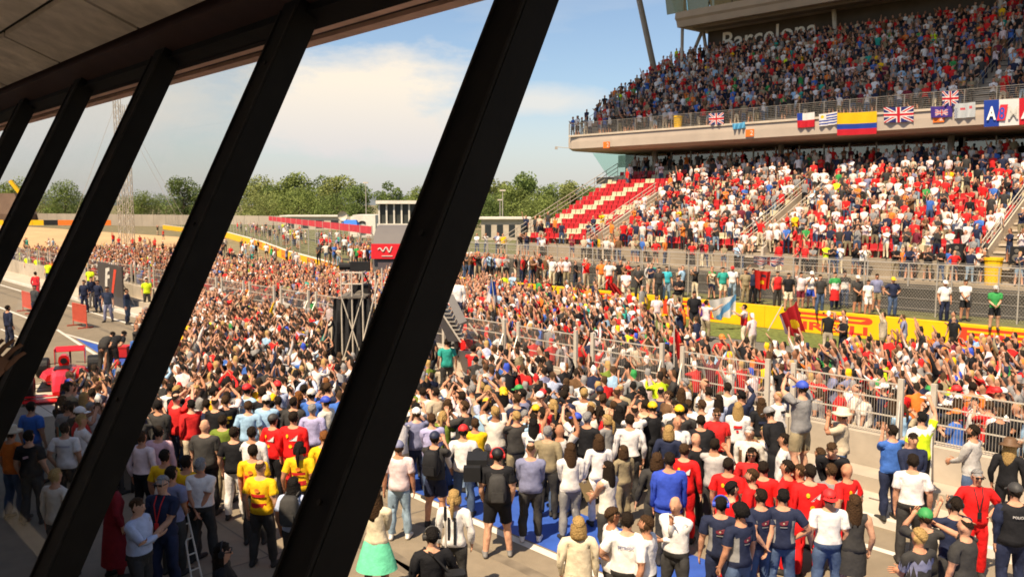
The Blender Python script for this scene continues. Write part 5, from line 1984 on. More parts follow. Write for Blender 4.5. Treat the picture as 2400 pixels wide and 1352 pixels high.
def rand_desc(kind):
    fan = kind != 'pit'
    d = dict(top=pick(TOPS_FAN if fan else TOPS_PIT), bottom=pick(BOTS), hair=pick(HAIRS), skin=SKIN[min(5, int(rnd.expovariate(0.7)))])
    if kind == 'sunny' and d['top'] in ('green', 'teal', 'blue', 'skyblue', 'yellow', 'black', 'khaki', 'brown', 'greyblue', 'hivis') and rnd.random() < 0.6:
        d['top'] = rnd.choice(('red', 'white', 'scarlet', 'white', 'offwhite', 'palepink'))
    d['hat'] = pick(HATS) if rnd.random() < (0.33 if fan else 0.13) else None
    d['sleeve'] = 'l' if rnd.random() < (0.15 if fan else 0.4) else 's'
    d['leg'] = 's' if rnd.random() < (0.45 if fan else 0.12) else 'l'
    d['female'] = rnd.random() < 0.25
    d['h'] = rnd.gauss(1.66 if d['female'] else 1.76, 0.055)
    d['girth'] = rnd.uniform(0.95, 1.25)
    if kind == 'shade' and d['top'] in ('white', 'offwhite', 'red', 'scarlet', 'orange', 'yellow') and d['top'] not in ('white', 'red') and rnd.random() < 0.5:  # upper tier's shade put into the clothes: bright tops mostly swapped for dark
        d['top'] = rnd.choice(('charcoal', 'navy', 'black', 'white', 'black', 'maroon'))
    r = rnd.random()
    if kind == 'track':
        d['pose'] = 'phone' if r < 0.18 else 'high_phone' if r < 0.25 else 'up1' if r < 0.31 else 'up1l' if r < 0.35 else 'up2' if r < 0.39 else 'clap' if r < 0.52 else 'shade' if r < 0.58 else 'crossed' if r < 0.66 else 'front' if r < 0.78 else 'down'
    elif kind == 'pit':
        d['pose'] = 'phone' if r < 0.22 else 'high_phone' if r < 0.31 else 'up1' if r < 0.35 else 'crossed' if r < 0.52 else 'front' if r < 0.66 else 'camera' if r < 0.74 else 'down'
    else:
        d['pose'] = 'phone' if r < 0.16 else 'clap' if r < 0.34 else 'crossed' if r < 0.46 else 'front' if r < 0.62 else 'hips' if r < 0.72 else 'up1' if r < 0.76 else 'down'
    d['turn'] = rnd.uniform(-25, 25)
    d['style'] = ('long' if rnd.random() < 0.6 else 'pony') if d['female'] else ('short' if rnd.random() < 0.85 else 'thin')
    return d


HAND = np.array(PEOPLE)
STAGE = at(960, 800, 0)


def free(x, y, r=0.42):
    return ((HAND[:, 0] - x) ** 2 + (HAND[:, 1] - y) ** 2).min() > r * r


def face_stage(x, y, spread):
    return math.degrees(math.atan2(STAGE.x - x, STAGE.y - y)) + rnd.gauss(0, spread)


def posts_hide(px, py):
    """behind one of the window posts"""
    for (x0, k_, w) in ((1240, -0.392, 88), (700, -0.425, 76), (440, -0.47, 62), (300, -0.50, 50)):
        if abs(px - (x0 + k_ * py)) < w:
            return True
    return False


BX = [0, 150, 300, 450, 600, 760, 900, 1100, 1300, 1450, 1600, 1700, 1850, 2000, 2400]
BY = [1230, 1220, 1160, 1130, 1130, 1150, 1165, 1175, 1190, 1190, 1170, 1150, 1120, 1075, 1000]
crowd = []                                        # (kind, x, y, z, yaw)
# pit lane
s = 4.0
while s < 50:
    n = 5.0
    while n < 16.9:
        jx, jn = rnd.uniform(-0.18, 0.18), rnd.uniform(-0.18, 0.18)
        ss, nn = s + jx, n + jn
        lim = 26 + (nn - 7.5) * 2.1
        p = PF(ss, nn)
        px, py = proj(p)
        if ss < lim and py < np.interp(px, BX, BY) and free(p.x, p.y) and rnd.random() < 0.93:
            zz = 0.13 if nn > 15.4 else 0.0
            hx, hy = proj(p + Vector((0, 0, 1.5)))
            if (px < 300 and py < 905) or (hx < 315 and hy < 868) or (1012 < hx < 1108 and 20.5 < p.y < 28.5) or (764 < hx < 888 and 24.0 < p.y < 33.0):
                pass
            else:
                crowd.append(('pit', p.x, p.y, zz, face_stage(p.x, p.y, 28)))
        n += 0.52 if s < 17 else 0.46
    s += 0.52 if s < 17 else 0.46
# the track itself, packed with fans
s = -2.0
while s < 92:
    n = 18.9
    while n < 37.0:
        ss, nn = s + rnd.uniform(-0.24, 0.24), n + rnd.uniform(-0.24, 0.24)
        p = FF(ss, nn)
        a, b_ = inv(p, PA)
        px, py = proj(p)
        lim = float(np.interp(px, [1150, 1350, 1500, 1600, 1680, 1800, 1900, 2050, 2200, 2400], [33.5, 32.0, 30.0, 26.0, 23.6, 23.8, 25.0, 27.5, 30.0, 31.5]))
        dens = 0.93 if nn < lim else (0.22 if px < 1600 else 0.035)
        if px < 900 and py < np.interp(px, [0, 270, 430, 540, 700, 860], [604, 604, 622, 650, 660, 668]):
            dens = 0.05
        if ss > 40 and nn > 35.8:
            dens *= 0.3
        if b_ > 18.3 and nn < lim + 7 and nn < 36.6 and rnd.random() < dens and free(p.x, p.y, 0.45) and -60 < px < 2500:
            crowd.append(('track', p.x, p.y, 0.0, face_stage(p.x, p.y, 35) if ss < 35 else rnd.uniform(90, 260)))
        n += 0.58 if ss < 45 else 0.70
    s += 0.58 if s < 45 else 0.70
# people strolling out on the gravel and the closed track beyond
for _ in range(210):
    px = rnd.uniform(20, 860)
    py = rnd.triangular(545, 660, 625) - max(0, (px - 500) * 0.05)
    p = at(px, py, 0)
    a, b_ = inv(p, PA)
    sF, nF = inv(p, FA)
    wn_ = np.interp(sF, [q[0] for q in WALL], [q[1] for q in WALL])
    if b_ > 18.5 and nF < wn_ - 1.0 and (rnd.random() < 0.35 or py > 585):
        crowd.append(('track', p.x, p.y, 0.0, rnd.uniform(60, 300)))
# the bank beyond the bend, behind the wall
for _ in range(80):
    sF = rnd.uniform(58, 150)
    wn_ = np.interp(sF, [q[0] for q in WALL], [q[1] for q in WALL])
    p = FF(sF, wn_ + rnd.uniform(1.5, 9))
    crowd.append(('stand', p.x, p.y, 0.93, rnd.uniform(130, 260)))
# bank above the yellow wall, left part, and walkway of the stand
for _ in range(190):
    sF = rnd.triangular(20, 62, 52)
    p = FF(sF, rnd.uniform(38.2, 39.4))
    if free(p.x, p.y, 0.5):
        crowd.append(('stand', p.x, p.y, 0.93, 180 + rnd.gauss(-20, 35)))
for _ in range(80):
    sF = rnd.triangular(8, 64, 15)
    p = FF(sF, rnd.uniform(46.8, 48.2))
    crowd.append(('stand', p.x, p.y, Z0 - 0.98 if sF < GE + 6 else 0.93, 200 + rnd.gauss(0, 30)))
pit_track = len(crowd)
TOWARDS = 180 + 45
for r in range(ROWS):
    ss = 6.0
    while ss < GE:
        ss += rnd.uniform(0.47, 0.62)
        if any(a - 0.1 < ss < c + 0.1 for a, c in AISLES):
            if rnd.random() < 0.75:
                continue
        fill = 0.90
        if ss > 40:
            fill = 0.4 if r < 2 else 0.035 if r < 12 else 0.18
        elif ss > 33 and r > 3:
            fill = 0.72
        elif ss < 14:
            fill = 0.5
        fill *= 0.86 + 0.22 * math.sin(ss * 0.9 + r * 1.1) * math.sin(ss * 0.37 - r * 0.8 + 1.0)
        if rnd.random() < fill:
            p = FF(ss, N0 + r * RP + 0.22 + rnd.uniform(-0.08, 0.08))
            crowd.append(('lower', p.x, p.y, Z0 + r * RR, TOWARDS + rnd.gauss(0, 22)))
for ss in np.arange(8, 48, 0.42):                 # standing at the back and in the boxes
    for q in range(3):
        if rnd.random() < (0.30 if ss < 40 else 0.15):
            p = FF(ss + rnd.uniform(-0.2, 0.2), N0 + ROWS * RP + 0.4 + 0.75 * q + rnd.uniform(-0.2, 0.2))
            crowd.append(('lower', p.x, p.y, ZB, TOWARDS + rnd.gauss(0, 22)))
for r in range(-1, UROWS):
    ss = 6.0
    while ss < SE - 0.6:
        ss += rnd.uniform(0.44, 0.60)
        if 17.1 < ss < 18.3 and rnd.random() < 0.8:
            continue
        fill = 0.93 if ss < 46 else 0.70
        if r == -1:
            fill = 0.85
        if rnd.random() < fill:
            p = FF(ss, NU + (0.75 if r < 0 else 1.3 + r * UP + 0.30) + rnd.uniform(-0.1, 0.1))
            crowd.append(('upper', p.x, p.y, ZU + 0.05 if r < 0 else ZU + (r + 1) * UR, TOWARDS + rnd.gauss(0, 22)))
for ss in np.arange(20, 46, 0.8):                 # guests behind the glass of the private boxes
    if rnd.random() < 0.6:
        p = FF(ss, NV + rnd.uniform(1.0, 2.5))
        crowd.append(('upper', p.x, p.y, ZV + 1.35, TOWARDS + rnd.gauss(0, 30)))

# the ones that show largest become people of their own
LIMIT = 298
cand = []
for i, (kd, x, y, z, yw_) in enumerate(crowd):
    if kd in ('pit', 'track'):
        px, py = proj((x, y, z + 1.6))
        if 15 < px < 2385 and 0 < py < 1340 and not posts_hide(px, py):
            cand.append((y * math.cos(PITCH) + (CAMZ - z) * 0.1, i))
cand.sort()
chosen = [i for _, i in cand[:LIMIT - len(PEOPLE)]]
chosen_set = set(chosen)
CN = dict(white='white', offwhite='off-white', black='black', charcoal='charcoal', navy='navy', red='red', scarlet='bright red', grey='grey', palegrey='pale grey', paleblue='pale blue', skyblue='sky blue', yellow='yellow', palepink='pale pink',
          lavender='lavender', khaki='khaki', beige='beige', olive='olive', blue='blue', teal='teal', hivis='fluorescent', orange='orange', green='green', maroon='maroon', brown='brown', greyblue='grey-blue', jeans='jean-blue', cream='cream', palejeans='pale denim', royal='royal blue')
POSN = dict(phone='holding up a phone', high_phone='phone raised overhead', up1='right arm raised', up1l='left arm raised', up2='both arms raised', clap='clapping', shade='hand shading the eyes', crossed='arms folded', front='hands in front', camera='camera at the eye', down='arms down', hips='hands on hips')
used = set()
FENCE_S = [6.7 + seg * k for k in range(-4, 30)]


def where(kd, x, y):
    px, py = proj((x, y, 1.7))
    base = 'pit lane' if kd == 'pit' else 'behind fence'
    return base + (', leftmost' if px < 330 else ', left' if px < 950 else ', centre' if px < 1400 else ', mid right' if px < 1900 else ', far right')


for i in chosen:
    kd, x, y, z, yw_ = crowd[i]
    for tries in range(60):
        d = rand_desc(kd)
        hairw = ('bald' if d['hair'] is None else d['hair']) + '-haired'
        lab = '%s %s in %s %s%s, %s, %s' % (hairw, 'woman' if d['female'] else 'man', CN[d['top']], 'sweater' if d['sleeve'] == 'l' else 't-shirt', (' and %s cap' % CN[d['hat']]) if d['hat'] else '', POSN[d['pose']], where(kd, x, y))
        if lab not in used and len(lab.split()) <= 16:
            break
    used.add(lab)
    if rnd.random() < 0.25:
        d['lanyard'] = rnd.choice(('red', 'black', 'royal', 'yellow'))
    if rnd.random() < 0.22:
        d['glasses'] = 1
    if rnd.random() < 0.35:
        c1 = rnd.choice(('white', 'red', 'black', 'yellow', 'grey', 'navy'))
        if c1 != d['top']:
            w_ = rnd.uniform(0.05, 0.11)
            zc = rnd.uniform(1.22, 1.33)
            d['deco'] = {rnd.choice(('back', 'front')): [(quadp(-w_, w_, zc - 0.03, zc + 0.03, rnd.uniform(-0.03, 0.03)), c1), (discp(0.0, zc - 0.09, 0.03), c1)]}
    person(Vector((x, y, z)), yw_, d, lab, 'people in the pit lane crowd' if kd == 'pit' else 'fans packed on the track')

# everyone else: one mass for each place
POSE_LIB = {}
for pn in ('down', 'phone', 'high_phone', 'up1', 'up1l', 'up2', 'clap', 'shade', 'crossed', 'front', 'camera', 'hips', 'sit'):
    POSE_LIB[pn] = []
    for v_ in range(4):
        T = pose_bones('front' if pn == 'sit' else pn, rnd.uniform(-0.03, 0.12), rnd.uniform(-0.4, 0.4), rnd.uniform(-0.15, 0.15), 0.03, rnd.uniform(-0.05, 0.05), 0.0, pn == 'sit', 0.03)
        for fm in (False, True):
            Vp = skin(LD, T, fm, rnd.uniform(1.0, 1.2))
            Vp[:, 2] -= Vp[:, 2].min()
            POSE_LIB[pn].append((fm, Vp))
NAMES = {'pit': ('pit_lane_crowd', 'dense mass of guests filling the pit lane towards the stage'), 'track': ('track_crowd', 'dense mass of fans filling the race track behind the fence'),
         'stand': ('bank_crowd', 'spectators strung along the grass bank below the stand'), 'lower': ('lower_tier_crowd', 'spectators filling the lower seats of the grandstand'), 'upper': ('upper_tier_crowd', 'spectators filling the shaded upper tier of the grandstand')}
for kd, (nm, lab) in NAMES.items():
    Vs, Fs, Cs = [], [], []
    base = 0
    for i, (k2, x, y, z, yw_) in enumerate(crowd):
        if k2 != kd or i in chosen_set:
            continue
        px, py = proj((x, y, z + 1.0))
        if px < -120 or px > 2560:
            continue
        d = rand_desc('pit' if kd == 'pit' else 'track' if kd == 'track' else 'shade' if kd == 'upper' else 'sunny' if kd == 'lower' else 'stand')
        if kd == 'lower' and rnd.random() < 0.17:
            d['pose'] = 'sit'
        opts = [v_ for fm, v_ in POSE_LIB[d['pose']] if fm == d['female']]
        Vp = rnd.choice(opts) * (d['h'] / 1.75)
        a = -R(yw_)
        c_, s_ = math.cos(a), math.sin(a)
        Vw = np.stack([Vp[:, 0] * c_ - Vp[:, 1] * s_ + x, Vp[:, 0] * s_ + Vp[:, 1] * c_ + y, Vp[:, 2] + z], 1)
        Vs.append(Vw)
        Fs.append(LD.F + base)
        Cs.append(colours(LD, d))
        base += len(Vw)
    if not Vs:
        continue
    o = link(nm, np_mesh(nm, np.concatenate(Vs), np.concatenate(Fs), np.concatenate(Cs), True), m_person)
    tag(o, lab, 'crowd', None, 'stuff')
print('tris', sum(len(o.data.loop_triangles) if o.data.loop_triangles else sum(len(p.vertices) - 2 for p in o.data.polygons) for o in C.objects if o.type == 'MESH'))
print('people', len(PEOPLE), 'crowd', len(crowd), 'HD tris', len(HD.F), 'LD tris', len(LD.F))

# ================================================================== BACKGROUND: trees, hills, far walls
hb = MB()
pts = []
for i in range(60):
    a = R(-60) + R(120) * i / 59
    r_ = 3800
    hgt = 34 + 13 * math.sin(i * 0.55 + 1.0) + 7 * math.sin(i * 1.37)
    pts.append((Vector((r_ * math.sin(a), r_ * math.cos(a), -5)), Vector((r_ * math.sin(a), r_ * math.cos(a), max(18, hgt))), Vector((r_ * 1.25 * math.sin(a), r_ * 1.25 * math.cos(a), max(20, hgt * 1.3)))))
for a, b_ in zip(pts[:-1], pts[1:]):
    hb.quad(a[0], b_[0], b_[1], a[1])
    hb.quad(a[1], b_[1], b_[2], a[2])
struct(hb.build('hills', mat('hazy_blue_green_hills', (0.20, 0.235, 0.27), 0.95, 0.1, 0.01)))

m_leaf = vmat('leaves', 0.75, 0.0, 2.0, 0.2, 0.3, trans=0.4)
m_bark = mat('bark', (0.10, 0.075, 0.05), 0.95, 0.3, 6.0, 0.6)


def tree(P0, h, rx, tint, label, seed, n_leaf=2600, slim=False):
    r_ = np.random.default_rng(seed)
    t = empty('tree', P0)
    tag(t, label, 'tree', 'trees beyond the circuit')
    b = MB()
    top = Vector((r_.uniform(-0.3, 0.3), r_.uniform(-0.3, 0.3), h * 0.55))
    b.tube((0, 0, -0.2), top * 0.5, h * 0.022, h * 0.016, 7)
    b.tube(top * 0.5, top, h * 0.016, h * 0.009, 7)
    clumps = []
    for i in range(26 if not slim else 11):
        a = r_.uniform(0, 6.28)
        zc = r_.uniform(0.10, 0.92)
        w = rx * (math.sin(math.pi * min(1, zc * 0.95 + 0.08)) ** 0.6) * r_.uniform(0.35, 0.85)
        c_ = Vector((math.cos(a) * w, math.sin(a) * w, h * zc))
        clumps.append((c_, rx * r_.uniform(0.30, 0.52), r_.uniform(0.75, 1.25)))
        st = top * min(1.0, zc * 1.1)
        b.tube(st, st.lerp(c_, 0.8), h * 0.007, h * 0.003, 5)
    b.build('trunk', m_bark, t)
    n_ = n_leaf // len(clumps)
    V, F, Cc = [], [], []
    for c_, cr_, br in clumps:
        q = r_.normal(0, 1, (n_, 3))
        q /= np.linalg.norm(q, axis=1, keepdims=True)
        rad = cr_ * r_.uniform(0.45, 1.08, (n_, 1)) ** 0.6
        pos = np.array(c_) + q * rad * np.array([1, 1, 0.85])
        pos[:, 2] = np.maximum(pos[:, 2], h * 0.08)
        u = r_.normal(0, 1, (n_, 3))
        u /= np.linalg.norm(u, axis=1, keepdims=True)
        w = np.cross(u, q + r_.normal(0, 0.5, (n_, 3)))
        w /= np.linalg.norm(w, axis=1, keepdims=True) + 1e-6
        sz = h * r_.uniform(0.016, 0.034, (n_, 1))
        base_ = len(V) * 0
        Vt = np.stack([pos - u * sz, pos + w * sz * 0.6, pos + u * sz, pos - w * sz * 0.6], 1)
        V.append(Vt.reshape(-1, 3))
        col_ = np.array(tint) * br * r_.uniform(0.7, 1.3, (n_, 1))
        Cc.append(np.repeat(col_, 2, axis=0))
    V = np.concatenate(V)
    nq = len(V) // 4
    i0 = np.arange(nq)[:, None] * 4
    F = np.concatenate([i0 + np.array([[0, 1, 2]]), i0 + np.array([[0, 2, 3]])], 1).reshape(-1, 3)
    link('crown', np_mesh('crown', V, F, np.concatenate(Cc)), m_leaf, t)
    return t


GREENS = [(0.22, 0.27, 0.075), (0.18, 0.235, 0.065), (0.25, 0.28, 0.09), (0.165, 0.225, 0.065)]
TR = [  # px centre, top y, half width px, distance, words
    (40, 425, 45, 330, 'dark tree behind the yellow crane at far left'), (150, 432, 45, 320, 'rounded tree between the first and second window posts'), (105, 455, 40, 330, 'low tree behind the orange hoarding'),
    (190, 462, 40, 340, 'low bush-like tree left of the lattice mast'), (330, 455, 35, 330, 'small tree right of the lattice mast'), (365, 462, 40, 335, 'low tree in the hedge left of tall round tree'),
    (300, 468, 40, 335, 'low tree directly behind the lattice mast'), (428, 420, 42, 300, 'tall round-headed tree standing above the hedge'), (470, 455, 40, 310, 'tree half behind the second window post'),
    (520, 440, 50, 300, 'tree behind the second window post'), (600, 420, 48, 270, 'leafy tree just right of the second window post'), (640, 432, 45, 270, 'mid-height tree left of the tallest tree'),
    (688, 408, 48, 255, 'tallest tree of the clump, pointed crown'), (745, 416, 50, 255, 'broad tree right of the tallest tree'), (790, 418, 52, 250, 'spreading tree in the middle of the clump'),
    (835, 440, 42, 245, 'rounded tree at right end of the clump'), (700, 450, 60, 240, 'lower tree in front of the clump'), (780, 458, 55, 235, 'lower dark tree by the grey wall'), (620, 462, 55, 245, 'lower tree at left front of the clump'),
    (920, 426, 36, 260, 'lone pale tree behind the glazed cabin'), (985, 445, 40, 250, 'tree hidden partly by the central post'), (1060, 440, 50, 230, 'tree behind the central post'),
    (1165, 420, 45, 210, 'tree just right of the central post'), (1235, 408, 50, 205, 'tallest tree left of the grandstand'), (1200, 440, 50, 200, 'lower tree between two taller ones by the grandstand'),
    (1290, 436, 45, 200, 'tree by the grandstand stairs'), (1330, 428, 35, 195, 'tree nearest the grandstand end'), (1140, 460, 45, 190, 'low tree beside the central post'), (1260, 462, 55, 190, 'low tree in front of the grandstand trees'), (1380, 440, 40, 190, 'tree behind the grandstand end glass')]
for i, (px, ty, hw, Y, words) in enumerate(TR):
    top = atY(px, ty, Y)
    tree(Vector((top.x, Y, 0)), top.z, hw / FPX * Y * 1.12, GREENS[i % 4], words, 100 + i, 5200 if Y < 290 else 4200)

# far perimeter wall in concrete panels
fw = empty('perimeter_wall', (0, 250, 0))
tag(fw, 'long grey concrete perimeter wall in front of the distant trees', 'wall')
A, B = Vector((-260, 330, 0)), Vector((-22, 180, 0))
cnt = 56
for i in range(cnt):
    a, b_ = A.lerp(B, i / cnt), A.lerp(B, (i + 0.985) / cnt)
    mb = MB()
    mb.beam(a + Vector((0, 0, 1.55)), b_ + Vector((0, 0, 1.55)), 3.1, 0.3, (0, 0, 1))
    pchild('wall_panel', mb, mat('far_wall_concrete', (0.36, 0.31, 0.25), 0.9, 0.1, 0.3, stain=0.2), fw)
A2, B2 = Vector((-4, 150, 0)), Vector((40, 140, 0))
for i in range(12):
    a, b_ = A2.lerp(B2, i / 12), A2.lerp(B2, (i + 0.98) / 12)
    mb = MB()
    mb.beam(a + Vector((0, 0, 1.6)), b_ + Vector((0, 0, 1.6)), 3.2, 0.3, (0, 0, 1))
    pchild('wall_panel', mb, m_conc_l, fw)

# hoarding at far left: yellow, black and orange boards
hd = empty('hoarding', atY(100, 515, 230))
tag(hd, 'row of yellow and orange advertising boards at the far left edge', 'hoarding')
xs = [(-40, 8, 'y'), (8, 28, 'k'), (28, 75, 'y'), (75, 102, 'y'), (102, 135, 'k'), (135, 182, 'o'), (182, 260, 'o')]
for x0, x1, c_ in xs:
    a, b_ = atY(x0, 509, 230), atY(x1, 509, 230)
    mb = MB()
    mb.beam(Vector((a.x + 0.05, 230, 0.9)), Vector((b_.x - 0.05, 230, 0.9)), 1.4, 0.15, (0, 0, 1))
    pchild('board', mb, {'y': m_yellow, 'k': m_black, 'o': mat('orange_board', (0.75, 0.17, 0.02), 0.6, 0.05)}[c_], hd)

# red-bannered spectator fence beyond the bend
rb = empty('banner_fence', atY(750, 560, 112))
tag(rb, 'mesh fence hung with a long red banner beyond the yellow wall bend', 'fence')
pa, pb_ = atY(630, 519, 150), atY(872, 552, 82)
pa.z = pb_.z = 0.93
for i in range(16):
    q = pa.lerp(pb_, i / 15)
    mb = MB()
    mb.tube(q, q + Vector((0, 0, 2.9)), 0.05)
    pchild('post', mb, m_steel, rb)
for i in range(15):
    a, b_ = pa.lerp(pb_, i / 15), pa.lerp(pb_, (i + 0.97) / 15)
    mb = MB()
    mb.beam(a + Vector((0, 0, 2.45)), b_ + Vector((0, 0, 2.45)), 0.75, 0.03, (0, 0, 1))
    pchild('banner', mb, mat('red_banner_cloth', (0.50, 0.04, 0.055), 0.8, 0.15, 1.0), rb)
mb = MB()
for z in np.arange(0.2, 2.9, 0.3):
    mb.tube(pa + Vector((0, 0, z)), pb_ + Vector((0, 0, z)), 0.012, k=4)
pchild('wire', mb, m_steel, rb)
# tall mesh fence along the bend of the yellow wall
mf = empty('debris_fence', FF(90, 52))
tag(mf, 'tall grey debris fence following the bend of the yellow wall', 'fence')
for (s0, n0), (s1, n1) in zip(WALL[1:-1], WALL[2:]):
    A, B = FF(s0, n0 + 0.7, 0.9), FF(s1, n1 + 0.7, 0.9)
    k_ = max(1, int((B - A).length / 4))
    for i in range(k_):
        q = A.lerp(B, i / k_)
        mb = MB()
        mb.tube(q, q + Vector((0, 0, 2.6)), 0.04, k=5)
        pchild('post', mb, m_steel, mf)
    mb = MB()
    for z in np.arange(0.15, 2.7, 0.22):
        mb.tube(A + Vector((0, 0, z)), B + Vector((0, 0, z)), 0.010, k=3)
    pchild('wire', mb, m_steel, mf)

# ------------------------------------------------------------------ grey arched unit with red sign, glazed cabin
au = empty('broadcast_unit', atY(925, 700, 60))
tag(au, 'grey arched broadcast unit with a red sign beside the central post', 'kiosk')
Y0 = 58
def XZ(px, py):
    p = atY(px, py, Y0)
    return p.x, p.z
x0, zt = XZ(872, 530)
x1, _ = XZ(1040, 530)
_, zb_ = XZ(900, 690)
mb = MB()
rings = []
for i in range(11):
    t = i / 10
    xx = x0 + (x1 - x0) * t
    rings.append([Vector((xx, Y0 + 3.2 - 3.2 * math.cos(a), 2.5 + (zt - 2.5) * math.sin(a))) for a in [math.pi * j / 12 for j in range(13)]])
for r_ in rings:
    r_ += [Vector((r_[-1].x, r_[-1].y, 0)), Vector((r_[0].x, r_[0].y, 0))]
mb.loft(rings)
pchild('shell', mb, mat('grey_fabric_shell', (0.13, 0.12, 0.115), 0.7, 0.06, 0.6), au, smooth=False)
xa, za = XZ(872, 606)
xb, zb2 = XZ(926, 571)
mb = MB()
mb.box(xa, x1 - 1.0, Y0 - 0.30, Y0 - 0.22, za, zb2)
sg_ = pchild('sign', mb, mat('red_sign', (0.62, 0.02, 0.03), 0.5, 0.05), au)
mb = MB()
cx, cz = xa + (xb - xa) * 0.55, (za + zb2) / 2
w_ = (xb - xa)
pts_ = []
for i in range(40):
    t = i / 39
    pts_.append(Vector((cx - 0.25 * w_ + 0.60 * w_ * t, Y0 - 0.32, cz + 0.12 + 0.20 * math.sin(t * 14) * (0.4 + 0.6 * t))))
mb.path(pts_, 0.045, 5)
mb.box(cx - 0.1 * w_, cx + 0.36 * w_, Y0 - 0.34, Y0 - 0.31, za + 0.17, za + 0.22)
mb.build('sign_mark', m_white, sg_)
mb = MB()
mb.box(x0 + 0.4, x1 - 0.4, Y0 - 0.26, Y0 - 0.18, 0.3, za - 0.25)
pchild('screen_panel', mb, mat('purple_grey_panel', (0.10, 0.08, 0.085), 0.5, 0.1), au)
gc = empty('glazed_cabin', atY(925, 530, 95))
tag(gc, 'white glazed control cabin with flat roof behind the arched unit', 'cabin')
Y0 = 90
x0, zt = XZ(886, 478)
x1, zb_ = XZ(1010, 530)
mb = MB()
mb.box(x0, x1, Y0, Y0 + 4, 0, zb_)
pchild('base', mb, m_conc_l, gc)
mb = MB()
mb.box(x0 - 0.2, x1, Y0 - 0.3, Y0 + 4.2, zt, zt + 0.35)
pchild('roof', mb, m_white, gc)
mb = MB()
mb.box(x0 + 0.1, x1, Y0 + 0.3, Y0 + 3.8, zb_, zt)
pchild('glazing', mb, mat('cabin_dark_glass', (0.05, 0.055, 0.05), 0.15, 0.1, 2.0, spec=0.6), gc)
for i in range(8):
    xx = x0 + (x1 - x0) * i / 7
    mb = MB()
    mb.box(xx, xx + 0.16, Y0 + 0.05, Y0 + 0.28, zb_, zt)
    pchild('glazing_bar', mb, m_white, gc)
mb = MB()
mb.box(x0 - 0.15, x1, Y0 + 0.0, Y0 + 0.29, zb_ + 0.002, zb_ + 0.25)
pchild('sill', mb, m_white, gc)
# white lorry, blue canopy, round dish behind the banner fence
Y0 = 128
lo = empty('white_lorry', atY(840, 520, Y0))
tag(lo, 'white box lorry with dark emblem parked beyond the banner fence', 'lorry')
x0, zt = XZ(826, 504)
x1, zb_ = XZ(880, 536)
mb = MB()
mb.box(x0, x1, Y0, Y0 + 8, 1.0, zt)
pchild('cargo_box', mb, m_white, lo)
mb = MB()
mb.loft([[Vector((x0 - 1.8, Y0 + 5.4, 0.6)), Vector((x0 - 1.8, Y0 + 7.8, 0.6)), Vector((x0 - 1.5, Y0 + 7.8, zt - 0.3)), Vector((x0 - 1.3, Y0 + 5.4, zt - 0.3))], [Vector((x0 - 0.05, Y0 + 5.4, 0.6)), Vector((x0 - 0.05, Y0 + 7.8, 0.6)), Vector((x0 - 0.05, Y0 + 7.8, zt - 0.1)), Vector((x0 - 0.05, Y0 + 5.4, zt - 0.1))]])
pchild('cab', mb, m_white, lo)
for dx in (0.8, 2.4):
    mb = MB()
    mb.tube((x0 + dx, Y0 - 0.05, 0.5), (x0 + dx, Y0 + 0.3, 0.5), 0.5, k=14)
    pchild('wheel', mb, m_black, lo)
mb = MB()
cx, cz = x0 + 1.45, 2.4
mb.path([Vector((cx + 0.7 * math.cos(a), Y0 - 0.03, cz + 0.85 * math.sin(a))) for a in np.linspace(0.9, 5.4, 14)], 0.16, 5)
mb.box(cx - 0.1, cx + 0.6, Y0 - 0.1, Y0 - 0.01, cz - 0.2, cz + 0.1)
pchild('emblem', mb, m_black, lo)
Y0 = 120
cn = empty('blue_canopy', atY(815, 525, Y0))
tag(cn, 'small bright blue canopy tent left of the white lorry', 'tent')
x0, zt = XZ(795, 516)
x1, zb_ = XZ(838, 532)
mb = MB()
mb.loft([[Vector((x0, Y0, zb_)), Vector((x1, Y0, zb_)), Vector((x1, Y0 + 3, zb_)), Vector((x0, Y0 + 3, zb_))], [Vector((x0 + 0.4, Y0 + 1.2, zt)), Vector((x1 - 0.4, Y0 + 1.2, zt)), Vector((x1 - 0.4, Y0 + 1.8, zt)), Vector((x0 + 0.4, Y0 + 1.8, zt))]])
pchild('roof', mb, mat('blue_canvas', (0.03, 0.14, 0.5), 0.7, 0.1), cn)
for xx in (x0 + 0.05, x1 - 0.05):
    for yy in (Y0 + 0.1, Y0 + 2.9):
        mb = MB()
        mb.tube((xx, yy, 0), (xx, yy, zb_ + 0.05), 0.05)
        pchild('leg', mb, m_steel, cn)
ds = empty('satellite_dish', atY(803, 505, 118))
tag(ds, 'round pale satellite dish above the grey wall', 'dish')
c_ = atY(803, 506, 118)
mb = MB()
rings = []
for r_, dy in ((0.68, -0.12), (0.6, 0.05), (0.3, 0.22), (0.05, 0.27)):
    rings.append([c_ + Vector((r_ * math.cos(a), dy, r_ * math.sin(a))) for a in [2 * math.pi * j / 18 for j in range(18)]])
mb.loft(rings, cap=False)
pchild('bowl', mb, m_steel_l, ds)
mb = MB()
mb.tube((c_.x, 118.3, 0), (c_.x, 118.3, c_.z), 0.08)
pchild('mast', mb, m_steel, ds)
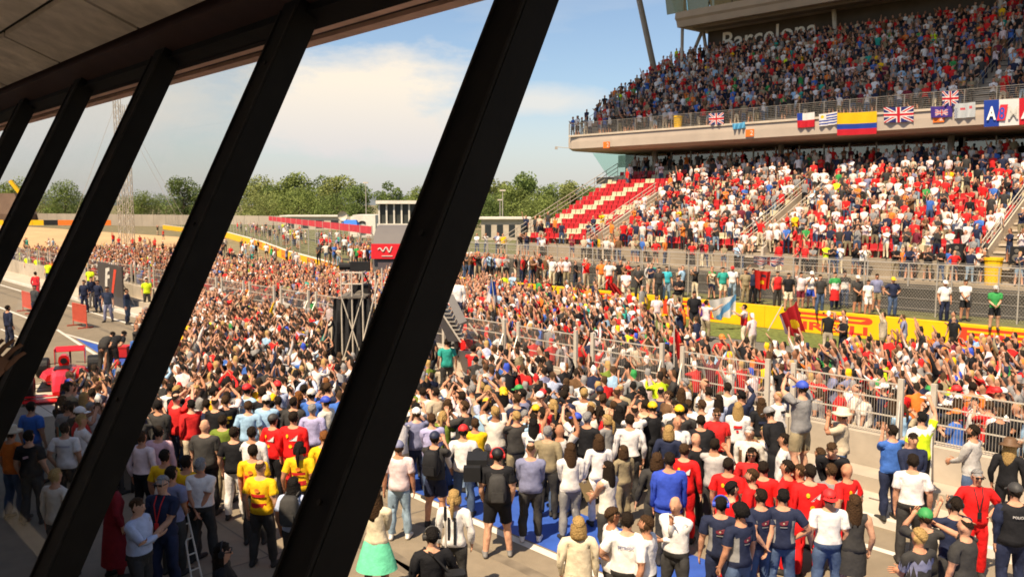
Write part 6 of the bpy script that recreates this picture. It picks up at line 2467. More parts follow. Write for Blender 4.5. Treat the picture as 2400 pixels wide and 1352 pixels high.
# long low pale sheds by the perimeter wall
for (xa, xb, ya, yb, Y, lab) in ((660, 800, 508, 532, 165, 'long pale flat-roofed shed below the tree clump'), (1128, 1240, 514, 546, 118, 'low pale trackside building left of the grandstand stairs')):
    Y0 = Y
    x0, zt = XZ(xa, ya)
    x1, zb_ = XZ(xb, yb)
    sh = empty('shed', (x0, Y, 0))
    tag(sh, lab, 'building')
    mb = MB()
    mb.box(x0, x1, Y, Y + 6, 0, zt)
    pchild('wall', mb, m_conc_l, sh)
    mb = MB()
    mb.box(x0 - 0.3, x1 + 0.3, Y - 0.4, Y + 6.4, zt, zt + 0.25)
    pchild('roof', mb, m_white, sh)
    for i in range(4):
        xx = x0 + (x1 - x0) * (i + 0.3) / 4
        mb = MB()
        mb.box(xx, xx + (x1 - x0) * 0.13, Y - 0.03, Y + 0.02, zt * 0.35, zt * 0.8)
        pchild('window', mb, mat('dark_window', (0.03, 0.035, 0.04), 0.2, 0.1, spec=0.6), sh)
# light poles
for px, ty, Y, lab in ((857, 430, 150, 'thin lamp pole in front of the distant hills'), (1178, 448, 130, 'thin pole right of the central post'), (1172, 470, 150, 'short thin pole among trees right of central post')):
    p = atY(px, ty, Y)
    lp = empty('lamp_pole', (p.x, Y, 0))
    tag(lp, lab, 'lamp pole')
    mb = MB()
    mb.tube((p.x, Y, 0), (p.x, Y, p.z), 0.10, 0.06, 8)
    pchild('pole', mb, m_steel, lp)
    mb = MB()
    mb.box(p.x - 0.45, p.x + 0.45, Y - 0.15, Y + 0.15, p.z - 0.02, p.z + 0.22)
    pchild('lamp_head', mb, m_steel_l, lp)


# lattice masts
def lattice(name, label, px0, px1, ty, Y, base_z=0.0, col_=None):
    p, q = atY(px0, ty, Y), atY(px1, ty, Y)
    t = empty(name, ((p.x + q.x) / 2, Y, 0))
    tag(t, label, 'mast')
    w = q.x - p.x
    leg = [(p.x, Y), (q.x, Y), (q.x, Y + w), (p.x, Y + w)]
    for x, y in leg:
        mb = MB()
        mb.tube((x, y, 0), (x, y, p.z), 0.055, k=5)
        pchild('leg', mb, m_steel, t)
    mb = MB()
    z = 0.0
    i = 0
    while z < p.z - w:
        for (a, b_) in zip(leg, leg[1:] + leg[:1]):
            z0, z1 = (z, z + w * 1.1) if i % 2 else (z + w * 1.1, z)
            mb.tube((a[0], a[1], z0), (b_[0], b_[1], z1), 0.028, k=4)
            mb.tube((a[0], a[1], z), (b_[0], b_[1], z), 0.022, k=4)
        z += w * 1.1
        i += 1
    pchild('bracing', mb, m_steel, t, kind='stuff')
    mb = MB()
    for dx in (-9, 9):
        mb.tube(((p.x + q.x) / 2, Y, p.z * 0.95), ((p.x + q.x) / 2 + dx, Y + 2, 0), 0.02, k=4)
    pchild('guy_wire', mb, m_steel, t)
    return t


lattice('lattice_mast', 'tall lattice mast rising behind the third window post', 264, 276, 225, 118)
lattice('lattice_mast', 'lattice mast standing close right of the tallest mast', 286, 297, 245, 122)
# crane boom at far left
cr_ = empty('crane', atY(40, 480, 260))
tag(cr_, 'yellow crane boom slanting at the far left', 'crane')
mb = MB()
a, b_ = atY(24, 424, 260), atY(54, 462, 260)
mb.beam(a, b_, 0.9, 0.9, (0, 1, 0))
pchild('boom', mb, m_yellow, cr_)
mb = MB()
mb.box(b_.x - 1, b_.x + 3, 258.5, 261.5, 1.2, b_.z + 0.3)
pchild('cab', mb, m_yellow, cr_)
mb = MB()
mb.box(b_.x - 2.5, b_.x + 4, 258, 262, 0.0, 1.2)
pchild('chassis', mb, m_black, cr_)
# dark sheds of marquees behind the hoarding
mq = empty('dark_marquee', atY(30, 490, 245))
tag(mq, 'dark brown marquee roof under the crane boom', 'tent')
x0, x1 = atY(-40, 480, 250).x, atY(62, 480, 250).x
mb = MB()
mb.loft([[Vector((x0, 248, 0)), Vector((x1, 248, 0)), Vector((x1, 256, 0)), Vector((x0, 256, 0))], [Vector((x0, 248, 3)), Vector((x1, 248, 3)), Vector((x1, 256, 3)), Vector((x0, 256, 3))], [Vector((x0 + 1, 251, 9)), Vector((x1 - 4, 251, 9)), Vector((x1 - 4, 253, 9)), Vector((x0 + 1, 253, 9))]])
pchild('roof', mb, mat('brown_canvas', (0.13, 0.085, 0.06), 0.9, 0.2, 0.3), mq)

# ------------------------------------------------------------------ things in the pit lane
fb = empty('sign_board', at(262, 722, 0))
tag(fb, 'tall dark board with white and red mark standing by the far pit wall', 'sign board')
c0, c1 = at(234, 708, 0), at(291, 728, 0)
ax = (c1 - c0).normalized()
nrm = Vector((ax.y, -ax.x, 0))
if nrm.dot(c0) > 0:
    nrm = -nrm
L = (c1 - c0).length
hgt = 2.35
mb = MB()
mb.beam(c0 + Vector((0, 0, 0.1 + hgt / 2)), c1 + Vector((0, 0, 0.1 + hgt / 2)), hgt, 0.08, (0, 0, 1))
bd = pchild('panel', mb, mat('dark_board', (0.055, 0.045, 0.042), 0.5, 0.1), fb)


def onb(u, v):
    return c0 + ax * (u * L) + Vector((0, 0, 0.1 + v * hgt)) + nrm * 0.05


for nm, polys, m in (('white_mark', [[(0.30, 0.42), (0.40, 0.42), (0.42, 0.62), (0.52, 0.66), (0.52, 0.74), (0.42, 0.72), (0.44, 0.80), (0.52, 0.84), (0.52, 0.92), (0.36, 0.88)]], m_white), ('red_mark', [[(0.56, 0.30), (0.64, 0.30), (0.80, 0.90), (0.70, 0.90)]], m_red)):
    mb = MB()
    for pl in polys:
        mb.add([onb(u, v) for u, v in pl], [tuple(range(len(pl)))])
    mb.build(nm, m, bd)
for u in (0.1, 0.9):
    mb = MB()
    q = c0 + ax * (u * L)
    mb.tube(q - nrm * 0.06, q - nrm * 0.06 + Vector((0, 0, 2.2)), 0.03)
    mb.tube(q - nrm * 0.8, q - nrm * 0.06 + Vector((0, 0, 1.6)), 0.03)
    pchild('prop', mb, m_steel, fb)


def barrier(px0, px1, py, label):
    c0, c1 = at(px0, py, 0), at(px1, py + 8, 0)
    t = empty('mesh_barrier', c0)
    tag(t, label, 'barrier', 'red mesh barriers')
    ax = (c1 - c0).normalized()
    nrm = Vector((ax.y, -ax.x, 0))
    L = (c1 - c0).length
    m = mat('red_barrier_mesh', (0.55, 0.10, 0.06), 0.7, 0.1)
    mb = MB()
    for z in (0.25, 1.1):
        mb.tube(c0 + Vector((0, 0, z)), c1 + Vector((0, 0, z)), 0.025)
    for u in (0, 1):
        q = c0.lerp(c1, u)
        mb.tube(q + Vector((0, 0, 0.03)), q + Vector((0, 0, 1.1)), 0.025)
    pchild('frame', mb, m, t)
    mb = MB()
    k_ = int(L / 0.06)
    for i in range(k_):
        q = c0.lerp(c1, (i + 0.5) / k_)
        mb.tube(q + Vector((0, 0, 0.25)), q + Vector((0, 0, 1.1)), 0.013, k=4)
    for j in range(12):
        z = 0.25 + 0.85 * j / 12
        mb.tube(c0 + Vector((0, 0, z)), c1 + Vector((0, 0, z)), 0.013, k=4)
    pchild('mesh_infill', mb, m, t, kind='stuff')
    for u in (0.1, 0.9):
        q = c0.lerp(c1, u)
        mb = MB()
        mb.beam(q - nrm * 0.35 + Vector((0, 0, 0.03)), q + nrm * 0.35 + Vector((0, 0, 0.03)), 0.06, 0.05, (0, 0, 1))
        pchild('foot', mb, m, t)


barrier(54, 78, 728, 'red mesh barrier in front of a dark mechanic')
barrier(172, 204, 762, 'red mesh barrier standing alone on the lane near the board')
# round sign on a stand
rs = empty('round_sign', at(194, 722, 0))
tag(rs, 'small round white sign with blue disc beside the mechanics', 'sign')
q = at(194, 722, 0)
cs_ = q + Vector((0, 0, 0.62))
dirc = Vector((-q.x, -q.y, 0)).normalized()
mb = MB()
mb.tube(cs_, cs_ + dirc * 0.05, 0.24, k=18)
pchild('plate', mb, m_white, rs)
mb = MB()
mb.tube(cs_ + dirc * 0.052, cs_ + dirc * 0.058, 0.13, k=14)
pchild('disc', mb, m_blue, rs)
mb = MB()
mb.tube(q, cs_ - Vector((0, 0, 0.2)), 0.03)
mb.tube(q - Vector((0.2, 0, -0.02)), q + Vector((0.2, 0, 0.02)), 0.025)
pchild('stand', mb, m_steel, rs)


# scarlet racing car parked in the lane
def racing_car(loc, rz, label):
    t = empty('racing_car', loc, rz)
    tag(t, label, 'racing car')
    m = mat('scarlet_car_paint', (0.62, 0.012, 0.012), 0.25, 0.03, 2.0, spec=0.6)
    mbk = mat('black_carbon', (0.014, 0.014, 0.015), 0.45, 0.1)

    def ell(y, w, z0, z1, k_=10, e=0.75):
        zc, hz = (z0 + z1) / 2, (z1 - z0) / 2
        out = []
        for i in range(k_):
            a = 2 * math.pi * i / k_
            cx_, sx_ = math.cos(a), math.sin(a)
            out.append(Vector((w * math.copysign(abs(cx_) ** e, cx_), y, zc + hz * math.copysign(abs(sx_) ** e, sx_))))
        return out
    mb = MB()
    mb.loft([ell(2.75, 0.10, 0.22, 0.34), ell(2.3, 0.16, 0.22, 0.46), ell(1.6, 0.24, 0.16, 0.60), ell(0.9, 0.33, 0.10, 0.66), ell(0.2, 0.38, 0.08, 0.66)])
    pchild_local(t, 'nose', mb, m)
    mb = MB()
    mb.loft([ell(0.45, 0.52, 0.08, 0.50), ell(0.0, 0.72, 0.06, 0.58), ell(-0.8, 0.66, 0.06, 0.52), ell(-1.5, 0.40, 0.08, 0.42), ell(-2.1, 0.20, 0.10, 0.34)])
    pchild_local(t, 'sidepods', mb, m)
    mb = MB()
    mb.loft([ell(-0.05, 0.17, 0.6, 0.98), ell(-0.35, 0.16, 0.5, 0.99), ell(-0.9, 0.12, 0.4, 0.88), ell(-1.6, 0.06, 0.36, 0.74), ell(-2.0, 0.03, 0.34, 0.6)])
    pchild_local(t, 'engine_cover', mb, m)
    mb = MB()
    mb.tube((0, -0.035, 0.80), (0, 0.02, 0.80), 0.10, k=10)
    pchild_local(t, 'air_intake', mb, mbk)
    mb = MB()
    mb.box(-0.24, 0.24, 0.12, 0.75, 0.63, 0.672)
    pchild_local(t, 'cockpit', mb, mbk)
    mb = MB()
    mb.box(-0.72, 0.72, -2.65, 1.0, 0.03, 0.06)
    pchild_local(t, 'floor', mb, mbk)
    for sx_ in (-1, 1):
        for y, r_, w in ((1.75, 0.335, 0.15), (-1.75, 0.335, 0.20)):
            mb = MB()
            k_ = 20
            xc = sx_ * (0.82 if y > 0 else 0.79)
            prof_ = [(-w, 0.20), (-w, r_ - 0.03), (-w + 0.05, r_), (w - 0.05, r_), (w, r_ - 0.03), (w, 0.20)]
            mb.loft([[Vector((xc + dx, y + rr_ * math.cos(2 * math.pi * i / k_), r_ + rr_ * math.sin(2 * math.pi * i / k_))) for i in range(k_)] for dx, rr_ in prof_])
            wh = pchild_local(t, 'wheel', mb, mbk)
            mb = MB()
            mb.tube((xc - w * 0.95, y, r_), (xc + w * 1.02, y, r_), 0.19, k=14)
            mb.build('rim', m_steel, wh)
            mb = MB()
            for dz in (-0.06, 0.08):
                mb.tube((sx_ * 0.22, y - 0.12, 0.36 + dz), (xc, y, r_ + dz), 0.014, k=5)
            pchild_local(t, 'wishbone', mb, mbk)
    mb = MB()
    mb.box(-0.9, 0.9, 2.45, 2.95, 0.08, 0.11)
    mb.box(-0.9, 0.9, 2.4, 2.6, 0.17, 0.19)
    pchild_local(t, 'front_wing', mb, m)
    for sx_ in (-1, 1):
        mb = MB()
        mb.box(sx_ * 0.9 - 0.012, sx_ * 0.9 + 0.012, 2.3, 2.98, 0.06, 0.32)
        pchild_local(t, 'wing_endplate', mb, m)
        mb = MB()
        mb.box(sx_ * 0.47 - 0.012, sx_ * 0.47 + 0.012, -2.75, -2.2, 0.3, 0.86)
        pchild_local(t, 'wing_endplate', mb, m)
    mb = MB()
    mb.hexa([Vector(p) for p in ((-0.455, -2.72, 0.84), (0.455, -2.72, 0.84), (0.455, -2.3, 0.74), (-0.455, -2.3, 0.74), (-0.455, -2.74, 0.88), (0.455, -2.74, 0.88), (0.455, -2.3, 0.77), (-0.455, -2.3, 0.77))])
    pchild_local(t, 'rear_wing', mb, m)
    mb = MB()
    mb.box(-0.03, 0.03, -2.5, -2.4, 0.3, 0.75)
    pchild_local(t, 'wing_pylon', mb, mbk)
    return t


def pchild_local(t, name, mb_, m):
    return mb_.build(name, m, t)


q = at(152, 902, 0)
racing_car(q, -R(-38) + R(180) - R(15), 'scarlet single-seater racing car parked in the lane at far left')
q = at(283, 838, 0)
cs = empty('wing_trolley', q)
tag(cs, 'low red equipment box on the blue marking', 'box')
mb = MB()
mb.box(q.x - 0.35, q.x + 0.35, q.y - 0.25, q.y + 0.25, 0.06, 0.42)
mb.box(q.x - 0.37, q.x + 0.37, q.y - 0.27, q.y + 0.27, 0.42, 0.47)
pchild('lid', mb, mat('red_case', (0.55, 0.02, 0.02), 0.5, 0.05), cs)

# scaffold camera platform and the dark speaker cloth
sc_ = empty('scaffold_platform', at(835, 790, 0))
tag(sc_, 'scaffold camera platform with black drape left of the central post', 'scaffold')
Yp = 30.4
def QP(px, py, dY=0.0):
    return atY(px, py, Yp + dY)
xl, xr = QP(800, 700).x, QP(850, 700).x
zd = QP(820, 695).z
for xx in (xl, (xl + xr) / 2, xr, QP(880, 700).x):
    for dy in (0, 1.6):
        mb = MB()
        mb.tube((xx, Yp + dy, 0), (xx, Yp + dy, zd + (0.9 if xx < xr + 0.5 else 0.1)), 0.03)
        pchild('upright', mb, m_steel_l, sc_)
mb = MB()
for z in (zd + 0.45, zd + 0.85):
    mb.tube((xl, Yp, z), (xr, Yp, z), 0.025)
    mb.tube((xl, Yp, z), (xl, Yp + 1.6, z), 0.025)
    mb.tube((xr, Yp, z), (xr, Yp + 1.6, z), 0.025)
pchild('guard_rail', mb, m_steel_l, sc_)
mb = MB()
mb.box(xl - 0.1, xr + 0.1, Yp - 0.05, Yp + 1.7, zd - 0.06, zd)
pchild('deck', mb, m_conc_d, sc_)
mb = MB()
mb.tube((xl, Yp - 0.03, 0.2), (xr, Yp - 0.03, zd), 0.025)
mb.tube((xr, Yp - 0.03, 0.2), (xl, Yp - 0.03, zd), 0.025)
mb.tube((xr, Yp - 0.03, 1.0), QP(886, 660), 0.03)
pchild('brace', mb, m_steel_l, sc_)
mb = MB()
rows_ = []
for j in range(6):
    z = zd - 0.08 - (zd - 0.5) * j / 5
    rows_.append([Vector((xl - 0.30 - 0.15 * j / 5 + (xr - xl + 0.55 + 0.3 * j / 5) * i / 14, Yp + 0.05 + 0.12 * math.sin(i * 1.7 + j * 0.4), z)) for i in range(15)])
for j in range(5):
    for i in range(14):
        mb.quad(rows_[j][i], rows_[j + 1][i], rows_[j + 1][i + 1], rows_[j][i + 1])
pchild('drape', mb, mat('black_drape', (0.018, 0.018, 0.02), 0.85, 0.2, 4.0), sc_)
cmx, cmy = QP(842, 650).x, Yp + 0.8
tc_ = empty('broadcast_camera', (cmx, cmy, zd))
tag(tc_, 'black broadcast camera on tripod on top of the scaffold', 'camera')
mb = MB()
mb.box(cmx - 0.45, cmx + 0.25, cmy - 0.14, cmy + 0.14, zd + 0.85, zd + 1.2)
pchild('body', mb, m_black, tc_)
mb = MB()
mb.tube((cmx - 0.45, cmy, zd + 1.03), (cmx - 0.85, cmy, zd + 1.03), 0.12, 0.15, 10)
pchild('lens', mb, m_black, tc_)
for a in (0.5, 2.6, 4.7):
    mb = MB()
    mb.tube((cmx, cmy, zd + 0.85), (cmx + 0.4 * math.cos(a), cmy + 0.4 * math.sin(a), zd), 0.03)
    pchild('leg', mb, m_black, tc_)

# black loudspeaker stack beside the scaffold
q = atY(846, 760, 31.6)
st_ = empty('speaker_stack', (q.x, 31.6, 0))
tag(st_, 'black loudspeaker stack on a stand beside the scaffold platform', 'loudspeaker')
for zz, hh_, ww in ((1.5, 0.7, 0.34), (2.22, 0.7, 0.32)):
    mb = MB()
    mb.box(q.x - ww, q.x + ww, 31.4, 32.1, zz, zz + hh_)
    bo = pchild('cabinet', mb, m_black, st_)
    mb = MB()
    mb.tube((q.x, 31.39, zz + hh_ * 0.45), (q.x, 31.36, zz + hh_ * 0.45), 0.2, 0.16, 14)
    mb.build('cone', m_conc_d, bo)
for dx in (-0.28, 0.28):
    mb = MB()
    mb.tube((q.x + dx, 31.7, 0), (q.x + dx, 31.7, 1.5), 0.05)
    pchild('leg', mb, m_black, st_)

# gangway with grey side panels, right of the central post
gw = empty('gangway', at(1080, 800, 0))
tag(gw, 'steep gangway with grey side panels rising behind the central post', 'stairs')
Yg = 25.5
def GP(px, py, dY=0.0):
    return atY(px, py, Yg + dY)
for dY, m in ((0.0, mat('grey_side_panel', (0.26, 0.25, 0.24), 0.6, 0.06)), (1.3, mat('dark_side_panel', (0.06, 0.055, 0.055), 0.6, 0.1))):
    mb = MB()
    ofs = -0.35 if dY else 0.0
    poly = [GP(1042, 690, dY), GP(1058, 690, dY), GP(1097, 757, dY), GP(1080, 762, dY)]
    if not dY:
        poly = [GP(1020, 735), GP(1036, 735), GP(1078, 800), GP(1050, 800)]
    mb.extrude(poly, (0, 0.06, 0))
    pchild('side_panel', mb, m if dY else MATS['dark_side_panel'], gw)
mb = MB()
mb.extrude([GP(1042, 690, 0.2), GP(1062, 690, 0.2), GP(1094, 752, 0.2), GP(1076, 760, 0.2)], (0, 0.05, 0))
pchild('side_panel', mb, MATS['grey_side_panel'], gw)
for i in range(9):
    a = GP(1030 + 5.2 * i, 715 + 9.5 * i, 0.3)
    mb = MB()
    mb.box(a.x - 0.2, a.x + 0.2, Yg + 0.3, Yg + 1.25, a.z - 0.03, a.z)
    pchild('tread', mb, m_steel, gw)
mb = MB()
mb.tube(GP(1036, 735, -0.03), GP(1080, 802, -0.03), 0.03)
mb.tube(GP(1098, 758, 0.9), GP(1140, 810, 0.9), 0.03)
pchild('handrail', mb, m_steel_l, gw)


# ------------------------------------------------------------------ flags
def flag(name, label, corners, pat, cat='flag', group=None, nx=40, ny=26, wave=0.05, ph=0.0, folds=2.3):
    """corners: top left, top right, bottom right, bottom left as seen from the pits; pat(u, v) gives a colour, v downwards"""
    tl, tr_, br, bl = [Vector(c_) for c_ in corners]
    nrm = (tr_ - tl).cross(bl - tl).normalized()
    V, F, Cc = [], [], []
    for j in range(ny + 1):
        for i in range(nx + 1):
            u, v = i / nx, j / ny
            p = tl.lerp(tr_, u).lerp(bl.lerp(br, u), v)
            p = p + Vector((0, 0, -0.05 * math.sin(u * math.pi) * (1 - 0.5 * v) * (0.6 if wave > 0.02 else 0)))
            p = p + nrm * (wave * math.sin(u * math.pi * 2 * folds + ph + v * 1.3) * (0.3 + v))
            V.append(tuple(p))
    for j in range(ny):
        for i in range(nx):
            a = j * (nx + 1) + i
            c_ = pat((i + 0.5) / nx, (j + 0.5) / ny)
            F += [(a, a + nx + 1, a + nx + 2), (a, a + nx + 2, a + 1)]
            Cc += [c_, c_]
    o = link(name, np_mesh(name, V, F, np.array(Cc), True), vmat('flag_cloth', 0.75, 0.0, 20.0, 0.2, 0.08, trans=0.25))
    return tag(o, label, cat, group)


FRd, FWh, FBl, FYe, FNv = (0.58, 0.02, 0.035), (0.78, 0.76, 0.74), (0.02, 0.06, 0.36), (0.78, 0.52, 0.015), (0.025, 0.03, 0.16)


def uk(u, v):
    x, y = u * 2 - 1, v * 2 - 1
    if abs(x) < 0.10 or abs(y) < 0.17:
        return FRd
    if abs(x) < 0.17 or abs(y) < 0.30:
        return FWh
    d1, d2 = abs(x - y) / 1.41, abs(x + y) / 1.41
    d = min(d1, d2)
    return FRd if d < 0.07 else FWh if d < 0.17 else FNv


def chile(u, v):
    return FRd if v > 0.5 else FBl if u < 0.33 else FWh


def uruguay(u, v):
    if u < 0.4 and v < 0.5:
        return FYe if (u - 0.2) ** 2 * 2.2 + (v - 0.26) ** 2 < 0.02 else FWh
    return FWh if int(v * 9) % 2 == 0 else FBl


def colombia(u, v):
    return FYe if v < 0.5 else FBl if v < 0.75 else FRd


def ensign(u, v):
    if 0.22 < u < 0.80 and 0.28 < v < 0.82:
        return uk((u - 0.22) / 0.58, (v - 0.28) / 0.54) if uk((u - 0.22) / 0.58, (v - 0.28) / 0.54) != FNv else (0.07, 0.04, 0.26)
    return (0.07, 0.04, 0.26)


def pale_banner(u, v):
    if (0.30 < u < 0.52 and 0.30 < v < 0.48) or (0.72 < u < 0.84 and 0.22 < v < 0.42):
        return (0.6, 0.10, 0.12)
    if u < 0.14 and 0.3 < v < 0.95 and (int(u * 40) + int(v * 14)) % 3 == 0:
        return FNv
    return (0.52, 0.56, 0.58)


def french(u, v):
    return FBl if u < 0.28 else FWh if u < 0.62 else FRd


NFp = NU - 0.16


def hang(x0, y0, x1, y1, skew=0.0):
    out = []
    for px, py in ((x0, y0), (x1, y0 + skew), (x1, y1 + skew), (x0, y1)):
        s, z = onF(px, py, NFp)
        out.append(FF(s, NFp, z))
    return out


FG = 'flags hung on the balcony'
flag('flag', 'red, white and blue flag with blue corner hung on the balcony', hang(1868, 266, 1909, 300, -3), chile, group=FG, ph=0.4)
flag('flag', 'blue and white striped flag with a yellow sun on the balcony', hang(1919, 268, 1962, 297, -6), uruguay, group=FG, ph=1.2)
flag('flag', 'large yellow, blue and red horizontally striped flag on the balcony', hang(1961, 265, 2055, 318, -4), colombia, group=FG, ph=0.9, wave=0.05)
flag('flag', 'pink, white and navy crossed flag spread flat right of the yellow flag', hang(2071, 252, 2141, 288, -3), uk, group=FG, nx=60, ny=40)
flag('flag', 'purple flag with crossed bars above an orange plate', hang(2181, 250, 2232, 276, -2), ensign, group=FG, nx=50, ny=36)
flag('flag', 'crossed red, white and navy flag draped on the upper railing', hang(2208, 214, 2246, 250, -2), uk, group=FG, nx=44, ny=40, wave=0.08)
flag('flag', 'faded grey banner with small red marks on the balcony', hang(2236, 243, 2286, 278, -4), pale_banner, group=FG)
ff = flag('flag', 'blue, white and red tricolour banner with letters at right edge', hang(2306, 236, 2440, 298, -8), french, group=FG, wave=0.015)
NFp -= 0.09
tlc = hang(2312, 252, 2440, 282, -6)
mb = MB()
w_ = (tlc[1] - tlc[0])
ux = w_.normalized()
hh_ = (tlc[0] - tlc[3]).length
mb.col = FWh
text_on(mb, 'A', tlc[3], ux, (0, 0, 1), 0.52, hh_ * 1.05, FF(0, 0), bold=0.03, slant=0.0)
mb.col = FRd
mb.add([tlc[3] + ux * a + Vector((0, 0, z)) + FF(0, -0.002) for a, z in ((0.56, -0.05), (1.02, -0.05), (1.14, hh_ * 1.15), (0.72, hh_ * 1.15))], [(0, 1, 2, 3)])
mb.col = FBl
text_on(mb, '8', tlc[3] + ux * 0.68, ux, (0, 0, 1), 0.3, hh_ * 0.95, FF(0, -0.006), bold=0.02)
mb.col = (0.55, 0.53, 0.48)
text_on(mb, 'M', tlc[3] + ux * 1.18, ux, (0, 0, 1), 0.55, hh_, FF(0, -0.002), bold=0.01)
mb.col = FWh
text_on(mb, 'AI', tlc[3] + ux * 1.86, ux, (0, 0, 1), 0.85, hh_ * 1.02, FF(0, -0.002), bold=0.03)
lt = mb.build('lettering', m_gear, ff)
NFp += 0.09
flag('flag', 'small crossed red, white and navy flag hung low on left balcony rail', hang(1661, 266, 1696, 293, -2), uk, group=FG, nx=44, ny=34)
flag('scarf', 'light blue scarf tied to the balcony edge', hang(1716, 290, 1746, 304, -4), lambda u, v: (0.12, 0.42, 0.68), cat='scarf', wave=0.1, folds=3)
s, z = onF(1589, 288, NU + 0.5)
lb = empty('litter_bin', FF(s, NU + 0.5, ZU + 0.05))
tag(lb, 'yellow litter bin behind the upper balcony rail', 'bin')


def bin_parts(t, c_, h_, r_):
    mb = MB()
    mb.loft([[c_ + Vector((rr_ * math.cos(a), rr_ * math.sin(a), zz)) for a in [2 * math.pi * i / 14 for i in range(14)]] for rr_, zz in ((r_ * 0.85, 0.0), (r_, h_ * 0.9))])
    pchild('body', mb, m_yellow, t)
    mb = MB()
    mb.loft([[c_ + Vector((rr_ * math.cos(a), rr_ * math.sin(a), zz)) for a in [2 * math.pi * i / 14 for i in range(14)]] for rr_, zz in ((r_ * 1.08, h_ * 0.9), (r_ * 1.08, h_))])
    pchild('rim', mb, m_yellow, t)


bin_parts(lb, FF(s, NU + 0.5, ZU + 0.05), 1.05, 0.36)
s, z = onF(2330, 640, 47.6)
lb = empty('litter_bin', FF(s, 47.4, Z0 - 0.98))
tag(lb, 'large yellow litter bin behind the lower stand railing at right', 'bin')
bin_parts(lb, FF(s, 47.4, Z0 - 0.98), 1.35, 0.42)

# flags in the crowd, on poles or held
def pole_flag(label, base_px, base_py, Y, tip, corners_px, pat, pole=True, wave=0.08, ph=0.0, group='flags waved in the crowd'):
    cs__ = [atY(px, py, Y + 0.08 * i) for i, (px, py) in enumerate(corners_px)]
    o = flag('flag', label, cs__, pat, wave=wave, ph=ph, group=group)
    if pole:
        a, b_ = atY(base_px, base_py, Y - 0.05), atY(tip[0], tip[1], Y - 0.05)
        mb = MB()
        mb.tube(a, b_, 0.018)
        mb.build('pole', m_steel_l, o)
    return o


pole_flag('red flag with yellow emblem and striped edge on a pole', 1800, 775, 30.5, (1835, 712), [(1826, 738), (1868, 706), (1888, 778), (1846, 786)], lambda u, v: (0.62, 0.5, 0.55) if u < 0.12 else (FYe if (u - 0.55) ** 2 + (v - 0.62) ** 2 < 0.03 else (0.48, 0.02, 0.025)), wave=0.12)
pole_flag('white flag with blue diagonal band stretched between two fans', 0, 0, 39.5, (0, 0), [(1660, 704), (1726, 690), (1724, 738), (1676, 750)], lambda u, v: (0.13, 0.36, 0.66) if abs((u - 0.12) - (1 - v)) < 0.17 and u > 0.1 else FWh, pole=False, wave=0.1)
pole_flag('blue and white flag hanging from a pole above the crowd', 1160, 720, 36.0, (1152, 648), [(1150, 654), (1161, 660), (1168, 712), (1140, 705)], lambda u, v: (0.03, 0.09, 0.42) if v < 0.62 and u > 0.15 else FWh, wave=0.12)
pole_flag('small red flag flying low left of the yellow wall', 1408, 672, 40.0, (1425, 655), [(1420, 660), (1440, 664), (1462, 690), (1438, 690)], lambda u, v: (0.52, 0.03, 0.025), wave=0.1)
pole_flag('long narrow red flag hanging beside a fence post', 1580, 860, 23.5, (1580, 762), [(1579, 766), (1586, 770), (1602, 850), (1592, 854)], lambda u, v: (0.56, 0.02, 0.02), wave=0.04)
pole_flag('tall faded red flag behind the fence panels', 1732, 900, 22.5, (1725, 838), [(1724, 842), (1742, 846), (1748, 900), (1722, 900)], lambda u, v: (0.5, 0.04, 0.04), wave=0.05)
pole_flag('red banner with dark and yellow marks held on the bank', 0, 0, 41.6, (0, 0), [(1768, 632), (1807, 636), (1802, 678), (1772, 676)], lambda u, v: FYe if 0.3 < u < 0.6 and 0.55 < v < 0.75 else (0.05, 0.03, 0.05) if 0.42 < u < 0.7 and 0.2 < v < 0.33 else (0.62, 0.025, 0.02), pole=False, group='banners on the bank')
pole_flag('crossed red, white and navy flag laid over the stand railing', 0, 0, 45.2, (0, 0), [(1766, 600), (1838, 603), (1836, 624), (1768, 620)], uk, pole=False, group='banners on the bank')

# ------------------------------------------------------------------ carried and worn gear
def backpack(owner_label, o, col_, label):
    t = empty('backpack', o.location, o.rotation_euler.z)
    tag(t, label, 'backpack', 'backpacks')
    m = mat('pack_' + col_, COL[col_], 0.8, 0.2, 20.0, 0.2)
    mb = MB()
    rings = []
    for z, w, d in ((1.02, 0.12, 0.07), (1.08, 0.15, 0.11), (1.28, 0.15, 0.12), (1.42, 0.13, 0.09), (1.48, 0.09, 0.05)):
        rings.append([Vector((w * math.copysign(abs(math.cos(a)) ** 0.6, math.cos(a)), -0.215 + d * math.copysign(abs(math.sin(a)) ** 0.6, math.sin(a)), z)) for a in [2 * math.pi * i / 14 for i in range(14)]])
    mb.loft(rings)
    mb.build('bag', m, t, smooth=True)
    mb = MB()
    mb.box(-0.10, 0.10, -0.345, -0.325, 1.06, 1.22)
    mb.build('pocket', m, t)
    for sx_ in (-1, 1):
        mb = MB()
        mb.path([Vector((sx_ * 0.09, -0.15, 1.46)), Vector((sx_ * 0.10, -0.02, 1.50)), Vector((sx_ * 0.10, 0.13, 1.38)), Vector((sx_ * 0.13, 0.13, 1.15)), Vector((sx_ * 0.14, -0.14, 1.05))], 0.016, 5)
        mb.build('strap', m, t)


byl = {o['label']: o for o in C.objects if o.get('category') == 'person'}
for key, col_, lab in (('sturdy man in black t-shirt and cargo shorts with grey backpack', 'charcoal', 'large grey backpack on the sturdy man in black shorts'), ('man in dark polo, navy cap and navy shorts with backpack', 'black', 'black backpack on the man in navy shorts'),
                       ('dark-haired person in pale blue shirt wearing a black backpack', 'charcoal', 'dark backpack at the right edge of the central post')):
    backpack(key, byl[key], col_, lab)


def gear(o, lx, ly, lz):
    return o.matrix_basis @ Vector((lx, ly, lz))


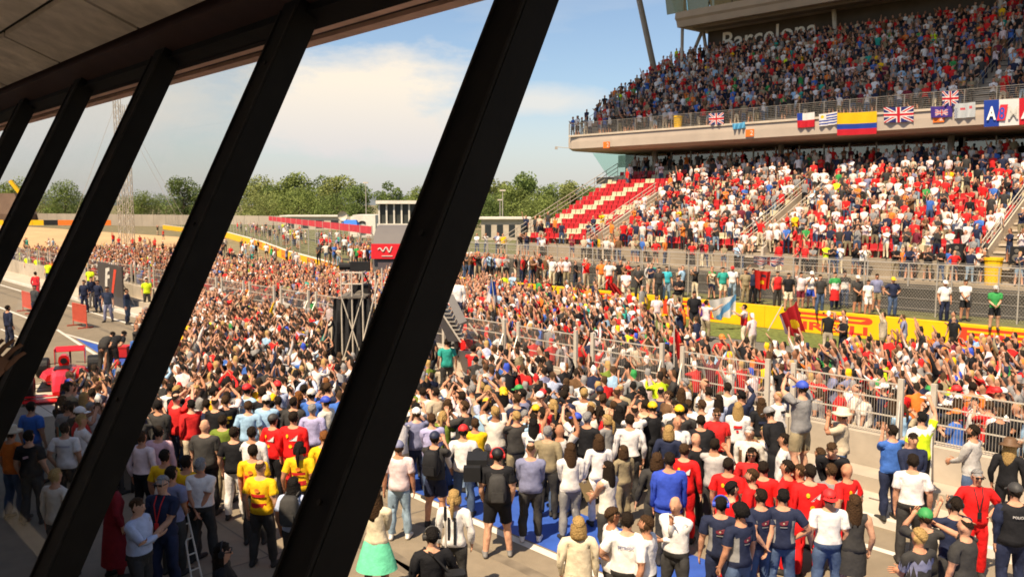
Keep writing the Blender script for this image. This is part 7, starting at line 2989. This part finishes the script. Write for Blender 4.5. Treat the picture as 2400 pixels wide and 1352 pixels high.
# shoulder video camera by the black-clad operator
o = byl['sturdy man in black t-shirt and cargo shorts with grey backpack']
vc = empty('video_camera', o.location, o.rotation_euler.z)
tag(vc, 'large black shoulder video camera left of the sturdy operator', 'camera')
mb = MB()
mb.box(-0.52, -0.18, 0.0, 0.52, 1.42, 1.66)
mb.build('body', m_black, vc)
mb = MB()
mb.tube((-0.36, 0.5, 1.54), (-0.36, 0.78, 1.54), 0.09, 0.11, 12)
mb.build('lens', m_black, vc)
mb = MB()
mb.box(-0.56, -0.28, -0.16, 0.0, 1.34, 1.58)
mb.build('battery', m_black, vc)
# microphone pole
o = byl['sound man in black jacket and headphones holding a pole']
mp = empty('microphone_pole', o.location, o.rotation_euler.z)
tag(mp, 'thin pale microphone pole held by the sound man', 'pole')
mb = MB()
mb.tube((0.24, 0.30, 0.75), (0.24, 0.34, 1.75), 0.014)
mb.build('tube', m_steel_l, mp)
mb = MB()
mb.tube((0.24, 0.34, 1.72), (0.24, 0.345, 1.9), 0.022)
mb.build('grip', m_black, mp)
# shoulder bag of the sound man
sbg = empty('shoulder_bag', o.location, o.rotation_euler.z)
tag(sbg, 'black shoulder bag slung on the sound man', 'bag')
mb = MB()
mb.loft([[Vector((0.26 + 0.13 * math.copysign(abs(math.cos(a)) ** 0.5, math.cos(a)), -0.22 + 0.11 * math.copysign(abs(math.sin(a)) ** 0.5, math.sin(a)), z)) for a in [2 * math.pi * i / 12 for i in range(12)]] for z in (0.95, 1.0, 1.2, 1.24)])
mb.build('bag', m_black, sbg)
mb = MB()
mb.path([Vector((0.2, -0.2, 1.22)), Vector((0.0, -0.14, 1.45)), Vector((-0.1, 0.02, 1.51))], 0.018, 5)
mb.build('strap', m_black, sbg)
# clipboard
o = byl['dark-haired woman in white sleeveless top holding a clipboard']
cb_ = empty('clipboard', gear(o, 0.0, 0.36, 1.08), o.rotation_euler.z)
tag(cb_, 'brown clipboard held by the woman in the sleeveless top', 'clipboard')
mb = MB()
mb.hexa([Vector(p) for p in ((-0.13, -0.02, -0.12), (0.13, -0.02, -0.12), (0.13, 0.16, 0.16), (-0.13, 0.16, 0.16), (-0.13, -0.03, -0.11), (0.13, -0.03, -0.11), (0.13, 0.15, 0.17), (-0.13, 0.15, 0.17))])
mb.build('board', mat('brown_board', (0.16, 0.12, 0.06), 0.7, 0.1), cb_)
mb = MB()
mb.box(-0.04, 0.04, 0.13, 0.17, 0.14, 0.18)
mb.build('clip', m_steel, cb_)
# folding ladder leaning by the shaded group
ld = empty('step_ladder', at(430, 1320, 0))
tag(ld, 'thin aluminium step ladder beside the man in navy shirt', 'ladder')
a0, a1, b0, b1 = at(452, 1375, 0), at(476, 1365, 0), at(424, 1195, 0.95), at(436, 1190, 0.97)
for a, b_ in ((a0, b0), (a1, b1)):
    mb = MB()
    mb.tube(a, b_, 0.016)
    pchild('rail', mb, m_steel_l, ld)
for t in (0.2, 0.4, 0.6, 0.8):
    mb = MB()
    mb.tube(a0.lerp(b0, t), a1.lerp(b1, t), 0.014)
    pchild('rung', mb, m_steel_l, ld)
# loudspeakers at the right end of the stand
for px, py, lab in ((2385, 598, 'black loudspeaker box at right end of the lower stand'), (2245, 590, 'dark box held by a fan in the front row')):
    s, z = onF(px, py, 47.9)
    sp = empty('loudspeaker', FF(s, 47.9, z - 0.4))
    tag(sp, lab, 'loudspeaker')
    mb = MB(FF)
    mb.box(s - 0.30, s + 0.30, 47.7, 48.2, z - 0.42, z + 0.42)
    bo = pchild('cabinet', mb, m_black, sp)
    for dz, rr_ in ((-0.15, 0.2), (0.2, 0.11)):
        mb = MB()
        mb.tube(FF(s, 47.69, z + dz), FF(s, 47.66, z + dz), rr_, rr_ * 0.8, 14)
        mb.build('cone', m_conc_d, bo)
